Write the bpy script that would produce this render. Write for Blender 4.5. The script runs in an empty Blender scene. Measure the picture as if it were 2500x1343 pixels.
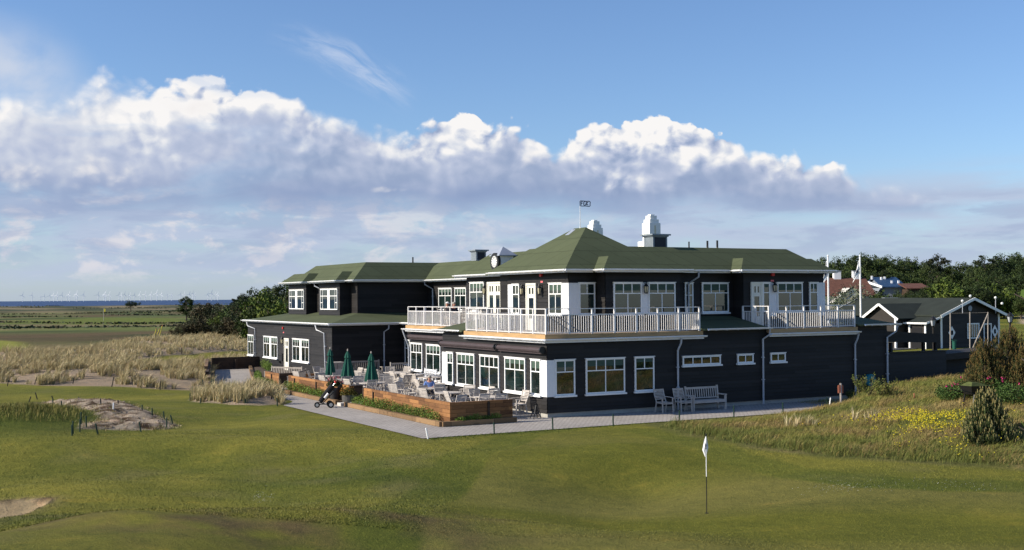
import bpy, math, random
from mathutils import Vector, Matrix, noise
S = bpy.context.scene
COL = S.collection
PI = math.pi
R = math.radians

# ---------------------------------------------------------------- camera
F_PX, PITCH, ROLL = 2891.22, 0.0189683, -0.00725688
cp, sp, cr, sr = math.cos(PITCH), math.sin(PITCH), math.cos(ROLL), math.sin(ROLL)
FW = Vector((0, cp, sp)); U0 = Vector((0, -sp, cp)); X0 = Vector((1, 0, 0))
XR = X0*cr + U0*sr; UR = -X0*sr + U0*cr
CAM = Vector((0, 0, 5.0))
cd = bpy.data.cameras.new('camera'); cam = bpy.data.objects.new('camera', cd); COL.objects.link(cam)
cam.matrix_world = Matrix(((XR.x, UR.x, -FW.x, CAM.x), (XR.y, UR.y, -FW.y, CAM.y), (XR.z, UR.z, -FW.z, CAM.z), (0, 0, 0, 1)))
cd.sensor_width = 36; cd.lens = F_PX/2500*36; cd.clip_start = 0.1; cd.clip_end = 60000
S.camera = cam

# ---------------------------------------------------------------- light
SUN_AZ, SUN_EL = R(258), R(29)          # the sun stands on the left, a little behind the camera
sd = bpy.data.lights.new('sun', 'SUN'); sd.energy = 5.0; sd.angle = R(0.5); sd.color = (1.0, 0.91, 0.76)
so = bpy.data.objects.new('sun', sd); COL.objects.link(so)
sdir = Vector((math.sin(SUN_AZ)*math.cos(SUN_EL), math.cos(SUN_AZ)*math.cos(SUN_EL), math.sin(SUN_EL)))
so.rotation_euler = sdir.to_track_quat('Z', 'Y').to_euler()
S.view_settings.view_transform = 'Standard'; S.view_settings.look = 'None'
S.view_settings.exposure = 0.45; S.view_settings.gamma = 1.0
S.view_settings.use_curve_mapping = False

# ---------------------------------------------------------------- node helper
class NT:
    def __init__(s, tree):
        s.t = tree; s.n = tree.nodes; s.l = tree.links
    def new(s, typ, **kw):
        nd = s.n.new(typ)
        for k, v in kw.items(): setattr(nd, k, v)
        return nd
    def put(s, sock, v):
        if v is None: return
        if hasattr(v, 'is_output') or hasattr(v, 'links'): s.l.new(v, sock)
        else:
            if hasattr(sock.default_value, '__len__') and not hasattr(v, '__len__'):
                v = [v]*len(sock.default_value)
            if hasattr(sock.default_value, '__len__') and len(sock.default_value) == 4 and len(v) == 3: v = (*v, 1)
            sock.default_value = v
    def m(s, op, a, b=None, c=None, clamp=False):
        nd = s.new('ShaderNodeMath', operation=op); nd.use_clamp = clamp
        for i, v in enumerate((a, b, c)):
            if v is not None: s.put(nd.inputs[i], v)
        return nd.outputs[0]
    def ss(s, x, e0, e1):
        nd = s.new('ShaderNodeMapRange', interpolation_type='SMOOTHSTEP')
        s.put(nd.inputs[0], x); s.put(nd.inputs[1], e0); s.put(nd.inputs[2], e1)
        return nd.outputs[0]
    def lin(s, x, e0, e1, a, b):
        nd = s.new('ShaderNodeMapRange'); s.put(nd.inputs[0], x)
        for i, v in enumerate((e0, e1, a, b)): s.put(nd.inputs[i+1], v)
        return nd.outputs[0]
    def noise(s, vec, scale, detail=4, rough=.5, dist=0, w=None):
        nd = s.new('ShaderNodeTexNoise'); nd.noise_dimensions = '3D'
        if vec is not None: s.put(nd.inputs['Vector'], vec)
        s.put(nd.inputs['Scale'], scale); s.put(nd.inputs['Detail'], detail)
        s.put(nd.inputs['Roughness'], rough); s.put(nd.inputs['Distortion'], dist)
        return nd.outputs['Fac']
    def mix(s, f, a, b, blend='MIX'):
        nd = s.new('ShaderNodeMix', data_type='RGBA', blend_type=blend)
        s.put(nd.inputs[0], f); s.put(nd.inputs[6], a); s.put(nd.inputs[7], b)
        return nd.outputs[2]
    def ramp(s, f, stops, interp='LINEAR'):
        nd = s.new('ShaderNodeValToRGB'); cr_ = nd.color_ramp; cr_.interpolation = interp
        while len(cr_.elements) < len(stops): cr_.elements.new(0.5)
        for e, (p, c) in zip(cr_.elements, stops):
            e.position = p; e.color = (c, c, c, 1) if not hasattr(c, '__len__') else (*c, 1)
        s.put(nd.inputs[0], f); return nd.outputs[0]
    def xyz(s, a, b, c):
        nd = s.new('ShaderNodeCombineXYZ')
        for i, v in enumerate((a, b, c)): s.put(nd.inputs[i], v)
        return nd.outputs[0]
    def sep(s, v):
        nd = s.new('ShaderNodeSeparateXYZ'); s.put(nd.inputs[0], v); return nd.outputs
    def scale(s, v, k):
        nd = s.new('ShaderNodeVectorMath', operation='MULTIPLY'); s.put(nd.inputs[0], v); s.put(nd.inputs[1], k)
        return nd.outputs[0]

# ---------------------------------------------------------------- world: sky and clouds
wld = bpy.data.worlds.new('World'); S.world = wld; wld.use_nodes = True
N = NT(wld.node_tree); N.n.clear()
wo = N.new('ShaderNodeOutputWorld')
sky = N.new('ShaderNodeTexSky', sky_type='NISHITA')
sky.sun_disc = False; sky.sun_elevation = SUN_EL; sky.sun_rotation = SUN_AZ
sky.air_density = 1.0; sky.dust_density = 0.4; sky.ozone_density = 2.2
bg = N.new('ShaderNodeBackground'); N.l.new(N.scale(sky.outputs[0], (.78, .91, 1.13)), bg.inputs[0]); bg.inputs[1].default_value = 0.097
tc = N.new('ShaderNodeTexCoord')
dx, dy, dz = N.sep(tc.outputs['Generated'])
az = N.m('ARCTAN2', dx, dy)
el = N.m('ARCSINE', dz)
fx = N.m('ADD', N.m('MULTIPLY', az, 1/1.0), 0.5)     # azimuth -0.5..0.5 rad -> 0..1
def AZ(px): return math.atan((px-1250)/2891)
def EL(px, y): return (735.3-.00726*px-y)/2891*math.cos(AZ(px))
def prof(pts):
    return [(AZ(px)+.5, EL(px, y)*4) for px, y in pts]
TOP = [(0, 236), (120, 232), (170, 206), (250, 190), (430, 204), (500, 192), (600, 178), (640, 186), (690, 214), (760, 262), (850, 290), (1000, 318),
       (1045, 285), (1100, 262), (1160, 266), (1190, 312), (1250, 290), (1310, 304), (1350, 352), (1395, 335), (1450, 300), (1510, 280),
       (1600, 288), (1790, 316), (1830, 374), (1950, 372), (2040, 396), (2090, 432), (2200, 452), (2350, 482), (2480, 505)]
BOT = [(-200, 470), (200, 484), (450, 490), (700, 506), (1000, 500), (1400, 502), (1800, 514), (2200, 508), (2400, 494), (2600, 500)]
elT = N.m('MULTIPLY', N.sep(N.ramp(fx, prof(TOP)))[0], .25)
elB = N.m('MULTIPLY', N.sep(N.ramp(fx, prof(BOT)))[0], .25)
def P_(da, de): return N.xyz(N.m('ADD', az, da), N.m('MULTIPLY', N.m('ADD', el, de), 1.2), 0.37)
def vor(vec, scale):
    nd = N.new('ShaderNodeTexVoronoi', feature='SMOOTH_F1'); nd.voronoi_dimensions = '2D'
    N.put(nd.inputs['Vector'], vec); nd.inputs['Scale'].default_value = scale
    nd.inputs['Smoothness'].default_value = .35
    return nd.outputs['Distance']
warp = N.noise(P_(0, 0), 30, 3, .5)
def bil(da, de):                                    # cauliflower height field
    v = P_(da, de)
    w = N.new('ShaderNodeVectorMath', operation='ADD'); N.put(w.inputs[0], v)
    N.put(w.inputs[1], N.xyz(N.m('MULTIPLY', warp, .022), N.m('MULTIPLY', warp, -.016), 0))
    v = w.outputs[0]
    h = N.m('MULTIPLY', vor(v, 20), -.60)
    h = N.m('SUBTRACT', h, N.m('MULTIPLY', vor(v, 46), .30))
    h = N.m('SUBTRACT', h, N.m('MULTIPLY', vor(v, 105), .20))
    return N.m('SUBTRACT', h, N.m('MULTIPLY', N.noise(v, 110, 6, .68), .26))
P = P_(0, 0)
n1 = N.noise(P, 14, 7, .55, .2)
h1 = bil(0, 0); h2 = bil(-.0062, .0068)
nbig = N.noise(P, 9, 3, .5, 0)
nsoft = N.noise(P, 17, 3, .5, .2)
WH = [(-200, .2), (0, .22), (180, .25), (320, .35), (400, .8), (520, .95), (660, .9), (730, .5), (800, .32), (930, .42), (1030, .8), (1100, 1), (1175, 1), (1200, .8), (1320, .85),
      (1355, .45), (1390, .85), (1500, 1), (1780, 1), (1835, .55), (1880, .8), (2050, .85), (2095, .45), (2200, .3), (2400, .15)]
wh = N.sep(N.ramp(fx, [(AZ(p)+.5, v) for p, v in WH]))[0]
edge = N.m('SUBTRACT', elT, el)
edgeN = N.m('ADD', edge, N.m('ADD', N.m('MULTIPLY', N.m('ADD', h1, .48), .036), N.m('MULTIPLY', N.m('SUBTRACT', n1, .5), .012)))
dens = N.ss(edgeN, N.m('MULTIPLY', N.m('SUBTRACT', 1, wh), -.006), N.m('ADD', .0024, N.m('MULTIPLY', N.m('SUBTRACT', 1, wh), .022)))
botN = N.m('ADD', N.m('SUBTRACT', el, elB), N.m('MULTIPLY', N.m('SUBTRACT', nbig, .5), .030))
dens = N.m('MULTIPLY', dens, N.ss(botN, N.m('SUBTRACT', -.010, N.m('MULTIPLY', N.ss(az, -.1, -.4), .02)), .016))
thin = N.noise(N.xyz(N.m('MULTIPLY', az, .7), N.m('MULTIPLY', el, 2.0), 3.3), 10, 6, .55, .5)
dens = N.m('MULTIPLY', dens, N.m('SUBTRACT', 1, N.m('MULTIPLY', N.m('MULTIPLY', N.ss(thin, .50, .36), N.ss(az, -.12, -.36)), .55)))
dens = N.m('MULTIPLY', dens, N.ss(az, .43, .33))
front = N.ss(N.m('ABSOLUTE', az), 1.05, .55)          # the cloud field lies over the sea; the sky inland is clear
dens = N.m('MULTIPLY', dens, front)
hgt = N.m('DIVIDE', N.m('SUBTRACT', el, elB), N.m('MAXIMUM', N.m('SUBTRACT', elT, elB), .01))
lit = N.m('MULTIPLY', N.m('SUBTRACT', h1, h2), 3.0)
low = N.m('ADD', hgt, N.m('MULTIPLY', N.m('SUBTRACT', nsoft, .5), 1.6))
zone = N.m('MULTIPLY', N.ss(low, .42, .98), wh)
hot = N.m('ADD', N.m('MULTIPLY', zone, .62), N.m('MULTIPLY', lit, N.m('ADD', .16, N.m('MULTIPLY', zone, .84))))
hot = N.m('ADD', hot, N.m('ADD', .27, N.m('MULTIPLY', N.ss(edgeN, .035, .0), .14)))
hot = N.m('ADD', hot, N.m('MULTIPLY', N.m('SUBTRACT', N.noise(P, 7, 3, .5), .5), .45))
hot = N.m('ADD', hot, N.m('MULTIPLY', N.ss(az, -.08, -.36), .24), clamp=True)
bank = N.ramp(hot, [(0, (.27, .35, .54)), (.2, (.34, .42, .60)), (.42, (.49, .55, .71)), (.66, (.72, .75, .82)), (.9, (.95, .93, .92))])
bank = N.mix(N.ss(N.m('ADD', hgt, N.m('MULTIPLY', N.m('SUBTRACT', nsoft, .5), .5)), .42, -.05), bank, (.27, .355, .56))
# separate sunlit puffs and streaks inside and under the bank
for (cx_, cy_, rx_, ry_, k_) in ((270, 412, 95, 52, .95), (75, 432, 70, 40, .8), (215, 462, 60, 26, .7), (650, 437, 175, 17, .75), (930, 464, 90, 10, .7), (560, 516, 45, 10, .6), (480, 255, 150, 34, .85), (1300, 380, 40, 36, .7)):
    ex = N.m('DIVIDE', N.m('SUBTRACT', az, AZ(cx_)), rx_/2891); ey = N.m('DIVIDE', N.m('SUBTRACT', el, EL(cx_, cy_)), ry_/2891)
    rr = N.m('ADD', N.m('MULTIPLY', ex, ex), N.m('MULTIPLY', ey, ey))
    pf_ = N.m('ADD', N.m('SUBTRACT', 1, rr), N.m('ADD', N.m('MULTIPLY', N.m('ADD', h1, .48), 2.6), N.m('MULTIPLY', N.m('SUBTRACT', n1, .5), 2.2)))
    bank = N.mix(N.m('MULTIPLY', N.ss(pf_, .15, 1.5), N.m('MULTIPLY', N.m('ADD', .55, N.m('MULTIPLY', lit, .5)), k_), clamp=True), bank, (.90, .87, .86))
# low pale streaks and small puffs under the bank
PS = N.xyz(N.m('MULTIPLY', az, .55), N.m('MULTIPLY', el, 3.2), 1.7)
st = N.noise(PS, 14, 6, .55, .4)
veil = N.m('MULTIPLY', N.ss(st, .28, .62), .9)
veil = N.m('MULTIPLY', veil, N.ss(el, .115, .075))
veil = N.m('MULTIPLY', N.m('MULTIPLY', veil, front), N.ss(el, -.01, .03))
pf = N.noise(N.xyz(az, N.m('MULTIPLY', el, 1.9), 5.2), 27, 6, .58, .3)
puff = N.m('MULTIPLY', N.ss(pf, .47, .62), N.ss(az, .20, -.22))
puff = N.m('MULTIPLY', puff, N.m('MULTIPLY', N.ss(el, .105, .07), N.ss(el, .008, .03)))
# high veil on the far left and the thin cirrus streak
hv = N.m('MULTIPLY', N.ss(N.m('ADD', az, N.m('MULTIPLY', N.m('SUBTRACT', el, .17), .75)), -.315, -.40), N.m('MULTIPLY', N.ss(el, .232, .19), N.ss(el, .10, .15)))
hv = N.m('MULTIPLY', N.m('MULTIPLY', hv, front), N.ss(N.noise(P, 12, 5, .5, .3), .22, .50))
ax0, ay0, ax1, ay1 = AZ(660), EL(660, 98), AZ(1000), EL(1000, 262)
L_ = math.hypot(ax1-ax0, ay1-ay0); ux, uy = (ax1-ax0)/L_, (ay1-ay0)/L_
along = N.m('ADD', N.m('MULTIPLY', N.m('SUBTRACT', az, ax0), ux), N.m('MULTIPLY', N.m('SUBTRACT', el, ay0), uy))
across = N.m('ADD', N.m('MULTIPLY', N.m('SUBTRACT', az, ax0), -uy), N.m('MULTIPLY', N.m('SUBTRACT', el, ay0), ux))
across = N.m('ADD', across, N.m('MULTIPLY', N.m('SUBTRACT', nbig, .5), .035))
across = N.m('SUBTRACT', across, N.m('MULTIPLY', N.m('SINE', N.m('MULTIPLY', along, 22)), .007))
cirn = N.noise(N.xyz(N.m('MULTIPLY', along, .8), N.m('MULTIPLY', across, 3.5), 9.1), 40, 5, .6, .5)
cir = N.m('MULTIPLY', N.ss(N.m('ABSOLUTE', across), .020, .0), N.m('MULTIPLY', N.ss(along, -.01, .06), N.ss(along, L_+.01, L_-.03)))
cir = N.m('MULTIPLY', cir, N.ss(cirn, .30, .78))
# pale haze band toward the horizon (the real sky is milky there)
hz = N.m('MULTIPLY', N.ss(el, .13, -.01), N.m('ADD', .08, N.m('MULTIPLY', front, .37)))
def bgc(col, strength=.732):
    b = N.new('ShaderNodeBackground'); N.put(b.inputs[0], col); b.inputs[1].default_value = strength; return b.outputs[0]
def mixs(f, a, b):
    nd = N.new('ShaderNodeMixShader'); N.put(nd.inputs[0], f); N.l.new(a, nd.inputs[1]); N.l.new(b, nd.inputs[2]); return nd.outputs[0]
sh = mixs(hz, bg.outputs[0], bgc((.43, .55, .76)))
sh = mixs(N.m('MULTIPLY', cir, .62), sh, bgc((.62, .70, .86)))
sh = mixs(N.m('MULTIPLY', hv, .9), sh, bgc((.62, .68, .80)))
sh = mixs(veil, sh, bgc((.49, .565, .73)))
sh = mixs(N.m('MULTIPLY', puff, .85), sh, bgc((.74, .73, .78)))
low2 = N.noise(N.xyz(N.m('MULTIPLY', az, .8), N.m('MULTIPLY', el, 3.6), 8.8), 16, 7, .6, .3)
low2 = N.m('MULTIPLY', N.m('MULTIPLY', N.ss(low2, .44, .60), front), N.m('MULTIPLY', N.ss(el, .088, .072), N.ss(el, .012, .05)))
sh = mixs(N.m('MULTIPLY', low2, .55), sh, bgc((.36, .44, .63)))
sh = mixs(dens, sh, bgc(bank))
N.l.new(sh, wo.inputs[0])
wld.cycles.sampling_method = 'MANUAL'; wld.cycles.sample_map_resolution = 512

# ---------------------------------------------------------------- materials
MAT = {}
def mat(name, col=(.5, .5, .5), rough=.7, spec=.3, metal=0, fn=None, bump=None):
    m = bpy.data.materials.new(name); m.use_nodes = True
    T = NT(m.node_tree); b = T.n['Principled BSDF']
    T.put(b.inputs['Base Color'], col); b.inputs['Roughness'].default_value = rough
    b.inputs['Specular IOR Level'].default_value = spec; b.inputs['Metallic'].default_value = metal
    if fn: fn(T, b)
    MAT[name] = m; return m
def bump(T, b, h, dist=.01, strength=1):
    nd = T.new('ShaderNodeBump'); nd.inputs['Strength'].default_value = strength; nd.inputs['Distance'].default_value = dist
    T.put(nd.inputs['Height'], h); T.l.new(nd.outputs[0], b.inputs['Normal'])
def oc(T): return T.new('ShaderNodeTexCoord').outputs['Object']
def varied(col, amt=.15, scale=3.0, scale2=40.0, stretch=(1, 1, 1)):
    def f(T, b):
        v = T.scale(oc(T), stretch)
        n = T.noise(v, scale, 4, .6); n2 = T.noise(v, scale2, 3, .6)
        k = T.m('ADD', T.lin(n, .3, .7, 1-amt, 1+amt), T.m('MULTIPLY', T.m('SUBTRACT', n2, .5), amt*1.6))
        T.put(b.inputs['Base Color'], T.scale(T.xyz(*col), T.xyz(k, k, k)))
    return f
def f_clad(T, b):
    v = oc(T); x, y, z = T.sep(v)
    board = T.m('FLOOR', T.m('DIVIDE', z, .165))
    run = T.m('FLOOR', T.m('DIVIDE', T.m('ADD', T.m('ADD', x, y), T.m('MULTIPLY', board, 1.73)), 3.9))
    wn = T.new('ShaderNodeTexWhiteNoise', noise_dimensions='2D'); T.put(wn.inputs['Vector'], T.xyz(board, run, 0))
    n = T.noise(T.scale(v, (1, 1, 7)), 2.2, 5, .6)
    k = T.m('ADD', T.lin(wn.outputs[0], 0, 1, .74, 1.24), T.m('MULTIPLY', T.m('SUBTRACT', n, .5), .34))
    T.put(b.inputs['Base Color'], T.scale(T.xyz(.0225, .0205, .0200), T.xyz(k, k, k)))
    bump(T, b, T.noise(T.scale(v, (1, 1, 14)), 9, 3), .004, .5)
mat('clad', fn=f_clad, rough=.55, spec=.16)
mat('clad_worn', fn=varied((.032, .028, .025), .22, 2, 30, (1, 1, 9)), rough=.8)
def f_roof(T, b):
    v = oc(T); x, y, z = T.sep(v)
    n = T.noise(v, .55, 4, .6); n2 = T.noise(v, 60, 3, .7); n3 = T.noise(T.scale(v, (1, 1, .3)), 5, 3, .6)
    # felt lengths: thin lap joints running across the slope and slightly different sheets
    lap = T.m('FLOOR', T.m('MULTIPLY', z, 1.55))
    sheet = T.m('FLOOR', T.m('ADD', T.m('DIVIDE', T.m('ADD', x, T.m('MULTIPLY', y, .93)), 1.15), T.m('MULTIPLY', lap, .37)))
    wn = T.new('ShaderNodeTexWhiteNoise', noise_dimensions='2D'); T.put(wn.inputs['Vector'], T.xyz(sheet, lap, 0))
    fr = T.m('FRACT', T.m('ADD', T.m('DIVIDE', T.m('ADD', x, T.m('MULTIPLY', y, .93)), 1.15), T.m('MULTIPLY', lap, .37)))
    seam = T.m('ADD', T.ss(fr, .05, .01), T.ss(T.m('FRACT', T.m('MULTIPLY', z, 1.55)), .06, .01), clamp=True)
    k = T.m('ADD', T.lin(n, .3, .7, .95, 1.05), T.m('MULTIPLY', T.m('SUBTRACT', n2, .5), .34))
    k = T.m('ADD', k, T.m('MULTIPLY', T.m('SUBTRACT', wn.outputs[0], .5), .10))
    k = T.m('ADD', k, T.m('MULTIPLY', T.m('SUBTRACT', n3, .5), .16))
    k = T.m('MULTIPLY', k, T.m('SUBTRACT', 1, T.m('MULTIPLY', seam, .40)))
    T.put(b.inputs['Base Color'], T.scale(T.xyz(.076, .090, .049), T.xyz(k, k, k)))
    bump(T, b, n2, .01, .35)
mat('roof_felt', fn=f_roof, rough=.9, spec=.15)
mat('roof_dark', fn=varied((.030, .036, .030), .12, 1, 40), rough=.9, spec=.15)
mat('white_paint', fn=varied((.80, .80, .79), .03, 2, 20), rough=.5, spec=.35)
mat('white_board', fn=varied((.74, .74, .75), .04, 2, 20), rough=.6)
mat('door_white', fn=varied((.72, .70, .62), .03, 2, 20), rough=.45)
mat('rail_white', fn=varied((.72, .70, .69), .04, 2, 25), rough=.45)
mat('gutter_white', fn=varied((.70, .71, .73), .06, 1.5, 14), rough=.35, spec=.5)
mat('galvanised', fn=varied((.42, .44, .48), .08, 2, 18), rough=.4, spec=.5)
def f_glass(T, b):
    v = oc(T)
    n = T.noise(T.scale(v, (1, 1, .8)), 1.3, 4, .6)
    T.put(b.inputs['Base Color'], T.mix(T.ss(n, .42, .62), (.005, .010, .010), (.014, .028, .026)))
    bump(T, b, T.noise(v, .9, 2), .02, .10)
    b.inputs['IOR'].default_value = 1.75
mat('pane_glass', fn=f_glass, rough=.02, spec=.6)
mat('blind', (.05, .085, .065), .8)
mat('lamp_glass', (.55, .50, .34), .15, .6)
mat('black_metal', fn=varied((.012, .012, .013), .2, 6, 40), rough=.45, spec=.4)
mat('dark_awning', fn=varied((.055, .040, .043), .12, 3, 30), rough=.6)
mat('red_plastic', (.55, .03, .03), .4)
mat('pink_sign', (.75, .16, .18), .5)
def planks(c0, c1, ph, pl, axis_mix=1.0):
    def f(T, b):
        v = oc(T); x, y, z = T.sep(v)
        row = T.m('FLOOR', T.m('DIVIDE', z, ph))
        u = T.m('ADD', T.m('DIVIDE', T.m('ADD', x, y), pl), T.m('MULTIPLY', row, .618))
        cellx = T.m('FLOOR', u)
        wn = T.new('ShaderNodeTexWhiteNoise', noise_dimensions='2D'); T.put(wn.inputs['Vector'], T.xyz(cellx, row, 0))
        gap = T.m('ADD', T.ss(T.m('FRACT', T.m('DIVIDE', z, ph)), .10, .0), T.ss(T.m('FRACT', u), .018, 0), clamp=True)
        grain = T.noise(T.scale(v, (2, 2, 26)), 3, 5, .65)
        blot = T.noise(v, 3.1, 3, .6)
        col = T.mix(T.m('ADD', T.m('MULTIPLY', wn.outputs[0], .75), T.m('MULTIPLY', T.m('SUBTRACT', grain, .4), .9), clamp=True), c0, c1)
        col = T.mix(T.m('MULTIPLY', T.ss(blot, .55, .78), .55), col, tuple(q*.35 for q in c0))
        col = T.mix(T.m('MULTIPLY', gap, .85), col, (.012, .008, .005))
        T.put(b.inputs['Base Color'], col)
        bump(T, b, T.m('SUBTRACT', grain, T.m('MULTIPLY', gap, 1.5)), .012, .6)
    return f
mat('plank_wood', fn=planks((.090, .038, .015), (.40, .19, .068), .155, .95), rough=.75)
mat('sleeper', fn=planks((.10, .060, .030), (.29, .180, .090), .23, 1.9), rough=.8)
mat('dark_timber', fn=planks((.035, .022, .015), (.075, .045, .028), .155, 1.4), rough=.8)
mat('new_beam', fn=varied((.42, .265, .125), .18, 1.6, 14, (1, 1, 5)), rough=.7)
mat('deck_board', fn=varied((.30, .24, .19), .15, 2, 20), rough=.8)
mat('concrete', fn=varied((.36, .345, .31), .12, 2.5, 35), rough=.9)
mat('light_step', fn=varied((.50, .46, .42), .08, 3, 30), rough=.9)
def f_pav(T, b):
    v = oc(T)
    br = T.new('ShaderNodeTexBrick'); T.put(br.inputs['Vector'], v)
    br.offset = .5
    for k, q in (('Scale', 1.0), ('Mortar Size', .012), ('Brick Width', .21), ('Row Height', .14), ('Mortar Smooth', .3), ('Bias', 0)): br.inputs[k].default_value = q
    br.inputs['Color1'].default_value = (.33, .30, .27, 1); br.inputs['Color2'].default_value = (.41, .375, .34, 1)
    br.inputs['Mortar'].default_value = (.17, .15, .14, 1)
    n = T.noise(v, .35, 5, .6); n2 = T.noise(v, 7, 4, .6)
    k = T.m('ADD', T.lin(n, .3, .7, .86, 1.1), T.m('MULTIPLY', T.m('SUBTRACT', n2, .5), .25))
    T.put(b.inputs['Base Color'], T.scale(br.outputs[0], T.xyz(k, k, k)))
    bump(T, b, br.outputs['Fac'], -.004, .6)
mat('paving', fn=f_pav, rough=.88)
mat('teak', fn=varied((.47, .425, .385), .14, 5, 60), rough=.8)
mat('teak_dark', fn=varied((.30, .265, .235), .15, 5, 60), rough=.85)
mat('green_canvas', fn=varied((.012, .085, .062), .15, 5, 60), rough=.85)
mat('stake_green', (.010, .035, .022), .6)
mat('stake_black', (.012, .013, .014), .7)
mat('asphalt', fn=varied((.05, .052, .056), .1, 1, 30), rough=.9)
def f_vcol(rough=.8, trans=0):
    def f(T, b):
        a = T.new('ShaderNodeVertexColor'); a.layer_name = 'Col'
        T.put(b.inputs['Base Color'], a.outputs[0])
        if trans:
            b.inputs['Subsurface Weight'].default_value = 0
    return f
mat('leaf', fn=f_vcol(), rough=.65, spec=.18)
mat('bark', fn=varied((.085, .065, .05), .25, 4, 30, (1, 1, .3)), rough=.95)
mat('soil', fn=varied((.07, .05, .035), .3, 5, 40), rough=1)
mat('skin', (.52, .27, .19), .55); mat('hair_grey', (.36, .33, .29), .8)
mat('blue_knit', fn=varied((.13, .21, .46), .08, 9, 60), rough=.9)
mat('navy_cloth', (.016, .024, .06), .9); mat('black_cloth', (.012, .012, .014), .9)
mat('denim', (.07, .09, .15), .9); mat('cap_white', (.78, .77, .74), .8); mat('cap_navy', (.02, .03, .12), .8)
mat('shirt_white', (.7, .68, .66), .85); mat('eye_dark', (.02, .015, .015), .3); mat('lip', (.34, .11, .10), .5)
mat('cloth_white', fn=varied((.82, .82, .82), .03, 3, 30), rough=.85)
mat('ink', (.04, .045, .07), .8)
mat('flag_navy', (.012, .016, .05), .5)
mat('zinc', fn=varied((.27, .30, .36), .08, 3, 25), rough=.5, spec=.5)
mat('grey_blue_paint', fn=varied((.20, .235, .265), .06, 3, 25), rough=.6)
mat('louvre_dark', (.018, .022, .032), .6)
mat('clock_face', (.75, .75, .73), .5)
mat('chimney_white', fn=varied((.78, .77, .73), .04, 3, 30), rough=.8)
mat('chimney_niche', (.62, .56, .40), .8)
mat('pot_dark', fn=varied((.035, .035, .036), .2, 6, 40), rough=.6)
mat('barrel', fn=varied((.075, .072, .068), .3, 8, 40, (6, 6, 1)), rough=.8)
mat('brick_tile', fn=varied((.115, .050, .034), .25, 2, 20), rough=.9)
mat('blue_tile', fn=varied((.022, .055, .12), .12, 2, 20), rough=.6)
mat('pale_wall', fn=varied((.55, .53, .49), .05, 2, 20), rough=.8)
mat('grey_wall', fn=varied((.20, .22, .25), .1, 2, 20, (9, 9, 1)), rough=.8)
mat('maroon_wall', (.07, .018, .022), .8)
mat('turbine_grey', (.74, .76, .80), .8)
mat('hose_teal', (.010, .17, .22), .5)
mat('sign_red', (.40, .14, .085), .7)
mat('yellow_cloth', (.6, .5, .06), .8)
mat('chrome', (.55, .56, .58), .25, .6, 1.0); mat('rubber', (.012, .012, .012), .8); mat('orange_plastic', (.75, .13, .03), .5)
mat('grass_heap', fn=varied((.07, .085, .025), .3, 10, 60), rough=1)

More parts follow.
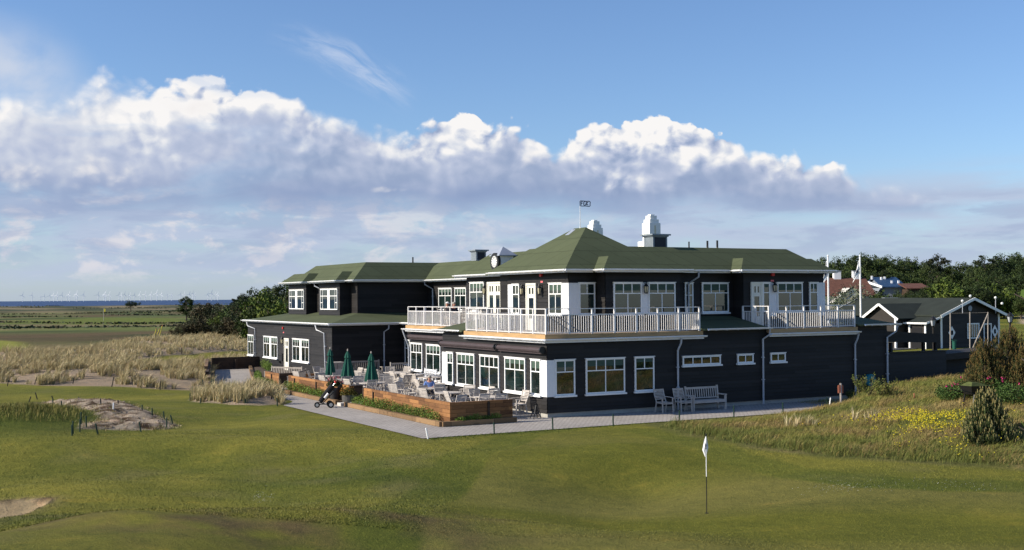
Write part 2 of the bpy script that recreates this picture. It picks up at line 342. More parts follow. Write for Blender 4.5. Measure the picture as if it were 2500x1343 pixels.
# ---------------------------------------------------------------- mesh helper
class MB:
    def __init__(s): s.v = []; s.f = []; s.c = []
    def q(s, *p, col=None):
        i = len(s.v); s.v += [tuple(a) for a in p]; s.f.append(tuple(range(i, i+len(p)))); s.c.append(col); return s
    def fs(s, verts, faces, col=None):
        i = len(s.v); s.v += [tuple(a) for a in verts]
        for f in faces: s.f.append(tuple(i+k for k in f)); s.c.append(col)
        return s
    def box(s, x0, x1, y0, y1, z0, z1, M=None):
        p = [(x0, y0, z0), (x1, y0, z0), (x1, y1, z0), (x0, y1, z0), (x0, y0, z1), (x1, y0, z1), (x1, y1, z1), (x0, y1, z1)]
        if M: p = [M @ Vector(a) for a in p]
        return s.fs(p, [(0, 3, 2, 1), (4, 5, 6, 7), (0, 1, 5, 4), (1, 2, 6, 5), (2, 3, 7, 6), (3, 0, 4, 7)])
    def bar(s, a, b, w, h=None, up=(0, 0, 1)):
        a, b = Vector(a), Vector(b); h = h or w; d = (b-a).normalized(); up = Vector(up)
        if abs(d.dot(up)) > .98: up = Vector((0, 1, 0))
        x = d.cross(up).normalized()*w/2; y = x.cross(d).normalized()*h/2
        return s.fs([a-x-y, a+x-y, a+x+y, a-x+y, b-x-y, b+x-y, b+x+y, b-x+y],
                    [(0, 1, 2, 3), (7, 6, 5, 4), (0, 4, 5, 1), (1, 5, 6, 2), (2, 6, 7, 3), (3, 7, 4, 0)])
    def tube(s, pts, r, n=8, cap=True):
        pts = [Vector(p) for p in pts]; rs = r if hasattr(r, '__len__') else [r]*len(pts)
        rings = []; i0 = len(s.v)
        for k, p in enumerate(pts):
            d = (pts[min(k+1, len(pts)-1)]-pts[max(k-1, 0)]).normalized()
            up = Vector((0, 0, 1)) if abs(d.z) < .95 else Vector((0, 1, 0))
            x = d.cross(up).normalized(); y = x.cross(d).normalized()
            for j in range(n):
                a = 2*PI*j/n; s.v.append(tuple(p+(x*math.cos(a)+y*math.sin(a))*rs[k]))
        for k in range(len(pts)-1):
            for j in range(n):
                a = i0+k*n+j; b = i0+k*n+(j+1) % n
                s.f.append((a, b, b+n, a+n)); s.c.append(None)
        if cap:
            s.f.append(tuple(i0+j for j in reversed(range(n)))); s.c.append(None)
            s.f.append(tuple(i0+(len(pts)-1)*n+j for j in range(n))); s.c.append(None)
        return s
    def lathe(s, prof, n=16, c=(0, 0, 0), wob=None):
        i0 = len(s.v)
        for k, (r, z) in enumerate(prof):
            for j in range(n):
                a = 2*PI*j/n; rr = r*(wob(a, k) if wob else 1)
                s.v.append((c[0]+rr*math.cos(a), c[1]+rr*math.sin(a), c[2]+z))
        for k in range(len(prof)-1):
            for j in range(n):
                a = i0+k*n+j; b = i0+k*n+(j+1) % n
                s.f.append((a, b, b+n, a+n)); s.c.append(None)
        s.f.append(tuple(i0+j for j in reversed(range(n)))); s.c.append(None)
        s.f.append(tuple(i0+(len(prof)-1)*n+j for j in range(n))); s.c.append(None)
        return s
    def prism(s, poly, z0, z1):
        n = len(poly); i = len(s.v)
        s.v += [(x, y, z0) for x, y in poly]+[(x, y, z1) for x, y in poly]
        F = [tuple(i+k for k in reversed(range(n))), tuple(i+n+k for k in range(n))]
        F += [(i+k, i+(k+1) % n, i+n+(k+1) % n, i+n+k) for k in range(n)]
        s.f += F; s.c += [None]*len(F); return s
    def mesh(s, name, smooth=False):
        me = bpy.data.meshes.new(name); me.from_pydata(s.v, [], s.f); me.update()
        if any(c is not None for c in s.c):
            at = me.color_attributes.new('Col', 'FLOAT_COLOR', 'CORNER')
            data = []
            for f, c in zip(s.f, s.c):
                c = c or (.1, .1, .1); data += [c[0], c[1], c[2], 1.0]*len(f)
            at.data.foreach_set('color', data)
        if smooth: me.polygons.foreach_set('use_smooth', [True]*len(me.polygons))
        return me
    def build(s, name, m, parent=None, smooth=False, label=None):
        o = bpy.data.objects.new(name, s.mesh(name, smooth)); COL.objects.link(o)
        o.data.materials.append(MAT[m] if isinstance(m, str) else m)
        if parent: o.parent = parent
        if label: o['label'] = label
        return o
def tag(o, label=None, cat=None, group=None, kind=None):
    if label: o['label'] = label
    if cat: o['category'] = cat
    if group: o['group'] = group
    if kind: o['kind'] = kind
    return o
def empty(name, loc=(0, 0, 0), rz=0, label=None, cat=None, group=None, scale=1):
    o = bpy.data.objects.new(name, None); COL.objects.link(o); o.location = loc; o.rotation_euler = (0, 0, rz)
    o.empty_display_size = .2
    if scale != 1: o.scale = (scale,)*3 if not hasattr(scale, '__len__') else scale
    return tag(o, label, cat, group)
def dup(root, loc, rz=0, label=None, group=None, scale=None):
    r = root.copy(); COL.objects.link(r); r.location = loc; r.rotation_euler = (0, 0, rz)
    if scale is not None: r.scale = (scale,)*3 if not hasattr(scale, '__len__') else scale
    if label: r['label'] = label
    if group: r['group'] = group
    for ch in list(root.children):
        c = ch.copy(); COL.objects.link(c); c.parent = r
        for g in ch.children:
            d = g.copy(); COL.objects.link(d); d.parent = c
    return r

# building axes: s runs along the shaded long front, t back along the sunlit front
YAW = 0.5031729
VX = Vector((math.cos(YAW), math.sin(YAW), 0)); UX = Vector((-math.sin(YAW), math.cos(YAW), 0))
C0 = Vector((1.42549, 49.18771, 0))
def W(s_, t_, z=0): return C0+VX*s_+UX*t_+Vector((0, 0, z))
def ray(px, py): return XR*((px-1250)/F_PX)-UR*((py-671.5)/F_PX)+FW
def G(px, py, z=0):                                   # point of the level z that the photo shows at a pixel
    d = ray(px, py); return CAM+d*((z-CAM.z)/d.z)
def D(px, py, Y):                                     # point at distance Y on the line of sight
    d = ray(px, py); return CAM+d*(Y/d.y)
def sm(x, a, b):
    x = max(0., min(1., (x-a)/(b-a))); return x*x*(3-2*x)
def loc2(x, y):
    d = Vector((x, y, 0))-C0; return d.dot(VX), d.dot(UX)
def inpoly(x, y, P_):
    c = False; j = len(P_)-1
    for i in range(len(P_)):
        xi, yi = P_[i][0], P_[i][1]; xj, yj = P_[j][0], P_[j][1]
        if (yi > y) != (yj > y) and x < (xj-xi)*(y-yi)/(yj-yi)+xi: c = not c
        j = i
    return c
def dpoly(x, y, P_):                                  # signed distance, inside positive
    best = 1e9; n = len(P_)
    for i in range(n):
        ax, ay = P_[i][0], P_[i][1]; bx, by = P_[(i+1) % n][0], P_[(i+1) % n][1]
        vx, vy = bx-ax, by-ay; L2 = vx*vx+vy*vy or 1e-9
        t = max(0, min(1, ((x-ax)*vx+(y-ay)*vy)/L2))
        best = min(best, math.hypot(x-ax-vx*t, y-ay-vy*t))
    return best if inpoly(x, y, P_) else -best

# ---------------------------------------------------------------- ground
def GP(pts, z=0): return [tuple(G(px, py, z)[:2]) for px, py in pts]
PATH = [(-7.4, -3.8), (13.2, -3.8), (22.0, -2.2), (22, .3), (.6, .3), (.6, 42.2), (-2.8, 41.9), (-5.0, 33.5), (-7.3, 25.5), (-7.5, 12)]
PATHW = [tuple(W(a, b)[:2]) for a, b in PATH]
ISLE = GP([(463, 972), (480, 960), (560, 948), (640, 948), (690, 960), (696, 988), (640, 993), (560, 994), (500, 988), (468, 983)])
SCRAPE = GP([(78, 974), (150, 977), (215, 985), (300, 994), (345, 1008), (400, 1025), (440, 1037), (410, 1047), (340, 1054), (250, 1058), (188, 1062), (200, 1052), (245, 1044), (232, 1030), (170, 1010), (120, 990)])
MARRAM = GP([(-400, 930), (0, 936), (100, 943), (200, 944), (330, 947), (522, 947), (524, 900), (606, 896), (606, 836), (640, 820), (560, 818), (400, 826), (300, 834), (240, 848), (150, 862), (0, 868), (-400, 872)])
STRIP = GP([(330, 884), (400, 872), (500, 860), (606, 852), (606, 868), (520, 878), (430, 888), (340, 892)])
BUNK = GP([(-160, 1232), (60, 1221), (128, 1223), (118, 1232), (60, 1256), (0, 1276), (-160, 1340)], -.55)
FRG = GP([(-100, 825), (40, 835), (72, 852), (50, 870), (-100, 880)])                     # bright fairway, left edge
GREEN1 = GP([(120, 782), (250, 775), (400, 776), (470, 782), (380, 790), (130, 792)])
GREEN2 = GP([(-50, 788), (60, 780), (130, 783), (110, 790), (0, 793)])
PUTT = GP([(1480, 1085), (1600, 1108), (1730, 1150), (1900, 1178), (2100, 1200), (2300, 1208), (2600, 1200), (2900, 1500), (1000, 1500), (1040, 1330), (1090, 1250), (1200, 1160), (1330, 1100)], -.62)
TOE = [(5.2, 46.2), (6.3, 43.0), (8.0, 40.0), (10.2, 38.2), (13.6, 37.2), (17.5, 36.6), (30, 36), (45, 48), (45, 74), (22, 66), (9, 55), (6.3, 48.6)]
def H(x, y):
    z = -.66+.66*sm(y, 33.0, 42.0)
    s_, t_ = loc2(x, y)
    # mound with rough grass on the right
    d = dpoly(x, y, TOE) if (x > 2 and 30 < y < 80) else -9
    if d > -1:
        amp = .16+1.18*sm(s_, 4.5, 16.5)
        h = (.55*sm(d, -.2, 2.6)+.45*sm(d, .5, 7.0))*amp
        h *= sm(-4.1-t_, 0, 3.2) if s_ < 12 else max(sm(-3.95-t_, 0, 2.0), .75*sm(s_, 12.5, 17))
        if t_ > -2.2 and s_ < 22: h *= sm(s_, 15.5, 19)*.85
        z += h+.10*noise.noise(Vector((x*.5, y*.5, 0)))*sm(d, 0, 3)
    # foreground mound on the left with its bunker
    z += 1.22*math.exp(-(((x+8.9)/5.2)**2+((y-23.2)/4.6)**2))
    z += .30*math.exp(-(((x+1.0)/5.0)**2+((y-27.5)/3.2)**2))
    if y < 46: z += sm(y, 46, 37)*(1-sm(x, 3.5, 6.5)*.6)*(.62*noise.noise(Vector((x*.13+3, y*.20, 4)))+.09*noise.noise(Vector((x*.4, y*.5, 8))))-.10*sm(y, 34, 27)*sm(x, -6, 4)*(x+6)/10
    if -22 < x < -6 and 20 < y < 40:
        b = dpoly(x, y, BUNK)
        if b > -.6: z -= .38*sm(b, -.05, .35)-.03*math.sin((x*.75+y*.66)*15+noise.noise(Vector((x, y, 0)))*2)*sm(b, .1, .5)
    # rough mound on the far left
    z += .85*math.exp(-(((x+19.8)/3.4)**2+((y-46.5)/3.8)**2))
    if y > 60 and x < 0:
        m = dpoly(x, y, MARRAM)
        if m > -2 and y < 150:
            z += sm(m, -1, 6)*(.35+.35*noise.noise(Vector((x*.16, y*.16, 3))))
            st_ = dpoly(x, y, STRIP)
            if st_ > -3: z -= sm(st_, -3, 1)*.30
    if y > 120:
        z += .5*noise.noise(Vector((x*.018, y*.018, 1)))*sm(y, 120, 260)*(1 if x < 30 else .3)
    if y > 420: z += sm(y, 420, 600)*(2.0+1.0*noise.noise(Vector((x*.012, y*.01, 7))))*sm(-x, -200, 100)
    if x > 20 and y > 85: z += sm(y, 85, 260)*sm(x, 20, 60)*3.2
    if x > 20 and y > 72: z += .5*sm(y, 72, 86)*sm(x, 20, 26)
    if PB[0] < x < PB[1] and PB[2] < y < PB[3]:
        dp = dpoly(x, y, PATHW)
        if dp > -.8: z = z*(1-sm(dp, -.8, -.02))-.03*sm(dp, -.25, .05)
        elif dp > -3.0: z *= 1-.0*dp
    if 44 < y < 72 and -32 < x < -9: z += .42*noise.noise(Vector((x*.14, y*.12, 12)))*sm(x, -9, -13)*sm(y, 44, 49)*sm(y, 72, 66)
    di = dpoly(x, y, ISLE) if (-25 < x < -5 and 50 < y < 75) else -9
    if di > 0: z += .16*sm(di, 0, .8)+.05*noise.noise(Vector((x*2, y*2, 0)))
    dc = dpoly(x, y, SCRAPE) if (-28 < x < -8 and 38 < y < 66) else -9
    if dc > -.2: z += sm(dc, -.1, .7)*(.16+.14*noise.noise(Vector((x*1.4, y*1.1, 5)))+.10*noise.noise(Vector((x*4, y*4, 5)))+.05*noise.noise(Vector((x*9, y*9, 5))))
    return z
PB = (min(p[0] for p in PATHW)-3, max(p[0] for p in PATHW)+3, min(p[1] for p in PATHW)-3, max(p[1] for p in PATHW)+3)
def lerp(a, b, k): return tuple(a[i]+(b[i]-a[i])*k for i in range(3))
C_GREEN = (.130, .134, .021); C_FAIR = (.188, .178, .032); C_LUSH = (.090, .110, .019); C_ROUGH = (.112, .116, .034)
C_BROWN = (.110, .080, .042); C_TAN = (.27, .215, .095); C_SAND = (.36, .28, .20); C_FAR = (.100, .120, .040)
def ground_col(x, y):
    n1_ = noise.noise(Vector((x*.10, y*.22, 0))); n2_ = noise.noise(Vector((x*.45, y*.8, 4))); n3_ = noise.noise(Vector((x*1.6, y*1.6, 9)))
    s_, t_ = loc2(x, y)
    c = lerp(C_FAIR, C_LUSH, max(0, min(1, .30+n1_*1.1+n2_*.45+.07*math.tanh(3*math.sin((x*.80+y*.60)*1.75+n1_*1.5))*(1 if y > 31 else 0))))
    c = lerp(c, C_TAN, max(0, min(.30, n2_*.5+n1_*.2-.08)))
    if y < 24: c = lerp(c, (.050, .068, .024), sm(y, 24, 17))  # unseen ground out of frame, coloured dark for its reflection in the windows
    if y < 45:
        dg = dpoly(x, y, PUTT)
        if dg > -2.2:
            fringe = sm(dg, -1.7, -1.4)*(1-sm(dg, -.15, .1))
            g = lerp(C_GREEN, lerp(C_GREEN, C_TAN, .25), max(0, min(1, .5+n1_*1.4)))
            c = lerp(c, C_LUSH, fringe*.6); c = lerp(c, g, sm(dg, -.1, .1))
        k = math.exp(-(((x+5.5)/5.5)**2+((y-26.2)/3.0)**2))
        c = lerp(c, (.115, .078, .044), max(0, min(.75, k*(.30+n2_*1.3+n3_*.6))))
        b = dpoly(x, y, BUNK)
        if b > -.7:
            c = lerp(c, C_TAN, .35*sm(b, -.7, -.1)); c = lerp(c, (.10, .075, .045), sm(b, -.12, -.04)); c = lerp(c, (.34, .265, .16), sm(b, -.02, .06))
    d = dpoly(x, y, TOE) if (x > 2 and 30 < y < 80) else -9
    if d > -.8:
        c = lerp(c, lerp(C_ROUGH, C_TAN, max(0, min(.6, .12+n2_*.8))), sm(d, -.6, .3))
    k = math.exp(-(((x+19.8)/4.0)**2+((y-46.5)/4.4)**2)); c = lerp(c, C_LUSH, min(1, k*1.5))
    if y > 60 and x < 0:
        m = dpoly(x, y, MARRAM) if y < 160 else -50
        if m > -1:
            c = lerp(c, lerp(C_SAND, C_BROWN, .25+.2*n2_), sm(m, -.2, .2))
            st_ = dpoly(x, y, STRIP)
            if st_ > -.6: c = lerp(c, C_FAIR, sm(st_, -.4, .2))
        if m < 0 and y > 74:
            far = lerp(C_BROWN, C_FAR, max(0, min(1, .5+noise.noise(Vector((x*.03, y*.022, 2)))*2.4)))
            far = lerp(far, (.13, .15, .045), max(0, min(.85, noise.noise(Vector((x*.008, y*.02, 6)))*2.4)))
            far = lerp(far, (.21, .165, .085), max(0, min(.7, noise.noise(Vector((x*.02, y*.035, 16)))*2.2)))
            far = lerp(far, (.045, .062, .022), max(0, min(.9, (noise.noise(Vector((x*.025, y*.05, 26)))-.1)*3)))
            c = lerp(c, far, sm(y, 78, 100)*(1 if m < -1 else 0))
            if y > 95: c = lerp(c, (.23, .235, .045), sm(dpoly(x, y, FRG), -1.5, 1.0))
            if y > 200:
                for g_ in (GREEN1, GREEN2):
                    c = lerp(c, (.125, .150, .032), sm(dpoly(x, y, g_), -3, 3))
            c = lerp(c, lerp((.055, .065, .035), (.20, .165, .10), max(0, min(1, .3+1.6*noise.noise(Vector((x*.03, y*.03, 3)))))), sm(y, 430, 520))
    if x > 15 and y > 62 and d <= -.8: c = lerp(C_FAIR, C_LUSH, .5+n1_)
    if x > 62 and y > 118: c = lerp(c, (.36, .29, .21), sm(x/y, .425, .432)*sm(y, 118, 126)*(1-sm(y, 165, 172)))
    if -25 < x < -5 and 50 < y < 75:
        di = dpoly(x, y, ISLE); c = lerp(c, lerp(C_SAND, C_BROWN, .1), sm(di, -.05, .12))
        if di > -.3: c = lerp(c, C_LUSH, .6*sm(di, -.3, -.1)*(1-sm(di, -.05, .1)))
    if -28 < x < -8 and 38 < y < 66:
        dc = dpoly(x, y, SCRAPE)
        if dc > -.4: c = lerp(c, C_LUSH, .5*sm(dc, -.4, -.1)); n4_ = noise.noise(Vector((x*3.4, y*3.4, 19))); c = lerp(c, lerp(lerp(C_SAND, (.46, .38, .29), .5), (.085, .055, .032), max(0, min(1, .35+n3_*1.8+n4_*2.2+n2_))), sm(dc, -.08, .12))
    return c
def fan(rows, cols, span, hf, cf=None):
    V_, C_ = [], []
    for y in rows:
        for a in cols:
            x = a*max(y+22, 38, -y*.9)*span; V_.append((x, y, hf(x, y))); C_.append(cf(x, y) if cf else None)
    n = len(cols); F_ = [(j*n+i, j*n+i+1, (j+1)*n+i+1, (j+1)*n+i) for j in range(len(rows)-1) for i in range(n-1)]
    return V_, F_, C_
rows = []; y = -420.0
while y < 16: rows.append(y); y += 2.2 if y > -12 else -y*.16+.5
y = 18.0
while y < 640:
    rows.append(y)
    y += .16 if y < 40 else (.20 if y < 62 else (.4 if y < 80 else .012*y-.5))
NC = 330
cols = [(-1+2*i/(NC-1)) for i in range(NC)]
cols = [math.copysign(abs(c)**1.25, c) for c in cols]
V_, F_, C_ = fan(rows, cols, .56, H, ground_col)
me = bpy.data.meshes.new('ground'); me.from_pydata(V_, [], F_); me.update()
at = me.color_attributes.new('Col', 'FLOAT_COLOR', 'POINT')
at.data.foreach_set('color', [q for c in C_ for q in (*c, 1.0)])
me.polygons.foreach_set('use_smooth', [True]*len(me.polygons))
def f_ground(T, b):
    a = T.new('ShaderNodeVertexColor'); a.layer_name = 'Col'
    v = oc(T)
    f1 = T.noise(v, 26, 4, .72); f2 = T.noise(T.scale(v, (.7, 1, 1)), 2.3, 5, .62); f3 = T.noise(T.scale(v, (.5, 1, 1)), .33, 4, .55)
    spk = T.noise(v, 70, 2, .6)
    f4 = T.noise(T.scale(v, (.6, 1, 1)), .9, 9, .72, .3); f5 = T.noise(v, 6, 7, .8)
    k = T.m('ADD', T.lin(f1, .3, .7, .70, 1.30), T.m('MULTIPLY', T.m('SUBTRACT', f2, .5), .55))
    k = T.m('ADD', k, T.m('MULTIPLY', T.m('SUBTRACT', f3, .5), .55))
    k = T.m('ADD', k, T.m('MULTIPLY', T.m('SUBTRACT', f4, .5), 1.05))
    k = T.m('ADD', k, T.m('MULTIPLY', T.m('SUBTRACT', f5, .5), .9))
    col = T.scale(a.outputs[0], T.xyz(k, T.m('ADD', T.m('MULTIPLY', k, .8), .2), T.m('ADD', T.m('MULTIPLY', k, .7), .3)))
    col = T.mix(T.m('MULTIPLY', T.ss(f2, .60, .74), .35), col, T.scale(col, (.62, .86, .8)))
    col = T.mix(T.m('MULTIPLY', T.ss(f4, .56, .70), .45), col, T.scale(col, (1.5, 1.22, 1.2)))
    T.put(b.inputs['Base Color'], col)
    bump(T, b, T.m('ADD', T.m('MULTIPLY', f5, 1.6), T.m('ADD', T.m('MULTIPLY', f2, 1.4), T.m('MULTIPLY', spk, .4))), .07, .9)
mat('ground', fn=f_ground, rough=.95, spec=.1)
me.materials.append(MAT['ground'])
go = bpy.data.objects.new('ground', me); COL.objects.link(go); tag(go, kind='structure')
# far land to the right and behind, then the sea
b = MB(); b.q((-3500, 640, -4.6), (3500, 640, -4.6), (3500, 30000, -4.6), (-3500, 30000, -4.6))
b = MB(); b.q((-30000, 560, -3.9), (30000, 560, -3.9), (30000, 55000, -3.9), (-30000, 55000, -3.9))
def f_sea(T, b_):
    v = oc(T)
    n = T.noise(T.scale(v, (.02, .05, 1)), 1, 5, .6)
    T.put(b_.inputs['Base Color'], T.mix(T.ss(n, .35, .7), (.032, .062, .135), (.060, .100, .195)))
    bump(T, b_, T.noise(T.scale(v, (.3, .6, 1)), 1, 4, .6), .6, 1)
mat('sea', fn=f_sea, rough=.6, spec=.12)
tag(b.build('sea', 'sea'), kind='structure')
b = MB(); b.q((100, 600, .2), (9000, 600, .2), (9000, 4000, .5), (260, 4000, .5))
tag(b.build('far_land', 'grass_heap'), kind='structure')
# pavement
b = MB(); n = len(PATH)
b.fs([(a, c, .004) for a, c in PATH], [tuple(range(n))])
o = b.build('pavement', 'paving'); o.location = C0; o.rotation_euler = (0, 0, YAW); tag(o, kind='structure')

# ---------------------------------------------------------------- clubhouse (own axes: x = s, y = t)
CH = empty('clubhouse', C0, YAW, 'two storey black clapboard clubhouse with green felt roofs and white railed balconies', 'clubhouse')
class Face:
    """a vertical wall plane: 's' faces -s (sunlit), 't' faces -t (shaded)"""
    def __init__(f, kind, c): f.k = kind; f.c = c
    def p(f, a, z, n): return (f.c-n, a, z) if f.k == 's' else (a, f.c-n, z)
    def box(f, mb, a0, a1, z0, z1, n0, n1):
        if f.k == 's': mb.box(f.c-n1, f.c-n0, min(a0, a1), max(a0, a1), z0, z1)
        else: mb.box(min(a0, a1), max(a0, a1), f.c-n1, f.c-n0, z0, z1)
BH = .165
def clap(mb, f, a0, a1, z0, z1):
    z = z0
    while z < z1-.01:
        zt = min(z+BH, z1)
        pts = [f.p(a0, z, .034), f.p(a1, z, .034), f.p(a1, zt, .006), f.p(a0, zt, .006)]
        lip = [f.p(a0, z, .0), f.p(a1, z, .0), f.p(a1, z, .034), f.p(a0, z, .034)]
        if f.k == 's': pts.reverse(); lip.reverse()
        mb.q(*pts); mb.q(*lip); z = zt
def wall(core, faces):
    """core boxes plus clapboard skins, one mesh"""
    mb = MB()
    for c in core: mb.box(*c)
    for (k, c, a0, a1, z0, z1) in faces: clap(mb, Face(k, c), a0, a1, z0, z1)
    return mb.build('wall', 'clad', CH)
# ground floor
wall([(0, 19.5, 0, 10.0, .2, 3.30)], [('t', 0, 0, 19.5, .18, 3.28), ('s', 0, 0, 10.0, .18, 3.28)])
wall([(3.0, 14, 10.0, 20.65, .2, 3.28)], [('s', 3.0, 10.0, 20.65, .18, 3.27)])
wall([(5.2, 14, 20.65, 26.87, .1, 3.3)], [('s', 5.2, 20.65, 26.87, .18, 3.35)])
wall([(.5, 14, 26.87, 44.9, .15, 3.38)], [('s', .5, 26.87, 44.9, .12, 3.37), ('t', 26.87, .5, 6.0, .12, 3.37)])
# upper floor
wall([(2.65, 17.05, 2.55, 9.0, 3.4, 6.13)], [('t', 2.55, 2.65, 12.0, 3.45, 6.1), ('s', 2.65, 2.55, 8.1, 3.45, 6.1)])
wall([(4.1, 8.2, 1.8, 2.6, 3.46, 6.13)], [('t', 1.8, 4.1, 8.2, 3.45, 6.1), ('s', 4.1, 1.8, 2.55, 3.45, 6.1)])
wall([(11.95, 17.06, 1.8, 2.6, 3.46, 6.13)], [('t', 1.8, 11.95, 17.06, 3.45, 6.1), ('s', 11.95, 1.8, 2.55, 3.45, 6.1)])
wall([(4.0, 13, 8.1, 15.33, 3.4, 6.12)], [('s', 4.0, 8.1, 15.33, 3.45, 6.1)])
wall([(8.3, 14, 15.33, 29.7, 3.4, 6.12)], [('s', 8.3, 15.33, 29.6, 3.45, 6.1)])
wall([(3.25, 14, 29.6, 41.4, 3.4, 6.14)], [('t', 29.6, 3.25, 8.3, 3.9, 6.12), ('s', 3.25, 29.6, 41.4, 3.9, 6.12)])
wall([(2.5, 3.2, 30.83, 34.85, 3.7, 6.13)], [('s', 2.5, 30.83, 34.85, 3.8, 6.11), ('t', 30.83, 2.5, 3.25, 3.8, 6.11)])
wall([(2.5, 3.2, 37.48, 41.38, 3.7, 6.13)], [('s', 2.5, 37.48, 41.38, 3.8, 6.11), ('t', 37.48, 2.5, 3.25, 3.8, 6.11)])
# plinths
for q_ in ((.02, 19.4, .02, 9.9, -.2, .185), (.52, 13, 26.9, 44.85, -.2, .165), (3.03, 13, 10, 26.9, -.2, .175)):
    b = MB(); b.box(*q_); b.build('plinth', 'concrete', CH)

# roofs: truncated hips
RB = MB()
def hip(s0, s1, t0, t1, z0, z1, sl, mb=None, th=.10):
    d = (z1-z0)/sl; mb = mb or RB
    A = [(s0, t0), (s1, t0), (s1, t1), (s0, t1)]; B = [(s0+d, t0+d), (s1-d, t0+d), (s1-d, t1-d), (s0+d, t1-d)]
    v = [(x, y, z0-th) for x, y in A]+[(x, y, z0) for x, y in A]+[(x, y, z1) for x, y in B]
    mb.fs(v, [(3, 2, 1, 0), (8, 9, 10, 11)]+[(i, (i+1) % 4, 4+(i+1) % 4, 4+i) for i in range(4)]+[(4+i, 4+(i+1) % 4, 8+(i+1) % 4, 8+i) for i in range(4)])
def newroof(): 
    global RB
    RB = MB()
newroof(); hip(2.15, 17.95, 2.05, 9.6, 6.20, 7.36, .72)
v = [(2.15+1.63, 2.05+1.63, 7.355), (6.62, 2.05+1.63, 7.355), (6.62, 7.50, 7.355), (3.78, 7.50, 7.355), (5.20, 5.10, 8.31), (5.20, 6.12, 8.31)]
RB.fs(v, [(0, 1, 4), (1, 2, 5, 4), (2, 3, 5), (3, 0, 4, 5), (3, 2, 1, 0)]); RB.build('roof', 'roof_felt', CH)
newroof(); hip(3.65, 8.55, 1.27, 4.2, 6.195, 6.83, .75); RB.build('roof', 'roof_felt', CH)
newroof(); hip(11.42, 17.45, 1.30, 4.2, 6.19, 6.82, .75); RB.build('roof', 'roof_felt', CH)
newroof(); hip(3.5, 13.5, 6.2, 15.8, 6.21, 7.37, .80); RB.build('roof', 'roof_felt', CH)
newroof(); hip(7.8, 14.5, 12.5, 31.5, 6.185, 7.385, .80); RB.build('roof', 'roof_felt', CH)
newroof(); hip(2.75, 14.4, 29.1, 41.9, 6.18, 7.40, .82); RB.build('roof', 'roof_felt', CH)
newroof(); hip(2.0, 4.6, 30.35, 35.33, 6.17, 6.80, .80); RB.build('roof', 'roof_felt', CH)
newroof(); hip(2.01, 4.6, 37.0, 41.88, 6.17, 6.81, .80); RB.build('roof', 'roof_felt', CH)
# lower lean-to roofs
def slab(pts, th=.07):
    b_ = MB(); n = len(pts)
    b_.fs([(x, y, z-th) for x, y, z in pts]+list(pts), [tuple(reversed(range(n))), tuple(range(n, 2*n))]+[(i, (i+1) % n, n+(i+1) % n, n+i) for i in range(n)])
    return b_.build('roof', 'roof_felt', CH)
slab([(.2, 26.55, 3.45), (3.27, 29.62, 4.06), (3.27, 41.5, 4.06), (.2, 45.3, 3.45)])
slab([(.2, 26.55, 3.45), (4.95, 26.55, 3.45), (8.32, 29.62, 4.06), (3.27, 29.62, 4.06)])
slab([(4.9, 20.6, 3.46), (8.32, 20.6, 4.07), (8.32, 29.6, 4.07), (4.9, 26.6, 3.46)])
slab([(.2, 45.3, 3.445), (3.27, 41.4, 4.05), (14, 41.4, 4.05), (14, 45.3, 3.445)])
slab([(7.98, -.28, 3.52), (11.78, -.28, 3.52), (11.78, 2.56, 4.06), (7.98, 2.56, 4.06)])
slab([(-.25, 7.45, 3.46), (2.66, 7.45, 4.0), (2.66, 10.45, 4.0), (-.25, 10.45, 3.46)])
slab([(17.42, -.28, 3.56), (20.0, -.28, 3.56), (20.0, 6, 4.3), (17.42, 6, 4.3)])
for q_ in ((17.3, 19.5, -.0, 5, 3.28, 3.53), (8.0, 11.8, .02, 3, 3.28, 3.50), (.05, 3, 7.5, 10, 3.2, 3.45)):
    b = MB(); b.box(*q_); b.build('wall', 'clad', CH)

# decks: floor slab and new pine fascia beam
def deck(poly, beams, name='balcony'):
    b_ = MB(); b_.prism(poly, 3.285, 3.44); o_ = b_.build(name, 'deck_board', CH)
    b_ = MB()
    for q_ in beams: b_.box(*q_)
    b_.build('fascia_beam', 'new_beam', o_); return o_
dk1 = deck([(-.13, -.13), (7.9, -.13), (7.9, 2.5), (2.6, 2.5), (2.6, 7.3), (-.13, 7.3)],
     [(-.19, 7.98, -.19, -.13, 3.27, 3.455), (-.19, -.13, -.13, 7.34, 3.27, 3.455)])
dk2 = deck([(11.83, -.13), (17.3, -.13), (17.3, 1.75), (11.83, 1.75)], [(11.78, 17.36, -.19, -.13, 3.27, 3.455)])
dk3 = deck([(2.72, 10.47), (8.25, 10.47), (8.25, 20.55), (2.72, 20.55)], [(2.66, 2.72, 10.47, 20.6, 3.27, 3.455)])

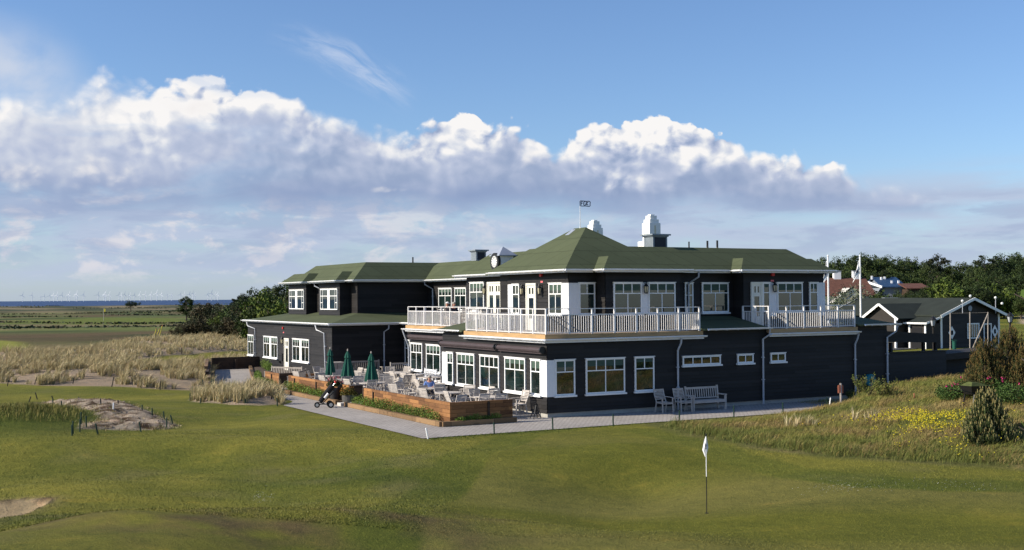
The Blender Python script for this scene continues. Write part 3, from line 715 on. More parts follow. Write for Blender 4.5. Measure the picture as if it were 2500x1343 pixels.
# railings
def railing(path, zf=3.46, skip=None):
    b_ = MB(); posts = []
    for (x0, y0), (x1, y1) in zip(path, path[1:]):
        a, c = Vector((x0, y0, 0)), Vector((x1, y1, 0)); L = (c-a).length; d = (c-a)/L
        b_.bar(a+Vector((0, 0, zf+.05)), c+Vector((0, 0, zf+.05)), .045, .03)
        b_.bar(a+Vector((0, 0, zf+.80)), c+Vector((0, 0, zf+.80)), .045, .035)
        b_.bar(a+Vector((0, 0, zf+1.05)), c+Vector((0, 0, zf+1.05)), .05, .03)
        n_ = int(L/.115)
        for i in range(1, n_):
            p_ = a+d*(L*i/n_); b_.box(p_.x-.011, p_.x+.011, p_.y-.011, p_.y+.011, zf+.03, zf+.80)
        m_ = max(1, round(L/1.12))
        for i in range(m_+1):
            p_ = a+d*(L*i/m_)
            if not posts or (posts[-1]-p_).length > .2: posts.append(p_)
    o_ = b_.build('railing', 'rail_white', CH)
    for p_ in posts:
        q_ = MB(); q_.box(p_.x-.032, p_.x+.032, p_.y-.032, p_.y+.032, zf-.04, zf+1.04); q_.build('post', 'rail_white', o_)
railing([(2.6, 7.25), (-.08, 7.25), (-.08, -.08), (7.86, -.08), (7.86, 1.72)])
railing([(11.88, 1.75), (11.88, -.08), (17.26, -.08), (17.26, 2.2)])
railing([(2.8, 10.5), (2.8, 20.5), (8.2, 20.5)])

# gutters, fascias and downpipes
def gutter(a, c, r=.07, dz=-.045, mt='gutter_white'):
    b_ = MB(); a = Vector(a); c = Vector(c)
    d = (c-a).normalized(); up = Vector((0, 0, 1)); side = d.cross(up)
    # half-round trough, closed ends
    n = 8; ring = []
    for k in range(n+1):
        an = PI+PI*k/n; ring.append((math.cos(an)*r, math.sin(an)*r))
    ring2 = [(x*.86, y*.86) for x, y in reversed(ring)]; R_ = ring+ring2
    va = [a+side*x+up*(y+dz+r*.9) for x, y in R_]; vb = [c+side*x+up*(y+dz+r*.9) for x, y in R_]
    m_ = len(R_)
    b_.fs(va+vb, [tuple(reversed(range(m_))), tuple(range(m, 2*m)) if False else tuple(range(m_, 2*m_))]+[(i, (i+1) % m_, m_+(i+1) % m_, m_+i) for i in range(m_)])
    L = (c-a).length; k = .4
    while k < L: # brackets
        p_ = a+d*k; b_.box(p_.x-.012-abs(side.x)*.075, p_.x+.012+abs(side.x)*.075, p_.y-.012-abs(side.y)*.075, p_.y+.012+abs(side.y)*.075, p_.z+dz-.012, p_.z+dz+.01); k += .62
    return b_.build('gutter', mt, CH)
def eave(a, c, inward, mt='gutter_white'):
    """painted fascia board with the gutter hung on it"""
    g = gutter(Vector(a), Vector(c), .075, -.07, mt)
    a = Vector(a)+Vector(inward)*.085; c = Vector(c)+Vector(inward)*.085
    b_ = MB(); b_.bar(a+Vector((0, 0, -.055)), c+Vector((0, 0, -.055)), .02, .15); b_.build('fascia', mt, g)
SIN = (1, 0, 0); TIN = (0, 1, 0)
zt = 6.22
eave((2.10, 1.95, zt), (3.62, 1.95, zt), TIN); eave((2.07, 1.92, zt), (2.07, 9.3, zt), SIN)
eave((3.60, 1.19, zt), (8.62, 1.19, zt), TIN); eave((3.57, 1.19, zt), (3.57, 1.95, zt), SIN)
eave((8.62, 1.96, zt), (11.38, 1.96, zt), TIN)
eave((11.36, 1.22, zt), (17.53, 1.22, zt), TIN); eave((11.34, 1.22, zt), (11.34, 1.95, zt), SIN)
eave((3.42, 9.4, zt), (3.42, 15.85, zt), SIN)
eave((7.72, 15.9, zt-.02), (7.72, 29.05, zt-.02), SIN)
eave((2.68, 29.02, zt-.02), (7.75, 29.02, zt-.02), TIN); eave((2.67, 29.02, zt-.02), (2.67, 30.3, zt-.02), SIN)
eave((1.92, 30.28, zt-.03), (1.92, 35.4, zt-.03), SIN); eave((1.92, 30.27, zt-.03), (2.66, 30.27, zt-.03), TIN)
eave((2.66, 35.4, zt-.02), (2.66, 36.9, zt-.02), SIN); eave((1.93, 36.92, zt-.03), (1.93, 41.95, zt-.03), SIN)
eave((1.93, 36.92, zt-.035), (2.66, 36.92, zt-.035), TIN)
zl = 3.47
eave((.12, 26.5, zl), (.12, 45.35, zl), SIN); eave((.12, 26.47, zl), (4.85, 26.47, zl), TIN)
eave((4.82, 20.55, zl), (4.82, 26.47, zl), SIN)
zg = 3.30
gutter((-.29, -.29, zg), (8.1, -.29, zg), .08, -.12); gutter((-.30, -.3, zg), (-.30, 7.5, zg), .08, -.12)
gutter((11.82, -.29, zg), (17.45, -.29, zg), .08, -.12); gutter((2.58, 10.35, zg), (2.58, 20.9, zg), .08, -.12)
for q_ in ((-.225, 8.0, -.225, -.195, 3.10, 3.262), (-.225, -.195, -.19, 7.3, 3.10, 3.262), (11.8, 17.4, -.225, -.195, 3.10, 3.262), (2.62, 2.65, 10.45, 20.6, 3.10, 3.262)):
    b = MB(); b.box(*q_); b.build('fascia', 'gutter_white', CH)
gutter((8.15, -.36, 3.53), (11.85, -.36, 3.53), .08, -.06); gutter((17.7, -.36, 3.57), (20.1, -.36, 3.57), .08, -.06)
gutter((-.33, 7.7, 3.47), (-.33, 10.45, 3.47), .08, -.06)
def pipe(pts, r=.045, mt='galvanised'):
    b_ = MB(); b_.tube(pts, r, 8)
    for k in (.28, .62): # clips
        z_ = pts[-2][2]*(1-k)+pts[-1][2]*k if len(pts) > 1 else 0
        b_.box(pts[-1][0]-.06, pts[-1][0]+.06, pts[-1][1]-.06, pts[-1][1]+.06, z_-.02, z_+.02)
    return b_.build('downpipe', mt, CH)
pipe([(6.70, -.29, 3.15), (6.70, -.27, 2.95), (6.64, -.10, 2.6), (6.64, -.09, 0)])
pipe([(11.72, -.34, 3.45), (11.72, -.30, 3.2), (11.5, -.10, 3.0), (11.5, -.09, 0)])
pipe([(17.35, -.27, 3.15), (17.33, -.2, 2.9), (17.27, -.09, 2.6), (17.27, -.09, 0)])
pipe([(19.9, -.34, 3.48), (19.85, -.28, 3.2), (19.42, -.10, 2.9), (19.42, -.09, 0)])
pipe([(9.45, 1.96, 6.15), (9.45, 1.99, 5.9), (9.2, 2.44, 5.6), (9.2, 2.46, 4.0)])
pipe([(4.1, 26.47, 3.35), (4.1, 26.5, 3.1), (3.9, 26.78, 2.9), (3.9, 26.78, 0)])
pipe([(.12, 28.9, 3.35), (.14, 28.7, 3.05), (.38, 28.0, 2.85), (.40, 27.8, .0)])
pipe([(.12, 44.0, 3.35), (.14, 43.8, 3.05), (.38, 42.8, 2.85), (.40, 42.7, .0)])
pipe([(7.7, 28.95, 6.12), (7.7, 28.9, 5.9), (8.2, 28.75, 5.6), (8.2, 28.72, 3.9)])
pipe([(2.66, 36.3, 6.12), (2.66, 36.25, 5.9), (3.12, 35.75, 5.6), (3.14, 35.7, 4.05), (2.95, 35.7, 3.98)])
pipe([(2.56, 20.8, 3.15), (2.75, 20.75, 2.6), (2.9, 20.72, 2.2), (2.92, 20.7, 0)])

# windows
def window(k, c, a0, a1, z0, z1, top=0, bot=1, tr=.30, mull=None, sill=True, ladder=False, out=.055, depth=0):
    f = Face(k, c-.032); fr = MB(); w = .062; a0, a1 = min(a0, a1), max(a0, a1)
    f.box(fr, a0, a0+w, z0, z1, -.02, out); f.box(fr, a1-w, a1, z0, z1, -.02, out)
    f.box(fr, a0+w, a1-w, z1-w, z1, -.02, out); f.box(fr, a0+w, a1-w, z0, z0+w, -.02, out)
    f.box(fr, a0-.03, a1+.03, z1, z1+.03, -.02, out+.03)
    fo = MB(); iw = .022; segs = [(a0+w, a1-w)]
    if mull:
        mm = (a0+a1)/2; segs = [(a0+w, mm-mull/2), (mm+mull/2, a1-w)]
        f.box(fr, mm-mull/2, mm+mull/2, z0+w, z1-w, -.02, out-.004)
    zt_ = z1-w-(z1-z0)*tr
    for (p0, p1) in segs:
        if top:
            f.box(fr, p0, p1, zt_-iw, zt_+iw, .012, .045)
            for i in range(1, top): x = p0+(p1-p0)*i/top; f.box(fr, x-iw, x+iw, zt_+iw, z1-w, .012, .043)
            for i in range(1, bot): x = p0+(p1-p0)*i/bot; f.box(fr, x-iw, x+iw, z0+w, zt_-iw, .012, .043)
        elif ladder:
            x = p0+(p1-p0)*(.28 if ladder == 'l' or (p0 < (a0+a1)/2) else .72)
            zm = z0+(z1-z0)*.66; f.box(fr, x-iw, x+iw, z0+w, z1-w, .012, .043)
            f.box(fr, p0, p1, zm-iw, zm+iw, .012, .045)
            q0, q1 = (p0, x) if p0 < (a0+a1)/2 else (x, p1)
            zm = z0+(z1-z0)*.34; f.box(fr, q0, q1, zm-iw, zm+iw, .012, .041)
        else:
            for i in range(1, bot): x = p0+(p1-p0)*i/bot; f.box(fr, x-iw, x+iw, z0+w, z1-w, .012, .043)
    o_ = fr.build('window', 'white_paint', CH)
    g_ = MB(); pts = [f.p(a0+w, z0+w, .028), f.p(a1-w, z0+w, .028), f.p(a1-w, z1-w, .028), f.p(a0+w, z1-w, .028)]
    if k == 's': pts.reverse()
    g_.q(*pts); g_.build('pane', 'pane_glass', o_)
    if top and random.random() < .8:                  # roller blind pulled down behind the top lights
        bl = MB(); hb = (z1-z0)*random.uniform(.10, .22); ia, ib = a0+w+.05, a1-w-.03
        pts = [f.p(ia, z1-w-hb, .0285), f.p(ib, z1-w-hb, .0285), f.p(ib, z1-w, .0285), f.p(ia, z1-w, .0285)]
        if k == 's': pts.reverse()
        bl.q(*pts); bl.build('blind', 'blind', o_)
    if sill:
        s_ = MB(); f.box(s_, a0-.05, a1+.05, z0-.075, z0-.003, -.02, .12); s_.build('sill', 'white_paint', o_)
    return o_
def panel(k, c, a0, a1, z0, z1, out=.07, sillz=True):
    f = Face(k, c); b_ = MB(); f.box(b_, a0, a1, z0, z1, -.03, out)
    n_ = max(1, int(abs(a1-a0)/.13))
    for i in range(1, n_): x = a0+(a1-a0)*i/n_; f.box(b_, x-.012, x+.004, z0+.02, z1-.02, out, out+.006)
    return b_.build('corner_panel', 'white_board', CH)
random.seed(3)
zb, zw = .90, 2.38
# right front, ground floor
window('t', 0, .35, 1.32, zb, zw, top=2, bot=1); window('t', 0, 1.86, 3.84, zb, zw, top=4, bot=2); window('t', 0, 4.36, 5.38, zb, zw, top=2, bot=1)
panel('t', 0, -.06, .345, .86, 2.38)
for a, c_, n_ in ((6.93, 9.05, 4), (10.02, 10.95, 2), (11.98, 12.88, 2)): window('t', 0, a, c_, 1.93, 2.33, bot=n_)
# sunlit front, ground floor
panel('s', 0, 0, .40, .86, 2.38); panel('s', 0, 9.42, 9.98, .86, 2.38)
window('s', 0, .405, 1.25, zb, zw, top=2, bot=1)
for a, c_ in ((1.72, 3.56), (4.1, 5.95), (6.5, 8.32)): window('s', 0, a, c_, zb, zw, top=4, bot=2)
window('s', 0, 8.75, 9.41, zb, zw, top=2, bot=1)
window('s', 3.0, 16.5, 18.35, .88, 2.40, top=4, bot=2); window('s', 3.0, 18.9, 20.5, .88, 2.42, top=4, bot=2)
window('s', 5.2, 25.6, 26.35, .86, 2.38, top=2, bot=1)
# wing, ground floor
window('s', .5, 31.0, 34.3, .88, 2.36, top=3, bot=2, mull=.42); window('s', .5, 37.6, 40.8, .88, 2.36, top=3, bot=2, mull=.42)
window('s', .5, 43.3, 44.75, .88, 2.36, top=3, bot=2)
# upper floor
window('t', 2.55, 3.15, 4.0, 4.22, 5.63, top=2, bot=1); panel('t', 2.55, 2.6, 3.14, 4.20, 5.63)
window('s', 2.65, 3.0, 4.17, 4.22, 5.63, top=3, bot=2); panel('s', 2.65, 2.55, 2.99, 4.20, 5.63)
window('s', 2.65, 6.95, 7.62, 4.22, 5.63, top=2, bot=1); panel('s', 2.65, 7.63, 8.08, 4.20, 5.63)
window('t', 1.8, 4.50, 6.02, 4.22, 5.63, top=3, bot=2); panel('t', 1.8, 6.03, 6.38, 4.22, 5.63, .045); window('t', 1.8, 6.39, 7.90, 4.22, 5.63, top=3, bot=2)
window('t', 2.55, 9.75, 10.15, 4.22, 5.63, top=1, bot=1, sill=False) if False else window('t', 1.8, 8.0, 8.19, 4.4, 5.6, bot=1, sill=False) if False else None
window('t', 2.55, 9.02, 9.60, 4.22, 5.63, top=1, bot=1, sill=False) if False else None
window('t', 2.55, 10.02, 11.62, 4.22, 5.63, top=3, bot=2); window('t', 2.55, 9.02, 9.50, 3.9, 5.63, top=1, bot=1, sill=False)
window('t', 1.8, 13.1, 13.55, 4.22, 5.63, top=1, bot=1, sill=False); panel('t', 1.8, 13.56, 14.0, 4.0, 5.63, .045)
window('t', 1.8, 14.01, 15.63, 4.22, 5.63, top=3, bot=2); window('t', 1.8, 16.08, 16.63, 4.22, 5.63, top=2, bot=1); panel('t', 1.8, 16.64, 17.1, 4.0, 5.63)
window('s', 4.0, 13.2, 14.85, 4.3, 5.82, top=4, bot=2)
window('s', 8.3, 25.95, 27.9, 4.22, 5.63, top=4, bot=2); window('s', 8.3, 23.9, 25.5, 4.22, 5.63, top=4, bot=2)
window('s', 2.5, 31.15, 34.4, 4.27, 5.66, ladder='b', mull=.42, sill=False); window('s', 2.5, 37.85, 41.05, 4.27, 5.66, ladder='b', mull=.42, sill=False)
# doors
def door(k, c, a0, a1, z0, z1, leaves=1, style='two'):
    f = Face(k, c-.034); fr = MB(); w = .09
    f.box(fr, a0, a0+w, z0, z1, -.02, .07); f.box(fr, a1-w, a1, z0, z1, -.02, .07); f.box(fr, a0+w, a1-w, z1-w, z1, -.02, .07)
    o_ = fr.build('door_frame', 'door_white', CH)
    lf = MB(); L = (a1-a0-2*w)/leaves
    for i in range(leaves):
        p0 = a0+w+i*L; p1 = p0+L; s_ = L*.2
        f.box(lf, p0+.005, p0+s_, z0, z1-w, -.01, .035); f.box(lf, p1-s_, p1-.005, z0, z1-w, -.01, .035)
        f.box(lf, p0+s_, p1-s_, z0, z0+.55, -.01, .035); f.box(lf, p0+s_, p1-s_, z1-w-.12, z1-w, -.01, .035)
        f.box(lf, p0+s_, p1-s_, z1-w-.60, z1-w-.42, -.01, .035); f.box(lf, (p0+p1)/2-.05, (p0+p1)/2+.05, z1-w-.42, z1-w-.12, -.01, .033)
    lo = lf.build('door', 'door_white', o_)
    g_ = MB(); pts = [f.p(a0+w, z0, .012), f.p(a1-w, z0, .012), f.p(a1-w, z1-w, .012), f.p(a0+w, z1-w, .012)]
    if k == 's': pts.reverse()
    g_.q(*pts); g_.build('pane', 'pane_glass', o_)
    h_ = MB(); f.box(h_, a1-w-.14 if k == 't' else a0+w+.06, a1-w-.06 if k == 't' else a0+w+.14, z0+1.0, z0+1.04, .035, .08); h_.build('handle', 'chrome', o_)
    return o_
door('s', .5, 35.05, 36.05, .18, 2.34); door('s', 2.65, 5.33, 6.27, 3.46, 5.66); door('s', 4.0, 11.2, 12.8, 3.46, 5.82, leaves=2); door('t', 1.8, 12.38, 13.08, 3.46, 5.66)
# wall lanterns, alarm sirens, small fittings
def lantern(k, c, a, z):
    f = Face(k, c); b_ = MB()
    x, y, _ = f.p(a, z, .17)
    b_.lathe([(.055, -.20), (.085, -.17), (.085, -.15)], 6, (x, y, z)); b_.lathe([(.13, .13), (.10, .17), (.04, .25), (.02, .32)], 6, (x, y, z))
    for i in range(6):
        an = 2*PI*i/6; b_.bar((x+.078*math.cos(an), y+.078*math.sin(an), z-.16), (x+.118*math.cos(an), y+.118*math.sin(an), z+.14), .016)
    f.box(b_, a-.03, a+.03, z+.0, z+.3, -.01, .03); f.box(b_, a-.015, a+.015, z+.24, z+.27, .02, .17)
    o_ = b_.build('wall_lantern', 'black_metal', CH)
    g_ = MB(); g_.lathe([(.07, -.14), (.105, .12)], 6, (x, y, z)); g_.build('lamp_glass', 'lamp_glass', o_)
for q_ in (('t', 1.8, 6.2, 5.33), ('t', 1.8, 13.78, 5.36), ('s', 2.65, 6.55, 5.3), ('s', 2.65, 4.88, 5.3), ('s', 4.0, 13.0, 5.36), ('s', 4.0, 10.95, 5.36), ('s', .5, 36.3, 2.12)): lantern(*q_)
def siren(k, c, a, z):
    f = Face(k, c); b_ = MB(); f.box(b_, a-.09, a+.09, z+.10, z+.24, .0, .10); o_ = b_.build('alarm_siren', 'red_plastic', CH)
    b_ = MB(); f.box(b_, a-.10, a+.10, z-.20, z-.06, .0, .02); b_.build('alarm_sign', 'pink_sign', o_)
siren('t', 1.8, 13.75, 5.85); siren('s', 2.65, 4.9, 5.85); siren('s', 4.0, 10.8, 5.75); siren('s', .5, 36.4, 2.85)
b = MB(); Face('s', .5).box(b, 36.55, 36.75, .75, 1.25, 0, .08); Face('s', .5).box(b, 34.6, 34.75, .38, .5, 0, .1); Face('s', .5).box(b, 37.0, 37.25, .62, .72, 0, .16); b.build('meter_box', 'black_metal', CH)
# awning cassettes
def awning(c, t0, t1, z):
    b_ = MB(); b_.tube([(c-.16, t0, z), (c-.16, t1, z)], .12, 12); b_.box(c-.19, c-.05, t0, t1, z-.16, z-.06)
    o_ = b_.build('awning_cassette', 'dark_awning', CH)
    for t_ in (t0, t1):
        q_ = MB(); q_.tube([(c-.15, t_-.035, z), (c-.15, t_+.035, z)], .155, 14); q_.build('end_cap', 'black_metal', o_)
awning(0, .12, 4.0, 2.80); awning(0, 4.2, 9.9, 2.80); awning(3.0, 14.6, 20.55, 2.80)

# clock turret, vents, chimneys, pipes, weather vane
tu = MB(); tu.box(3.6, 4.36, 10.72, 11.52, 6.25, 7.17); tr_ = tu.build('clock_turret', 'white_board', CH)
b = MB(); b.fs([(3.46, 10.57, 7.17), (4.50, 10.57, 7.17), (4.50, 11.67, 7.17), (3.46, 11.67, 7.17), (3.98, 11.12, 7.62), (3.46, 10.57, 7.13), (4.50, 10.57, 7.13), (4.50, 11.67, 7.13), (3.46, 11.67, 7.13)],
  [(0, 1, 4), (1, 2, 4), (2, 3, 4), (3, 0, 4), (8, 7, 6, 5), (5, 6, 1, 0), (6, 7, 2, 1), (7, 8, 3, 2), (8, 5, 0, 3)]); b.build('turret_roof', 'zinc', tr_)
def disc_s(s_, t_, z, r, th, n=28):
    b_ = MB(); b_.tube([(s_, t_, z), (s_-th, t_, z)], r, n); return b_
disc_s(3.6, 11.12, 6.84, .45, .14).build('clock_rim', 'black_metal', tr_)
disc_s(3.458, 11.12, 6.84, .29, .006).build('clock_face', 'clock_face', tr_)
b = MB()
for i in range(12):
    a = 2*PI*i/12; b.bar((3.448, 11.12+.19*math.sin(a), 6.84+.19*math.cos(a)), (3.448, 11.12+.265*math.sin(a), 6.84+.265*math.cos(a)), .05, .006, up=(1, 0, 0))
for a, L, w in ((R(185), .16, .045), (R(-4), .24, .034)): b.bar((3.444, 11.12, 6.84), (3.444, 11.12-L*math.sin(a), 6.84+L*math.cos(a)), w, .006, up=(1, 0, 0))
b.build('clock_hands', 'ink', tr_)
def louvre(s0, s1, t0, t1, z0, z1):
    b_ = MB(); b_.box(s0, s1, t0, t1, z0, z1)
    b_.box(s0-.05, s1+.05, t0-.05, t1+.05, z1-.06, z1); b_.box(s0-.13, s1+.13, t0-.13, t1+.13, z1, z1+.07)
    z = z0+.1
    while z < z1-.12: b_.box(s0-.012, s0+.02, t0+.08, t1-.08, z, z+.03); z += .055
    o_ = b_.build('roof_vent', 'grey_blue_paint', CH)
    b_ = MB(); b_.box(s0+.09, s1-.09, t0-.008, t0+.02, z0+.05, z1-.09); b_.build('louvre', 'louvre_dark', o_)
louvre(8.30, 9.14, 4.0, 4.75, 7.3, 7.93); louvre(6.97, 7.63, 20.0, 20.7, 7.2, 7.78)
def chimney(s_, t_, zb_, zt_):
    b_ = MB(); h = zt_
    def tier(w, z0, z1): b_.box(s_-w/2, s_+w/2, t_-w/2, t_+w/2, z0, z1)
    tier(.62, zb_, h-1.12); b_.box(s_-.62, s_-.30, t_-.3, t_+.3, zb_, h-1.35)
    tier(.56, h-1.12, h-1.02); tier(.66, h-1.02, h-.42); tier(.54, h-.42, h-.24); tier(.40, h-.24, h-.05); tier(.24, h-.05, h+.02)
    o_ = b_.build('chimney', 'chimney_white', CH)
    b_ = MB()
    for d_ in (-.12, .10): b_.box(s_-.333, s_-.32, t_+d_-.035, t_+d_+.035, h-.98, h-.58)
    b_.box(s_-.05, s_+.05, t_-.333, t_-.32, h-.98, h-.55); b_.build('niche', 'chimney_niche', o_)
chimney(9.85, 6.3, 7.2, 9.1); chimney(10.4, 12.4, 7.2, 9.2)
for s_, t_, z_, r_ in ((10.44, 4.0, 7.66, .035), (11.57, 4.0, 7.72, .05), (12.18, 4.0, 7.75, .05), (8.01, 31.5, 7.80, .05)):
    b = MB(); b.tube([(s_, t_, 7.3), (s_, t_, 7.42), (s_, t_, z_)], [r_*1.5, r_, r_], 10); b.build('vent_pipe', 'black_metal', CH)
b = MB(); b.fs([(4.70, 5.85, 7.975), (4.70, 6.2, 7.975), (5.1, 6.2, 8.255), (5.1, 5.85, 8.255)], [(0, 3, 2, 1)]); b.build('skylight', 'zinc', CH)
b = MB(); b.tube([(5.2, 5.6, 8.25), (5.2, 5.6, 8.35), (5.2, 5.6, 9.62)], [.045, .018, .011], 8); vane = b.build('weather_vane', 'rail_white', CH)
# FGK lettered vane, cut from metal strip: a wavy frame with the three letters
b = MB(); dv = VX
def vb(a, c, w=.034): b.bar((5.2+a[0], 5.6-a[0]*.35, 9.36+a[1]), (5.2+c[0], 5.6-c[0]*.35, 9.36+c[1]), w, .02, up=(0, 1, 0))
fp = [(0, 0), (.12, -.012), (.26, -.006), (.42, -.03), (.47, .01), (.46, .09), (.48, .17), (.43, .225), (.28, .22), (.14, .235), (0, .24)]
for p_, q_ in zip(fp, fp[1:]+fp[:1]): vb(p_, q_)
for p_, q_ in (((.05, .03), (.05, .20)), ((.05, .195), (.13, .19)), ((.05, .12), (.115, .118)),
               ((.25, .185), (.19, .19)), ((.19, .19), (.165, .16)), ((.165, .16), (.165, .06)), ((.165, .06), (.19, .03)), ((.19, .03), (.25, .03)), ((.25, .03), (.25, .10)), ((.25, .10), (.21, .10)),
               ((.30, .03), (.30, .20)), ((.30, .11), (.38, .195)), ((.30, .11), (.38, .025))): vb(p_, q_, .032)
b.build('vane_letters', 'flag_navy', vane)

# ---------------------------------------------------------------- terrace, planters, steps
def place(name, s_, t_, z=0, rz=0, **kw): return empty(name, W(s_, t_, z), YAW+rz, **kw)
ter = MB(); ter.prism([(-4.7, .6), (-.0, .6), (.0, 9.99), (2.99, 10.0), (2.99, 20.6), (5.15, 20.65), (5.15, 26.8), (.45, 26.9), (.4, 30.0), (-3.0, 30.0), (-4.7, 24)], -.02, .10)
o = ter.build('terrace_paving', 'paving'); o.location = C0; o.rotation_euler = (0, 0, YAW); tag(o, kind='structure')
def timber_wall(segs, ret, label, posts=()):
    """stacked timber wall: list of (s0,s1,t0,t1) boxes"""
    r = place('timber_planter_wall', 0, 0, 0, label=label, cat='planter wall', group='timber walls round the terrace')
    for q_ in segs:
        b_ = MB(); b_.box(q_[0], q_[1], q_[2], q_[3], .0, q_[4] if len(q_) > 4 else .90); b_.build('boards', 'plank_wood', r)
    for (s_, t_) in posts:
        b_ = MB(); b_.box(s_-.05, s_, t_-.045, t_+.045, .05, .80); b_.build('post', 'black_metal', r)
    for q_ in ret:
        b_ = MB(); b_.box(*q_); b_.build('end_post', 'dark_timber', r)
    return r
timber_wall([(-4.75, -4.62, -.56, 8.5), (-4.62, -1.95, -.56, -.43)], [(-4.76, -4.6, 8.5, 8.62, 0, .9), (-3.1, -3.0, -.60, -.56, .05, .86)], 'long timber planter wall at the near corner of the terrace beside the paved path', [(-4.75, 7.3)])
timber_wall([(-4.75, -4.62, 10.36, 19.4)], [(-4.76, -4.1, 10.22, 10.36, 0, .9)], 'middle timber planter wall behind the golf trolley and plant pots', [(-4.75, 18.3), (-4.75, 14.9), (-4.75, 12.9)])
timber_wall([(-4.75, -4.62, 21.04, 23.6)], [(-4.76, -3.9, 20.90, 21.04, 0, .92)], 'short timber planter wall farthest along the terrace past the step', [(-4.75, 22.3)])
timber_wall([(-1.9, .42, 26.75, 26.87, .45)], [], 'low dark timber edge under the wing wall by the terrace benches')
def sleepers(pts, label, h=.20, w=.2, mt='sleeper'):
    r = place('sleeper_edging', 0, 0, 0, label=label, cat='edging', group='sleeper edgings of the planting beds')
    for (a, c) in zip(pts, pts[1:]):
        A_, C_2 = Vector((*a, h/2)), Vector((*c, h/2)); L = (C_2-A_).length; n_ = max(1, round(L/2.4)); d = (C_2-A_)/n_
        for i in range(n_):
            b_ = MB(); b_.bar(A_+d*i+d*.004, A_+d*(i+1)-d*.004, w, h-.012*((i*7) % 3)); b_.build('sleeper', mt, r)
    return r
sleepers([(-5.2, 9.6), (-5.2, -.75), (-1.9, -.75)], 'timber sleeper edging round the near corner bed of the terrace')
sleepers([(-5.2, 19.6), (-5.2, 10.7)], 'timber sleeper edging along the bed behind the golf trolley')
sleepers([(-5.0, 20.75), (-5.35, 21.0), (-5.3, 23.2), (-3.1, 31.6), (-.35, 41.5)], 'curved timber sleeper edging leading along the path to the far wing', .24)
sleepers([(-5.0, 20.75), (-4.4, 20.75)], 'short dark sleeper end beside the farther light step', .22, .2, 'dark_timber')
def step(pts, label):
    b_ = MB()
    for q_ in pts: b_.box(*q_)
    o_ = b_.build('stone_step', 'light_step'); o_.location = C0; o_.rotation_euler = (0, 0, YAW); tag(o_, label, 'step', 'light steps up to the terrace')
step([(-5.5, -4.2, 19.66, 20.6, 0, .14)], 'light stone step between the middle and farthest timber walls')
step([(-5.4, -4.2, 9.72, 10.2, 0, .145)], 'light stone step beside the two dark plant pots')
# dark timber wall closing the path and the steps of sleepers on its left
r = empty('retaining_wall', W(0, 0), YAW, 'low dark timber wall closing the far end of the paved path', 'retaining wall')
b = MB(); b.box(-3.0, .5, 42.0, 42.2, 0, .85); b.build('boards', 'dark_timber', r)
b = MB(); b.box(-1.35, -1.15, 41.8, 42.0, 0, .7); b.build('post', 'dark_timber', r)
r = empty('retaining_wall', W(0, 0), YAW, 'stepped sleeper wall holding the marram sand left of the path', 'retaining wall')
P0, P1 = Vector((-7.45, 25.4)), Vector((-3.0, 42.0))
for i in range(7):
    a = P0.lerp(P1, i/7); c = P0.lerp(P1, (i+1)/7)
    for k in range(1+min(3, i)):
        b = MB(); b.bar((a.x-.1*k, a.y, .11+.2*k), (c.x-.1*k, c.y-.03, .11+.2*k), .2, .19); b.build('sleeper', 'sleeper' if k % 2 else 'dark_timber', r)

# ---------------------------------------------------------------- furniture
def chair_proto():
    r = empty('garden_armchair'); b_ = MB()       # faces +y
    for i in range(7): y = -.22+.072*i; b_.bar((-.24, y, .44+.01*math.cos(i)), (.24, y, .44+.01*math.cos(i)), .055, .018)
    b_.bar((-.26, -.24, .42), (-.26, .25, .42), .03, .04); b_.bar((.26, -.24, .42), (.26, .25, .42), .03, .04); b_.bar((-.26, .25, .40), (.26, .25, .40), .03, .04)
    b_.build('seat', 'teak', r); b_ = MB()
    def yb(z): return -.24-.19*((z-.44)/.5)-.03*math.sin((z-.44)*5)
    for i in range(7): z = .56+.06*i; b_.bar((-.22, yb(z), z), (.22, yb(z), z), .016, .042)
    for x in (-.25, .25): b_.bar((x, yb(.44), .44), (x, yb(.72), .72), .04, .03); b_.bar((x, yb(.72), .72), (x, yb(.98), .98), .04, .03)
    b_.bar((-.25, yb(.955), .955), (.25, yb(.955), .955), .022, .06)
    b_.build('backrest', 'teak', r)
    for x in (-.27, .27):
        b_ = MB(); b_.bar((x, .24, 0), (x, .21, .64), .042); b_.build('leg', 'teak', r)
        b_ = MB(); b_.bar((x, -.32, 0), (x, -.22, .44), .042); b_.build('leg', 'teak', r)
        b_ = MB(); b_.bar((x*1.05, -.30, .66), (x*1.05, .0, .655), .06, .025); b_.bar((x*1.05, .0, .655), (x*1.05, .27, .625), .06, .025); b_.build('armrest', 'teak', r)
    return r
proto = {}
used_chair = [False]
CHP = chair_proto()
def chair(s_, t_, deg, label, z=.10, group='slatted armchairs on the terrace'):
    """deg: direction the sitter looks, 0 = away from the camera along +t, 90 = toward -s"""
    loc = W(s_, t_, z); rz = YAW+R(deg)
    if not used_chair[0]:
        used_chair[0] = True; CHP.location = loc; CHP.rotation_euler = (0, 0, rz); tag(CHP, label, 'chair', group); return CHP
    return dup(CHP, loc, rz, label, group)
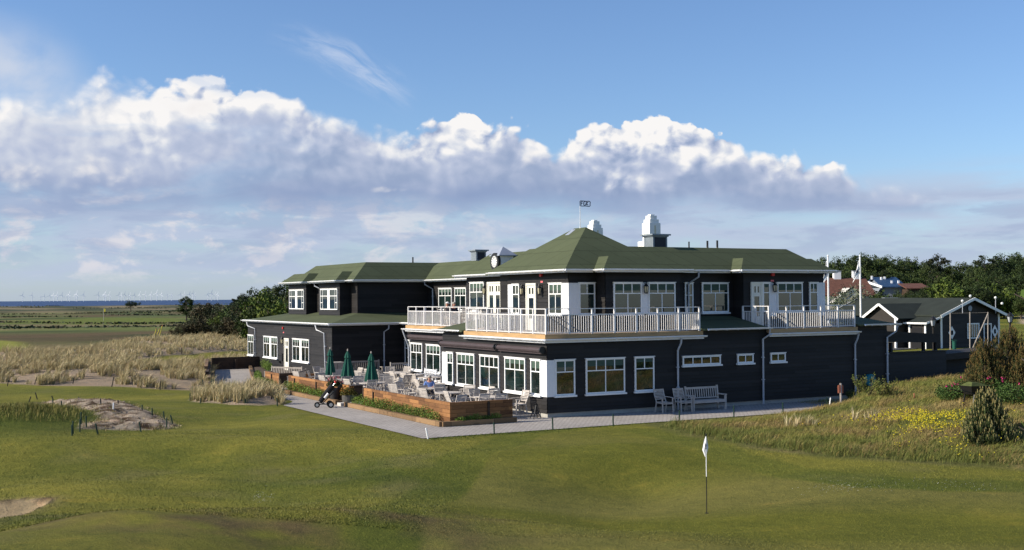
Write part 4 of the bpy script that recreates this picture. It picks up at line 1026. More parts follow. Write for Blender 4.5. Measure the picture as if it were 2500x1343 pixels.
def table(s_, t_, kind, label, z=.10, w=1.1, l=1.1, rz=0):
    r = place('garden_table', s_, t_, z, rz, label=label, cat='table', group='teak tables on the terrace')
    b_ = MB()
    if kind == 'r':
        rad = w/2
        n_ = 11
        for i in range(n_):
            y = -rad+(i+.5)*2*rad/n_; h = math.sqrt(max(.02, rad*rad-y*y)); b_.box(-h, h, y-rad/n_+.005, y+rad/n_-.005, .705, .735)
        for i in range(20):
            a, c = 2*PI*i/20, 2*PI*(i+1)/20; b_.bar((rad*math.cos(a), rad*math.sin(a), .72), (rad*math.cos(c), rad*math.sin(c), .72), .05, .035)
    else:
        n_ = int(w/.085)
        for i in range(n_): x = -w/2+(i+.5)*w/n_; b_.box(x-w/n_/2+.004, x+w/n_/2-.004, -l/2, l/2, .705, .735)
        b_.box(-w/2, w/2, -l/2-.04, -l/2, .70, .738); b_.box(-w/2, w/2, l/2, l/2+.04, .70, .738)
    b_.build('tabletop', 'teak', r)
    hx, hy = (w*.30, w*.30) if kind == 'r' else (w*.42, l*.42)
    for sx in (-1, 1):
        for sy in (-1, 1):
            b_ = MB()
            if kind == 'r': b_.bar((sx*hx, sy*hy, 0), (-sx*hx*.7, sy*hy*.8, .70), .05)
            else: b_.bar((sx*hx, sy*hy, 0), (sx*hx, sy*hy, .70), .055)
            b_.build('leg', 'teak_dark', r)
    return r
TB = [(-2.58, 18.7, 'r', 'round grey table under the farthest closed green parasol', 1.15), (-2.84, 15.55, 'r', 'round grey table under the middle closed green parasol', 1.35),
      (-2.75, 12.4, 'r', 'round grey table under the nearest closed green parasol', 1.25), (1.45, 19.0, 'q', 'long grey table farthest back by the dark wing wall', 1.0),
      (1.35, 16.8, 'q', 'grey rectangular table in front of the left lattice bench', .95), (1.35, 14.4, 'q', 'grey rectangular table in front of the right lattice bench', .95),
      (-1.82, 7.6, 'r', 'round grey table where the man in the blue sweater sits', 1.2), (-2.2, 4.9, 'r', 'round grey table between the blue sweater man and the near corner', 1.15),
      (-1.75, 1.75, 'q', 'small square grey table nearest the front corner of the terrace', .95), (-.35, 9.9, 'q', 'grey table behind the man beside the white corner panel', .9)]
for s_, t_, k, lb, w in TB: table(s_, t_, k, lb, w=w, l=(1.7 if 'long' in lb else w*1.15))
CHRS = [
 (-2.95, 6.6, 10, 'armchair with its back to us in front of the man in the blue sweater'),
 (-3.15, 4.75, -75, 'armchair with sunlit back left of the second round table from the near corner'),
 (-1.9, 6.0, 175, 'armchair between the man\'s table and the next table, shaded back'),
 (-1.25, 5.0, 130, 'high sunlit armchair right of the second round table from the near corner'),
 (-3.75, 1.0, 5, 'armchair back seen just over the near corner of the timber wall'),
 (-2.95, 2.6, -95, 'side-on armchair between the two nearest tables'),
 (-.95, 3.95, 95, 'edge-on armchair beside the house wall under the second window'),
 (-1.75, 2.75, 180, 'armchair facing us behind the small square table, left of two'),
 (-.95, 2.45, 175, 'armchair facing us behind the small square table, right of two'),
 (-2.7, 1.0, 5, 'armchair with its back to us left in front of the small square table'),
 (-1.95, .65, -12, 'armchair with its back to us right in front of the small square table'),
 (-.75, 1.2, 92, 'edge-on armchair at the right end of the small square table by the house wall'),
 (-3.35, 11.35, 5, 'armchair with its back to us in front of the table under the nearest parasol'),
 (-3.75, 12.3, -80, 'sunlit armchair left of the table under the nearest parasol'),
 (-2.9, 13.6, 170, 'shaded armchair behind the table under the nearest parasol'),
 (-1.95, 15.9, 150, 'white sunlit armchair right of the table under the middle parasol'),
 (.75, 22.3, 75, 'tall sunlit armchair alone by the dark wing wall behind the nearest parasol'),
 (-1.7, 12.9, 150, 'sunlit armchair right behind the table under the nearest parasol'),
 (-2.05, 11.5, 95, 'side-on armchair right of the table under the nearest parasol'),
 (.35, 18.6, -70, 'sunlit armchair at the left side of the long far table, nearer of two'),
 (.2, 19.5, -75, 'sunlit armchair at the left side of the long far table, farther of two'),
 (1.6, 20.4, 160, 'sunlit armchair at the head of the long far table'),
 (.45, 16.5, -80, 'sunlit armchair left of the table in front of the left lattice bench'),
 (.4, 14.9, -75, 'sunlit armchair left of the right lattice bench table, farther of two'),
 (.5, 14.0, -78, 'sunlit armchair left of the right lattice bench table, nearer of two'),
 (.1, 17.5, -150, 'shaded armchair between the long far table and the lattice bench tables'),
 (-3.25, 7.9, -60, 'sunlit armchair left of the man\'s round table, tilted'),
 (-2.6, 8.6, -160, 'shaded armchair behind left of the man\'s round table'),
 (-3.6, 17.9, 0, 'armchair with its back to us in front of the table under the farthest parasol'),
 (-3.1, 19.6, -120, 'armchair behind left of the table under the farthest parasol'),
 (-3.9, 19.6, -70, 'side-on armchair next to the slatted benches at the far end'),
 (-2.05, 21.3, 150, 'sunlit armchair by the dark timber edge behind the farthest parasol'),
 (-1.75, 19.4, 165, 'armchair facing us right behind the table under the farthest parasol'),
 (-3.85, 15.6, -75, 'sunlit armchair left of the table under the middle parasol'),
 (-2.75, 16.75, 178, 'shaded armchair facing us behind the table under the middle parasol'),
 (-1.65, 17.9, 120, 'sunlit armchair between the farthest and the middle parasol'),
 (-3.5, 14.5, 10, 'armchair with its back to us in front of the table under the middle parasol'),
 (.55, 10.6, 170, 'armchair facing us behind the table beside the white corner panel'),
 (-1.0, 10.0, -85, 'side-on armchair left of the table beside the white corner panel'),
 (-.2, 7.2, 60, 'sunlit armchair between the man\'s table and the house wall'),
 (-.6, 8.9, -120, 'armchair between the man and the white corner panel'),
 (.9, 12.0, 100, 'shaded armchair just behind the white corner panel'),
 (2.2, 20.0, 120, 'armchair right of the head of the long far table'),
 (-.6, 13.6, 20, 'armchair in the gap between the nearest parasol and the right lattice bench'),
 (-.9, 15.2, -30, 'armchair in the gap between the middle parasol and the lattice benches'),
 (-.5, 20.7, 100, 'armchair in the gap between the farthest parasol and the long table'),
 (-1.6, 23.0, 190, 'armchair facing us beside the low dark timber edge'),
 (1.5, 13.1, 5, 'armchair with its back to us at the table in front of the right lattice bench'),
]
for s_, t_, d_, lb in CHRS: chair(s_, t_, d_+random.uniform(-6, 6), ('grey slatted ' if len(lb.split()) < 14 else '')+lb)
chair(5.35, -.85, 180, 'pale slatted armchair left of the downpipe on the shaded pavement', .004, 'armchairs against the shaded wall')
chair(6.28, -.95, 176, 'pale slatted armchair between the downpipe and the wooden bench', .004, 'armchairs against the shaded wall')
def bench(loc, rz, L, label, mt='teak', lattice=False, h=.92):
    r = empty('garden_bench', loc, rz, label, 'bench'); hl = L/2           # faces +y
    b_ = MB()
    for i in range(6): b_.box(-hl, hl, -.20+.085*i, -.135+.085*i, .42, .445)
    b_.box(-hl, hl, .29, .32, .33, .42); b_.build('seat', mt, r)
    b_ = MB(); b_.bar((-hl, -.30, h-.03), (hl, -.30, h-.03), .03, .09); b_.bar((-hl, -.24, .52), (hl, -.24, .52), .03, .05)
    if lattice:
        n_ = 5
        for i in range(n_):
            a = -hl+.06+(L-.12)*i/n_; c = a+(L-.12)/n_
            b_.bar((a, -.25, .54), (c, -.295, h-.07), .035, .02); b_.bar((c, -.252, .54), (a, -.297, h-.07), .035, .02)
    else:
        n_ = int(L/.125)
        for i in range(1, n_): x = -hl+L*i/n_; b_.bar((x, -.245, .52), (x, -.295, h-.05), .045, .018, up=(0, 1, 0))
    b_.build('backrest', mt, r)
    for sx in (-1, 1):
        b_ = MB(); b_.bar((sx*hl, -.22, 0), (sx*hl, -.32, h+.06), .07); b_.build('leg', mt, r)
        b_ = MB(); b_.bar((sx*hl, .28, 0), (sx*hl, .28, .62), .075); b_.build('leg', mt, r)
        b_ = MB(); b_.bar((sx*hl, -.28, .66), (sx*hl, .34, .66), .085, .045); b_.bar((sx*hl, -.2, .2), (sx*hl, .25, .2), .04, .05); b_.build('armrest', mt, r)
    return r
bench(W(7.62, -.78, .004), YAW+PI, 1.75, 'weathered wooden bench with slatted back against the shaded front wall', h=.98)
bench(W(-3.35, 24.6, .1), YAW+R(-60)+PI, 2.3, 'dark slatted bench farthest along the terrace by the wing door', 'teak_dark')
bench(W(-3.75, 21.0, .1), YAW+R(60), 1.9, 'dark slatted bench just inside the farther terrace opening', 'teak_dark')
bench(W(2.35, 25.9, .1), YAW+PI, 1.9, 'dark slatted bench against the black wing wall behind the nearest parasol', 'teak_dark', h=1.05)
bench(W(4.4, 24.6, .1), YAW+PI, 1.7, 'grey slatted bench right of the wing wall downpipe', 'teak')
bench(W(2.55, 17.6, .1), YAW+R(90), 1.5, 'pale lattice back bench under the left recessed window', 'white_board', True)
bench(W(2.55, 15.3, .1), YAW+R(90), 1.5, 'pale lattice back bench under the right recessed window', 'white_board', True)
r = place('storage_cabinet', .15, 26.2, .1, label='grey storage cabinet against the dark wing wall between two parasols', cat='cabinet')
b = MB(); b.box(-.1, .7, -.3, .3, 0, 1.0); b.build('body', 'teak_dark', r); b = MB(); b.box(-.14, .74, -.34, .34, 1.0, 1.04); b.build('lid', 'teak', r); b = MB(); b.box(.3, .32, -.31, -.30, .05, .95); b.build('door_gap', 'black_metal', r)
def parasol(s_, t_, label, sc=1.0, spread=.26):
    r = place('closed_parasol', s_, t_, .10, label=label, cat='parasol', group='closed green parasols')
    b_ = MB(); b_.tube([(0, 0, 0), (0, 0, 2.30)], .024, 8); b_.build('pole', 'teak', r)
    b_ = MB(); b_.lathe([(.27, 0), (.27, .05), (.06, .09), (.05, .25)], 16); b_.build('base', 'black_metal', r)
    ph = random.uniform(0, 3)
    def wob(a, k): return 1+(.20 if k < 6 else .1)*math.cos(8*a+ph)+.05*math.cos(3*a+ph)
    b_ = MB(); b_.lathe([(.17*sc, .82), (spread*.98, .84), (spread*.95, .95), (spread*.80, 1.2), (spread*.60, 1.5), (spread*.42, 1.75), (spread*.22, 2.02), (.03, 2.12)], 48, wob=wob); b_.build('canopy', 'green_canvas', r)
    b_ = MB(); b_.lathe([(.12, 1.84), (.155, 1.86), (.12, 2.0), (.05, 2.17), (.025, 2.2)], 32, wob=lambda a, k: 1+.14*math.cos(8*a+ph)); b_.build('top_flap', 'green_canvas', r)
    b_ = MB(); b_.lathe([(.02, 2.2), (.035, 2.24), (.03, 2.28), (.012, 2.32)], 8); b_.build('finial', 'teak', r)
parasol(-2.9, 17.95, 'closed green parasol farthest from the house corner, leftmost of three', spread=.25)
parasol(-3.0, 15.1, 'closed green parasol with wide spread folds, middle of three', spread=.33)
parasol(-3.0, 11.9, 'closed green parasol nearest the house corner, rightmost of three', spread=.31)
# small folded stand shadowing the plinth
r = place('folding_sign', -.55, .0, 0, R(10), label='small folded pavement stand beside the plinth near the house corner', cat='stand')
b = MB(); b.bar((-.2, -.1, 0), (0, 0, .55), .03); b.bar((.2, -.1, 0), (0, 0, .55), .03); b.bar((-.12, -.06, .22), (.12, -.06, .22), .03); b.build('front_frame', 'black_metal', r)
b = MB(); b.bar((-.2, .15, 0), (0, 0, .55), .03); b.bar((.2, .15, 0), (0, 0, .55), .03); b.build('rear_frame', 'black_metal', r)

# ---------------------------------------------------------------- people
def skinned(name, chains, mt, parent=None, sub=1):
    """one continuous surface grown on a skeleton: chains = list of [(point, radius), ...] sharing points by position"""
    vs, rs, es, key = [], [], [], {}
    for ch in chains:
        prev = None
        for p_, r_ in ch:
            k = tuple(round(c, 4) for c in p_)
            if k not in key: key[k] = len(vs); vs.append(p_); rs.append(r_)
            i = key[k]
            if prev is not None and prev != i: es.append((prev, i))
            prev = i
    m_ = bpy.data.meshes.new(name); m_.from_pydata(vs, es, []); m_.update()
    o_ = bpy.data.objects.new(name, m_); COL.objects.link(o_)
    md = o_.modifiers.new('skin', 'SKIN'); md.use_smooth_shade = True
    lay = m_.skin_vertices[0] if len(m_.skin_vertices) else None
    for i, r_ in enumerate(rs):
        rr = r_ if hasattr(r_, '__len__') else (r_, r_)
        m_.skin_vertices[0].data[i].radius = rr; m_.skin_vertices[0].data[i].use_root = (i == 0)
    sb = o_.modifiers.new('sub', 'SUBSURF'); sb.levels = sub; sb.render_levels = sub
    dg = bpy.context.evaluated_depsgraph_get(); me_ = bpy.data.meshes.new_from_object(o_.evaluated_get(dg))
    bpy.data.objects.remove(o_); o2 = bpy.data.objects.new(name, me_); COL.objects.link(o2)
    me_.materials.clear(); me_.materials.append(MAT[mt]); me_.polygons.foreach_set('use_smooth', [True]*len(me_.polygons))
    if parent: o2.parent = parent
    return o2
def person(loc, rz, label, top, legs, hair, cap=None, head_down=.0, arms='table'):
    """seated, looks along +y; seat top at .45"""
    r = empty('person', loc, rz, label, 'person')
    hy = .02+head_down*.10; hz = 1.20-head_down*.05
    neck = (0, .0, 1.04)
    body = [[((0, 0, .52), (.15, .12)), ((0, -.02, .68), (.14, .11)), ((0, -.03, .85), (.16, .11)), ((0, -.01, .97), (.09, .08)), (neck, .055), ((0, hy*.6, 1.10), .06), ((0, hy, hz-.02), (.085, .095)), ((0, hy, hz+.06), (.075, .09))]]
    hands = []
    for sx in (-1, 1):
        elb = (sx*.25, .07, .70); wr = (sx*.15, .31, .755 if arms == 'table' else .60); pal = (wr[0]-sx*.02, wr[1]+.055, wr[2]+.005)
        body.append([((0, -.01, .97), (.09, .08)), ((sx*.16, -.02, .95), .06), ((sx*.205, .0, .88), .052), (elb, .042), (wr, .027), (pal, (.036, .018))])
        for i in range(4):
            x = pal[0]+(-.027+.018*i); L = (.055, .07, .065, .05)[i]
            body.append([(pal, (.036, .018)), ((x, pal[1]+.045, pal[2]), .0085), ((x, pal[1]+.045+L*.5, pal[2]-.004), .008), ((x, pal[1]+.04+L, pal[2]-.016), .007)])
        body.append([(pal, (.036, .018)), ((pal[0]-sx*.035, pal[1]+.005, pal[2]), .010), ((pal[0]-sx*.045, pal[1]+.035, pal[2]-.004), .008)])
        body.append([((0, 0, .52), (.15, .12)), ((sx*.10, .10, .51), .085), ((sx*.14, .42, .50), .062), ((sx*.15, .45, .28), .048), ((sx*.15, .42, .09), .036), ((sx*.16, .50, .04), .036), ((sx*.165, .62, .03), .028)])
    skinned('body', body, 'skin', r, 2)
    g = .014
    tp = [[((0, 0, .50), (.165, .135)), ((0, -.02, .68), (.155, .125)), ((0, -.03, .85), (.175, .125)), ((0, -.01, .975), (.10, .088))]]
    for sx in (-1, 1):
        tp.append([((0, -.01, .975), (.10, .088)), ((sx*.16, -.02, .95), .075), ((sx*.205, .0, .88), .067), ((sx*.25, .07, .70), .057), ((sx*.165, .275, .745 if arms == 'table' else .61), .04)])
    skinned('sweater', tp, top, r, 2)
    tr = []
    for sx in (-1, 1): tr.append([((0, 0, .49), (.165, .14)), ((sx*.10, .10, .505), .10), ((sx*.14, .42, .50), .078), ((sx*.15, .45, .28), .062), ((sx*.15, .42, .12), .052)])
    skinned('trousers', tr, legs, r, 2)
    for sx in (-1, 1):
        b_ = MB(); b_.lathe([(.05, 0), (.055, .05), (.03, .09)], 10, (sx*.155, .44, 0)); b_.fs([(sx*.155-.045, .42, 0), (sx*.155+.045, .42, 0), (sx*.165+.04, .66, 0), (sx*.165-.04, .66, 0), (sx*.155-.045, .42, .08), (sx*.155+.045, .42, .08), (sx*.165+.035, .65, .045), (sx*.165-.035, .65, .045)],
            [(3, 2, 1, 0), (4, 5, 6, 7), (0, 1, 5, 4), (1, 2, 6, 5), (2, 3, 7, 6), (3, 0, 4, 7)]); b_.build('shoe', 'black_cloth', r)
    # face
    def ball(c, rx, ry, rz_, nm, mt_, z0=-1, z1=1, n_=14):
        b_ = MB(); k = 8; pr = []
        for i in range(k+1):
            zz = z0+(z1-z0)*i/k; pr.append((math.sqrt(max(0.0004, 1-zz*zz)), zz))
        b_.lathe(pr, n_); b_.v = [(c[0]+x*rx, c[1]+y*ry, c[2]+z*rz_) for x, y, z in b_.v]; return b_.build(nm, mt_, r, smooth=True)
    hc = Vector((0, hy, hz+.02))
    fd = Vector((0, math.cos(head_down*.6), -math.sin(head_down*.6))); fu = Vector((0, math.sin(head_down*.6), math.cos(head_down*.6)))
    for sx in (-1, 1):
        p_ = hc+fd*.088+fu*.015+Vector((sx*.032, 0, 0)); ball(p_, .013, .010, .009, 'eye', 'eye_dark')
        p_ = hc+Vector((sx*.085, -.005, 0)); ball(p_, .012, .022, .032, 'ear', 'skin')
    p_ = hc+fd*.10-fu*.012; ball(p_, .014, .022, .022, 'nose', 'skin'); p_ = hc+fd*.088-fu*.052; ball(p_, .026, .010, .007, 'mouth', 'lip')
    if cap:
        ball(hc+fu*.035, .098, .112, .085, 'cap', cap, 0, 1, 18)
        b_ = MB(); c = hc+fu*.04+fd*.08; n_ = 8
        top_ = [c+Vector((math.cos(PI*i/n_)*.075, 0, 0))+fd*(math.sin(PI*i/n_)*.09)+fu*.0 for i in range(n_+1)]; bot_ = [q_-fu*.008 for q_ in top_]
        b_.fs(top_+bot_, [tuple(range(n_+1)), tuple(reversed(range(n_+1, 2*n_+2)))]+[(i, n_+1+i, n_+2+i, i+1) for i in range(n_)]); b_.build('cap_peak', 'cap_white' if cap != 'cap_navy' else cap, r)
    if hair:
        o_ = ball(hc+fu*.028-fd*.016, .094, .100, .088, 'hair', hair, -.35, 1, 18)
    return r
person(W(-1.55, 8.25, .10), YAW+PI+R(-22), 'seated person in a blue V-neck sweater with short grey hair looking down at the table', 'blue_knit', 'denim', 'hair_grey', None, .9)
chair(-1.53, 8.32, 180-22, 'grey slatted armchair under the man in the blue sweater')
table(4.0, 16.3, 'q', 'small table on the upper terrace between the three seated people', 3.46, .8, .8)
person(W(3.75, 17.35, 3.46), YAW+PI+R(35), 'person with a white and navy cap and black jacket sitting left on the upper terrace', 'black_cloth', 'shirt_white', None, 'cap_white', .2)
person(W(3.2, 15.35, 3.46), YAW+R(185), 'bareheaded person in a navy top sitting in the middle on the upper terrace', 'navy_cloth', 'navy_cloth', 'hair_grey', None, .1)
person(W(4.6, 15.0, 3.46), YAW+R(100), 'person in a white cap and dark jacket sitting right on the upper terrace', 'black_cloth', 'denim', None, 'cap_white', .15)
for s_, t_, d_, lb in ((3.75, 17.4, 215, 'under the person in the white and navy cap'), (3.2, 15.4, 185, 'under the bareheaded person in navy'), (4.65, 15.0, 100, 'under the person in the white cap'),
                       (2.6, 12.6, 150, 'left of three empty ones on the upper terrace'), (3.3, 11.9, 190, 'middle of three empty ones on the upper terrace'), (2.2, 9.3, 170, 'right of three empty ones on the upper terrace')):
    chair(s_, t_, d_, 'pale slatted armchair '+lb, 3.46, 'armchairs on the upper terrace')

# ---------------------------------------------------------------- golf trolley, flags, posts
tr = empty('golf_trolley', W(-6.05, 9.5), YAW+R(75), 'black golf trolley carrying a golf bag with red and orange clubs parked on the path', 'golf trolley')
def wheel(c, r_, w_, ax=(1, 0, 0), parent=tr):
    c = Vector(c); ax = Vector(ax); b_ = MB(); b_.tube([c-ax*w_/2, c+ax*w_/2], r_, 20); o_ = b_.build('wheel', 'rubber', parent)
    b_ = MB(); b_.tube([c-ax*(w_/2+.004), c+ax*(w_/2+.004)], r_*.55, 14); b_.build('rim', 'chrome', o_)
wheel((.30, -.05, .15), .15, .05); wheel((-.30, -.05, .15), .15, .05); wheel((0, .55, .13), .13, .05)
b = MB(); b.bar((-.28, -.05, .15), (.28, -.05, .15), .03); b.bar((0, -.1, .16), (0, .5, .16), .04); b.bar((0, .3, .2), (0, -.5, 1.0), .04); b.bar((0, .2, .18), (0, .55, .26), .03)
b.bar((-.15, -.56, 1.02), (.15, -.56, 1.02), .035); b.build('frame', 'black_metal', tr)
b = MB(); b.tube([(0, .42, .26), (0, .20, .55), (0, -.10, .92), (0, -.16, 1.0)], [.10, .13, .135, .14], 14); bag = b.build('golf_bag', 'black_cloth', tr)
b = MB(); b.tube([(.12, .25, .42), (.13, .05, .70)], .055, 8); b.build('bag_pocket', 'orange_plastic', bag)
b = MB(); b.tube([(-.12, .22, .45), (-.13, .05, .66)], .055, 8); b.build('bag_pocket', 'cloth_white', bag)
for i, (dx_, c_) in enumerate(((-.08, 'red_plastic'), (-.03, 'orange_plastic'), (.03, 'pink_sign'), (.08, 'black_cloth'), (0, 'red_plastic'))):
    b = MB(); b.tube([(dx_, -.14, .98), (dx_*1.5, -.26, 1.13)], .009, 6); cl = b.build('club', 'chrome', bag)
    b = MB(); b.tube([(dx_*1.5, -.26, 1.12), (dx_*1.6, -.30, 1.17), (dx_*1.6-.02, -.30+.05, 1.20)], [.02, .035, .028], 8); b.build('head_cover', c_, cl)
# golf flag
z_ = -.66
pin = empty('golf_flag', G(1725.5, 1242, z_), 0, 'white golf flag hanging limp on a white and black flagstick on the green', 'golf flag')
pin.location.z = H(pin.location.x, pin.location.y)
b = MB(); b.tube([(0, 0, .98), (0, 0, 2.05)], .011, 8); b.build('stick_top', 'cloth_white', pin)
b = MB(); b.tube([(0, 0, -.05), (0, 0, .98)], .0125, 8); b.build('stick_bottom', 'black_metal', pin)
b = MB(); b.tube([(0, 0, 2.05), (0, 0, 2.12)], .016, 8); b.build('stick_cap', 'black_metal', pin)
b = MB(); b.tube([(0, 0, .006), (0, 0, .012)], .054, 18); b.build('hole', 'black_cloth', pin)
fl = MB(); NZ, NX = 22, 12
def fp_(i, j):
    v_ = j/NZ; u_ = i/NX; z = 2.03-.50*v_
    wl = .02+.10*v_**.7 if v_ < .66 else (.02+.10*.66**.7)*(1-(v_-.66)/.34*.72)
    wr = .012+.075*v_**.8 if v_ < .55 else (.012+.075*.55**.8)*(1-(v_-.55)/.45)
    return (-wl+(wl+wr)*u_, .014*math.sin(u_*9+v_*3)+.01, z-.035*(1-u_)*v_)
for j in range(NZ+1):
    for i in range(NX+1): fl.v.append(fp_(i, j))
for j in range(NZ):
    for i in range(NX): a = j*(NX+1)+i; fl.f.append((a, a+1, a+NX+2, a+NX+1)); fl.c.append(None)
flg = fl.build('flag', 'cloth_white', pin, smooth=True)
sd_ = flg.modifiers.new('thick', 'SOLIDIFY'); sd_.thickness = .003
b = MB()      # small round club emblem with lines of lettering under it
for i in range(14):
    a, c = 2*PI*i/14, 2*PI*(i+1)/14; b.bar((-.012+.028*math.cos(a), -.012, 1.80+.034*math.sin(a)), (-.012+.028*math.cos(c), -.012, 1.80+.034*math.sin(c)), .006, .004, up=(0, 1, 0))
for p_, q_ in (((-.028, 1.815), (.004, 1.785)), ((.004, 1.815), (-.028, 1.785)), ((-.03, 1.80), (.006, 1.80)), ((-.045, 1.752), (.022, 1.745)), ((-.05, 1.735), (.020, 1.726)), ((-.04, 1.718), (.005, 1.712)), ((-.04, 1.842), (.0, 1.848))):
    b.bar((p_[0], -.012, p_[1]), (q_[0], -.012, q_[1]), .007, .004, up=(0, 1, 0))
b.build('emblem', 'ink', flg)
# stakes
def ordn(i): return {1: 'first', 2: 'second', 3: 'third', 4: 'fourth', 5: 'fifth', 6: 'sixth', 7: 'seventh', 8: 'eighth', 9: 'ninth', 10: 'tenth', 11: 'eleventh', 12: 'twelfth', 13: 'thirteenth', 14: 'fourteenth', 15: 'fifteenth', 16: 'sixteenth', 17: 'seventeenth', 18: 'eighteenth', 19: 'nineteenth', 20: 'twentieth'}.get(i, '%dth' % i)
def stake(px0, py0, px1, py1, mt, label, group, z=0, r_=.028, name='marker_stake'):
    p_ = G(px0, py0, z); p_.z = z
    k = (p_-CAM).dot(FW); dx_ = (px1-px0)/F_PX*k; dz_ = (py0-py1)/F_PX*k
    b_ = MB(); b_.tube([(0, 0, -.12), (dx_*.97, 0, dz_*.95), (dx_, 0, dz_)], [r_, r_, r_*.5], 7)
    o_ = b_.build(name, mt); o_.location = p_; tag(o_, label, 'stake', group); return o_
PP = [(1207, 1060, 1206, 1031), (1350, 1048, 1349, 1019), (1497, 1040, 1497, 1011), (1659, 1031, 1659, 1002), (1792, 1019, 1791.5, 990), (1912, 1008, 1911, 982), (2019, 991, 2019, 970)]
for i, q_ in enumerate(PP): stake(*q_, 'stake_green', 'dark green stake along the front path edge, %s counted from the path corner' % ordn(i+1), 'green stakes along the paved path')
stake(1046, 1070, 1040, 1045, 'cloth_white', 'leaning white stake at the outer corner of the paved path', 'white stakes')
stake(2024, 994, 2028, 971, 'cloth_white', 'white stake at the right end of the path by the grassy bank', 'white stakes', .05)
SP = [(69, 982, 75, 968, 1), (93, 976, 86, 958, 1), (132, 976, 126, 966, 1), (129, 993, 129, 973, 0), (150, 997, 150, 978, 0), (199, 982, 191, 969, 1), (178, 1014, 177, 996, 0), (247, 992, 245, 973, 1), (276, 1005, 277, 983, 2),
      (289, 994, 288, 976, 1), (198, 1028, 198, 1006, 0), (195, 1046, 195, 1023, 0), (211, 1036, 210, 1015, 0), (176, 1064, 175, 1037, 0), (178, 1051, 178, 1028, 0), (240, 1056, 233, 1034, 0), (347, 1010, 347, 988, 0), (372, 1016, 371, 996, 0),
      (402, 1025, 399, 1004, 0), (345, 1052, 340, 1030, 0), (407, 1046, 407, 1020, 0), (424, 1036, 416, 1013, 0)]
for i, q_ in enumerate(SP):
    stake(q_[0], q_[1], q_[2], q_[3], ('stake_green', 'stake_black', 'cloth_white')[q_[4]], '%s stake round the sand scrape on the left, %s from the left' % (('dark green', 'black', 'white')[q_[4]], ordn(1+sorted(SP).index(q_))), 'stakes round the sand scrape', H(*G(q_[0], q_[1])[:2]))
IP = [(464, 978, 464, 960, 0), (488, 991, 490, 971, 0), (537, 988, 538, 971, 0), (600, 992, 599, 974, 0), (597, 962, 595, 951, 1), (617, 966, 616, 953, 1), (641, 968, 641, 961, 1), (664, 984, 663, 968, 1), (678, 993, 676, 971, 0),
      (522, 949, 521, 926, 0), (516, 952, 517, 926, 0), (391, 948, 391, 930, 1), (495, 948, 495, 926, 0)]
for i, q_ in enumerate(IP): stake(q_[0], q_[1], q_[2], q_[3], ('stake_green', 'stake_black')[q_[4]], '%s stake round the small marram bed by the path, %s from the left' % (('green', 'black')[q_[4]], ordn(1+sorted(IP).index(q_))), 'stakes round the marram bed')
DP = [(17, 941, 21, 928, 1), (84, 936, 89, 921, 1), (177, 936, 181, 921, 1), (272, 943, 278, 920, 1), (443, 863, 443, 848, 1)]
for i, q_ in enumerate(DP): stake(q_[0], q_[1], q_[2], q_[3], 'stake_black', 'leaning black stake among the dune marram, %s from the left' % ordn(i+1), 'black stakes in the dune marram', .1)
stake(183, 866, 183, 855, 'cloth_white', 'white post at the back of the dune marram', 'white stakes', .2)
stake(2232, 971, 2232, 960, 'sign_red', 'short brown stake in the long grass before the dark wall', 'stakes', .9)
sg_ = G(2053, 972, .35); sg_.z = H(sg_.x, sg_.y)
r = empty('path_sign', sg_, R(8), 'small red sign on a wooden post seen from behind by the grassy bank', 'sign')
b = MB(); b.box(-.035, .035, -.03, .03, -.1, 1.05); b.build('post', 'teak', r)
b = MB(); b.box(-.13, -.03, -.06, -.035, .62, .98); b.build('board', 'sign_red', r); b = MB(); b.box(-.13, .13, .031, .05, .60, .95); b.build('board', 'sign_red', r)

# ---------------------------------------------------------------- vegetation
rnd = random.Random(11)
def jit(c, a): k = 1+rnd.uniform(-a, a); return (c[0]*k*(1+rnd.uniform(-.08, .08)), c[1]*k, c[2]*k)
def leafq(b_, p_, s_, col, up=.3, n_=None):
    d = Vector((rnd.gauss(0, 1), rnd.gauss(0, 1), rnd.gauss(0, 1)+up)).normalized() if n_ is None else n_
    u_ = d.orthogonal().normalized(); an = rnd.uniform(0, 6.28); w_ = d.cross(u_)
    u2 = (u_*math.cos(an)+w_*math.sin(an))*s_; v2 = d.cross(u2).normalized()*s_*rnd.uniform(.45, .7)
    p_ = Vector(p_); b_.q(p_-u2, p_-v2*.9+u2*.1, p_+u2, p_+v2, col=col)
def crown(cols, rx, rz, zc, nclump, nleaf, ls, cr_=.34, flat=1.0, seed=0, hole=.2, squash=1.0, core=True):
    """clumps of small leaf faces spread through an uneven volume"""
    global rnd
    rnd = random.Random(seed); b_ = MB()
    for i in range(nclump):
        while True:
            v_ = Vector((rnd.uniform(-1, 1), rnd.uniform(-1, 1), rnd.uniform(-1, 1)))
            if hole < v_.length < 1: break
        lob = .80+.34*math.sin(3*math.atan2(v_.y, v_.x)+seed)+.16*math.sin(7*v_.x+seed*2)
        v_ = v_.normalized()*(v_.length**.45)
        c = Vector((v_.x*rx*lob, v_.y*rx*lob, zc+v_.z*rz*(1 if v_.z > 0 else flat)*(.86+.2*math.sin(5*v_.x+seed)+.12*math.sin(9*v_.y+seed))))
        base = jit(cols[rnd.randrange(len(cols))], .30); R_ = rx*cr_*rnd.uniform(.55, 1.25)
        for j in range(nleaf):
            d = Vector((rnd.gauss(0, 1), rnd.gauss(0, 1), rnd.gauss(0, 1))).normalized()*R_*(rnd.random()**.4)
            d.z *= squash
            leafq(b_, c+d, ls*rnd.uniform(.6, 1.3), jit(base, .22))
    return b_
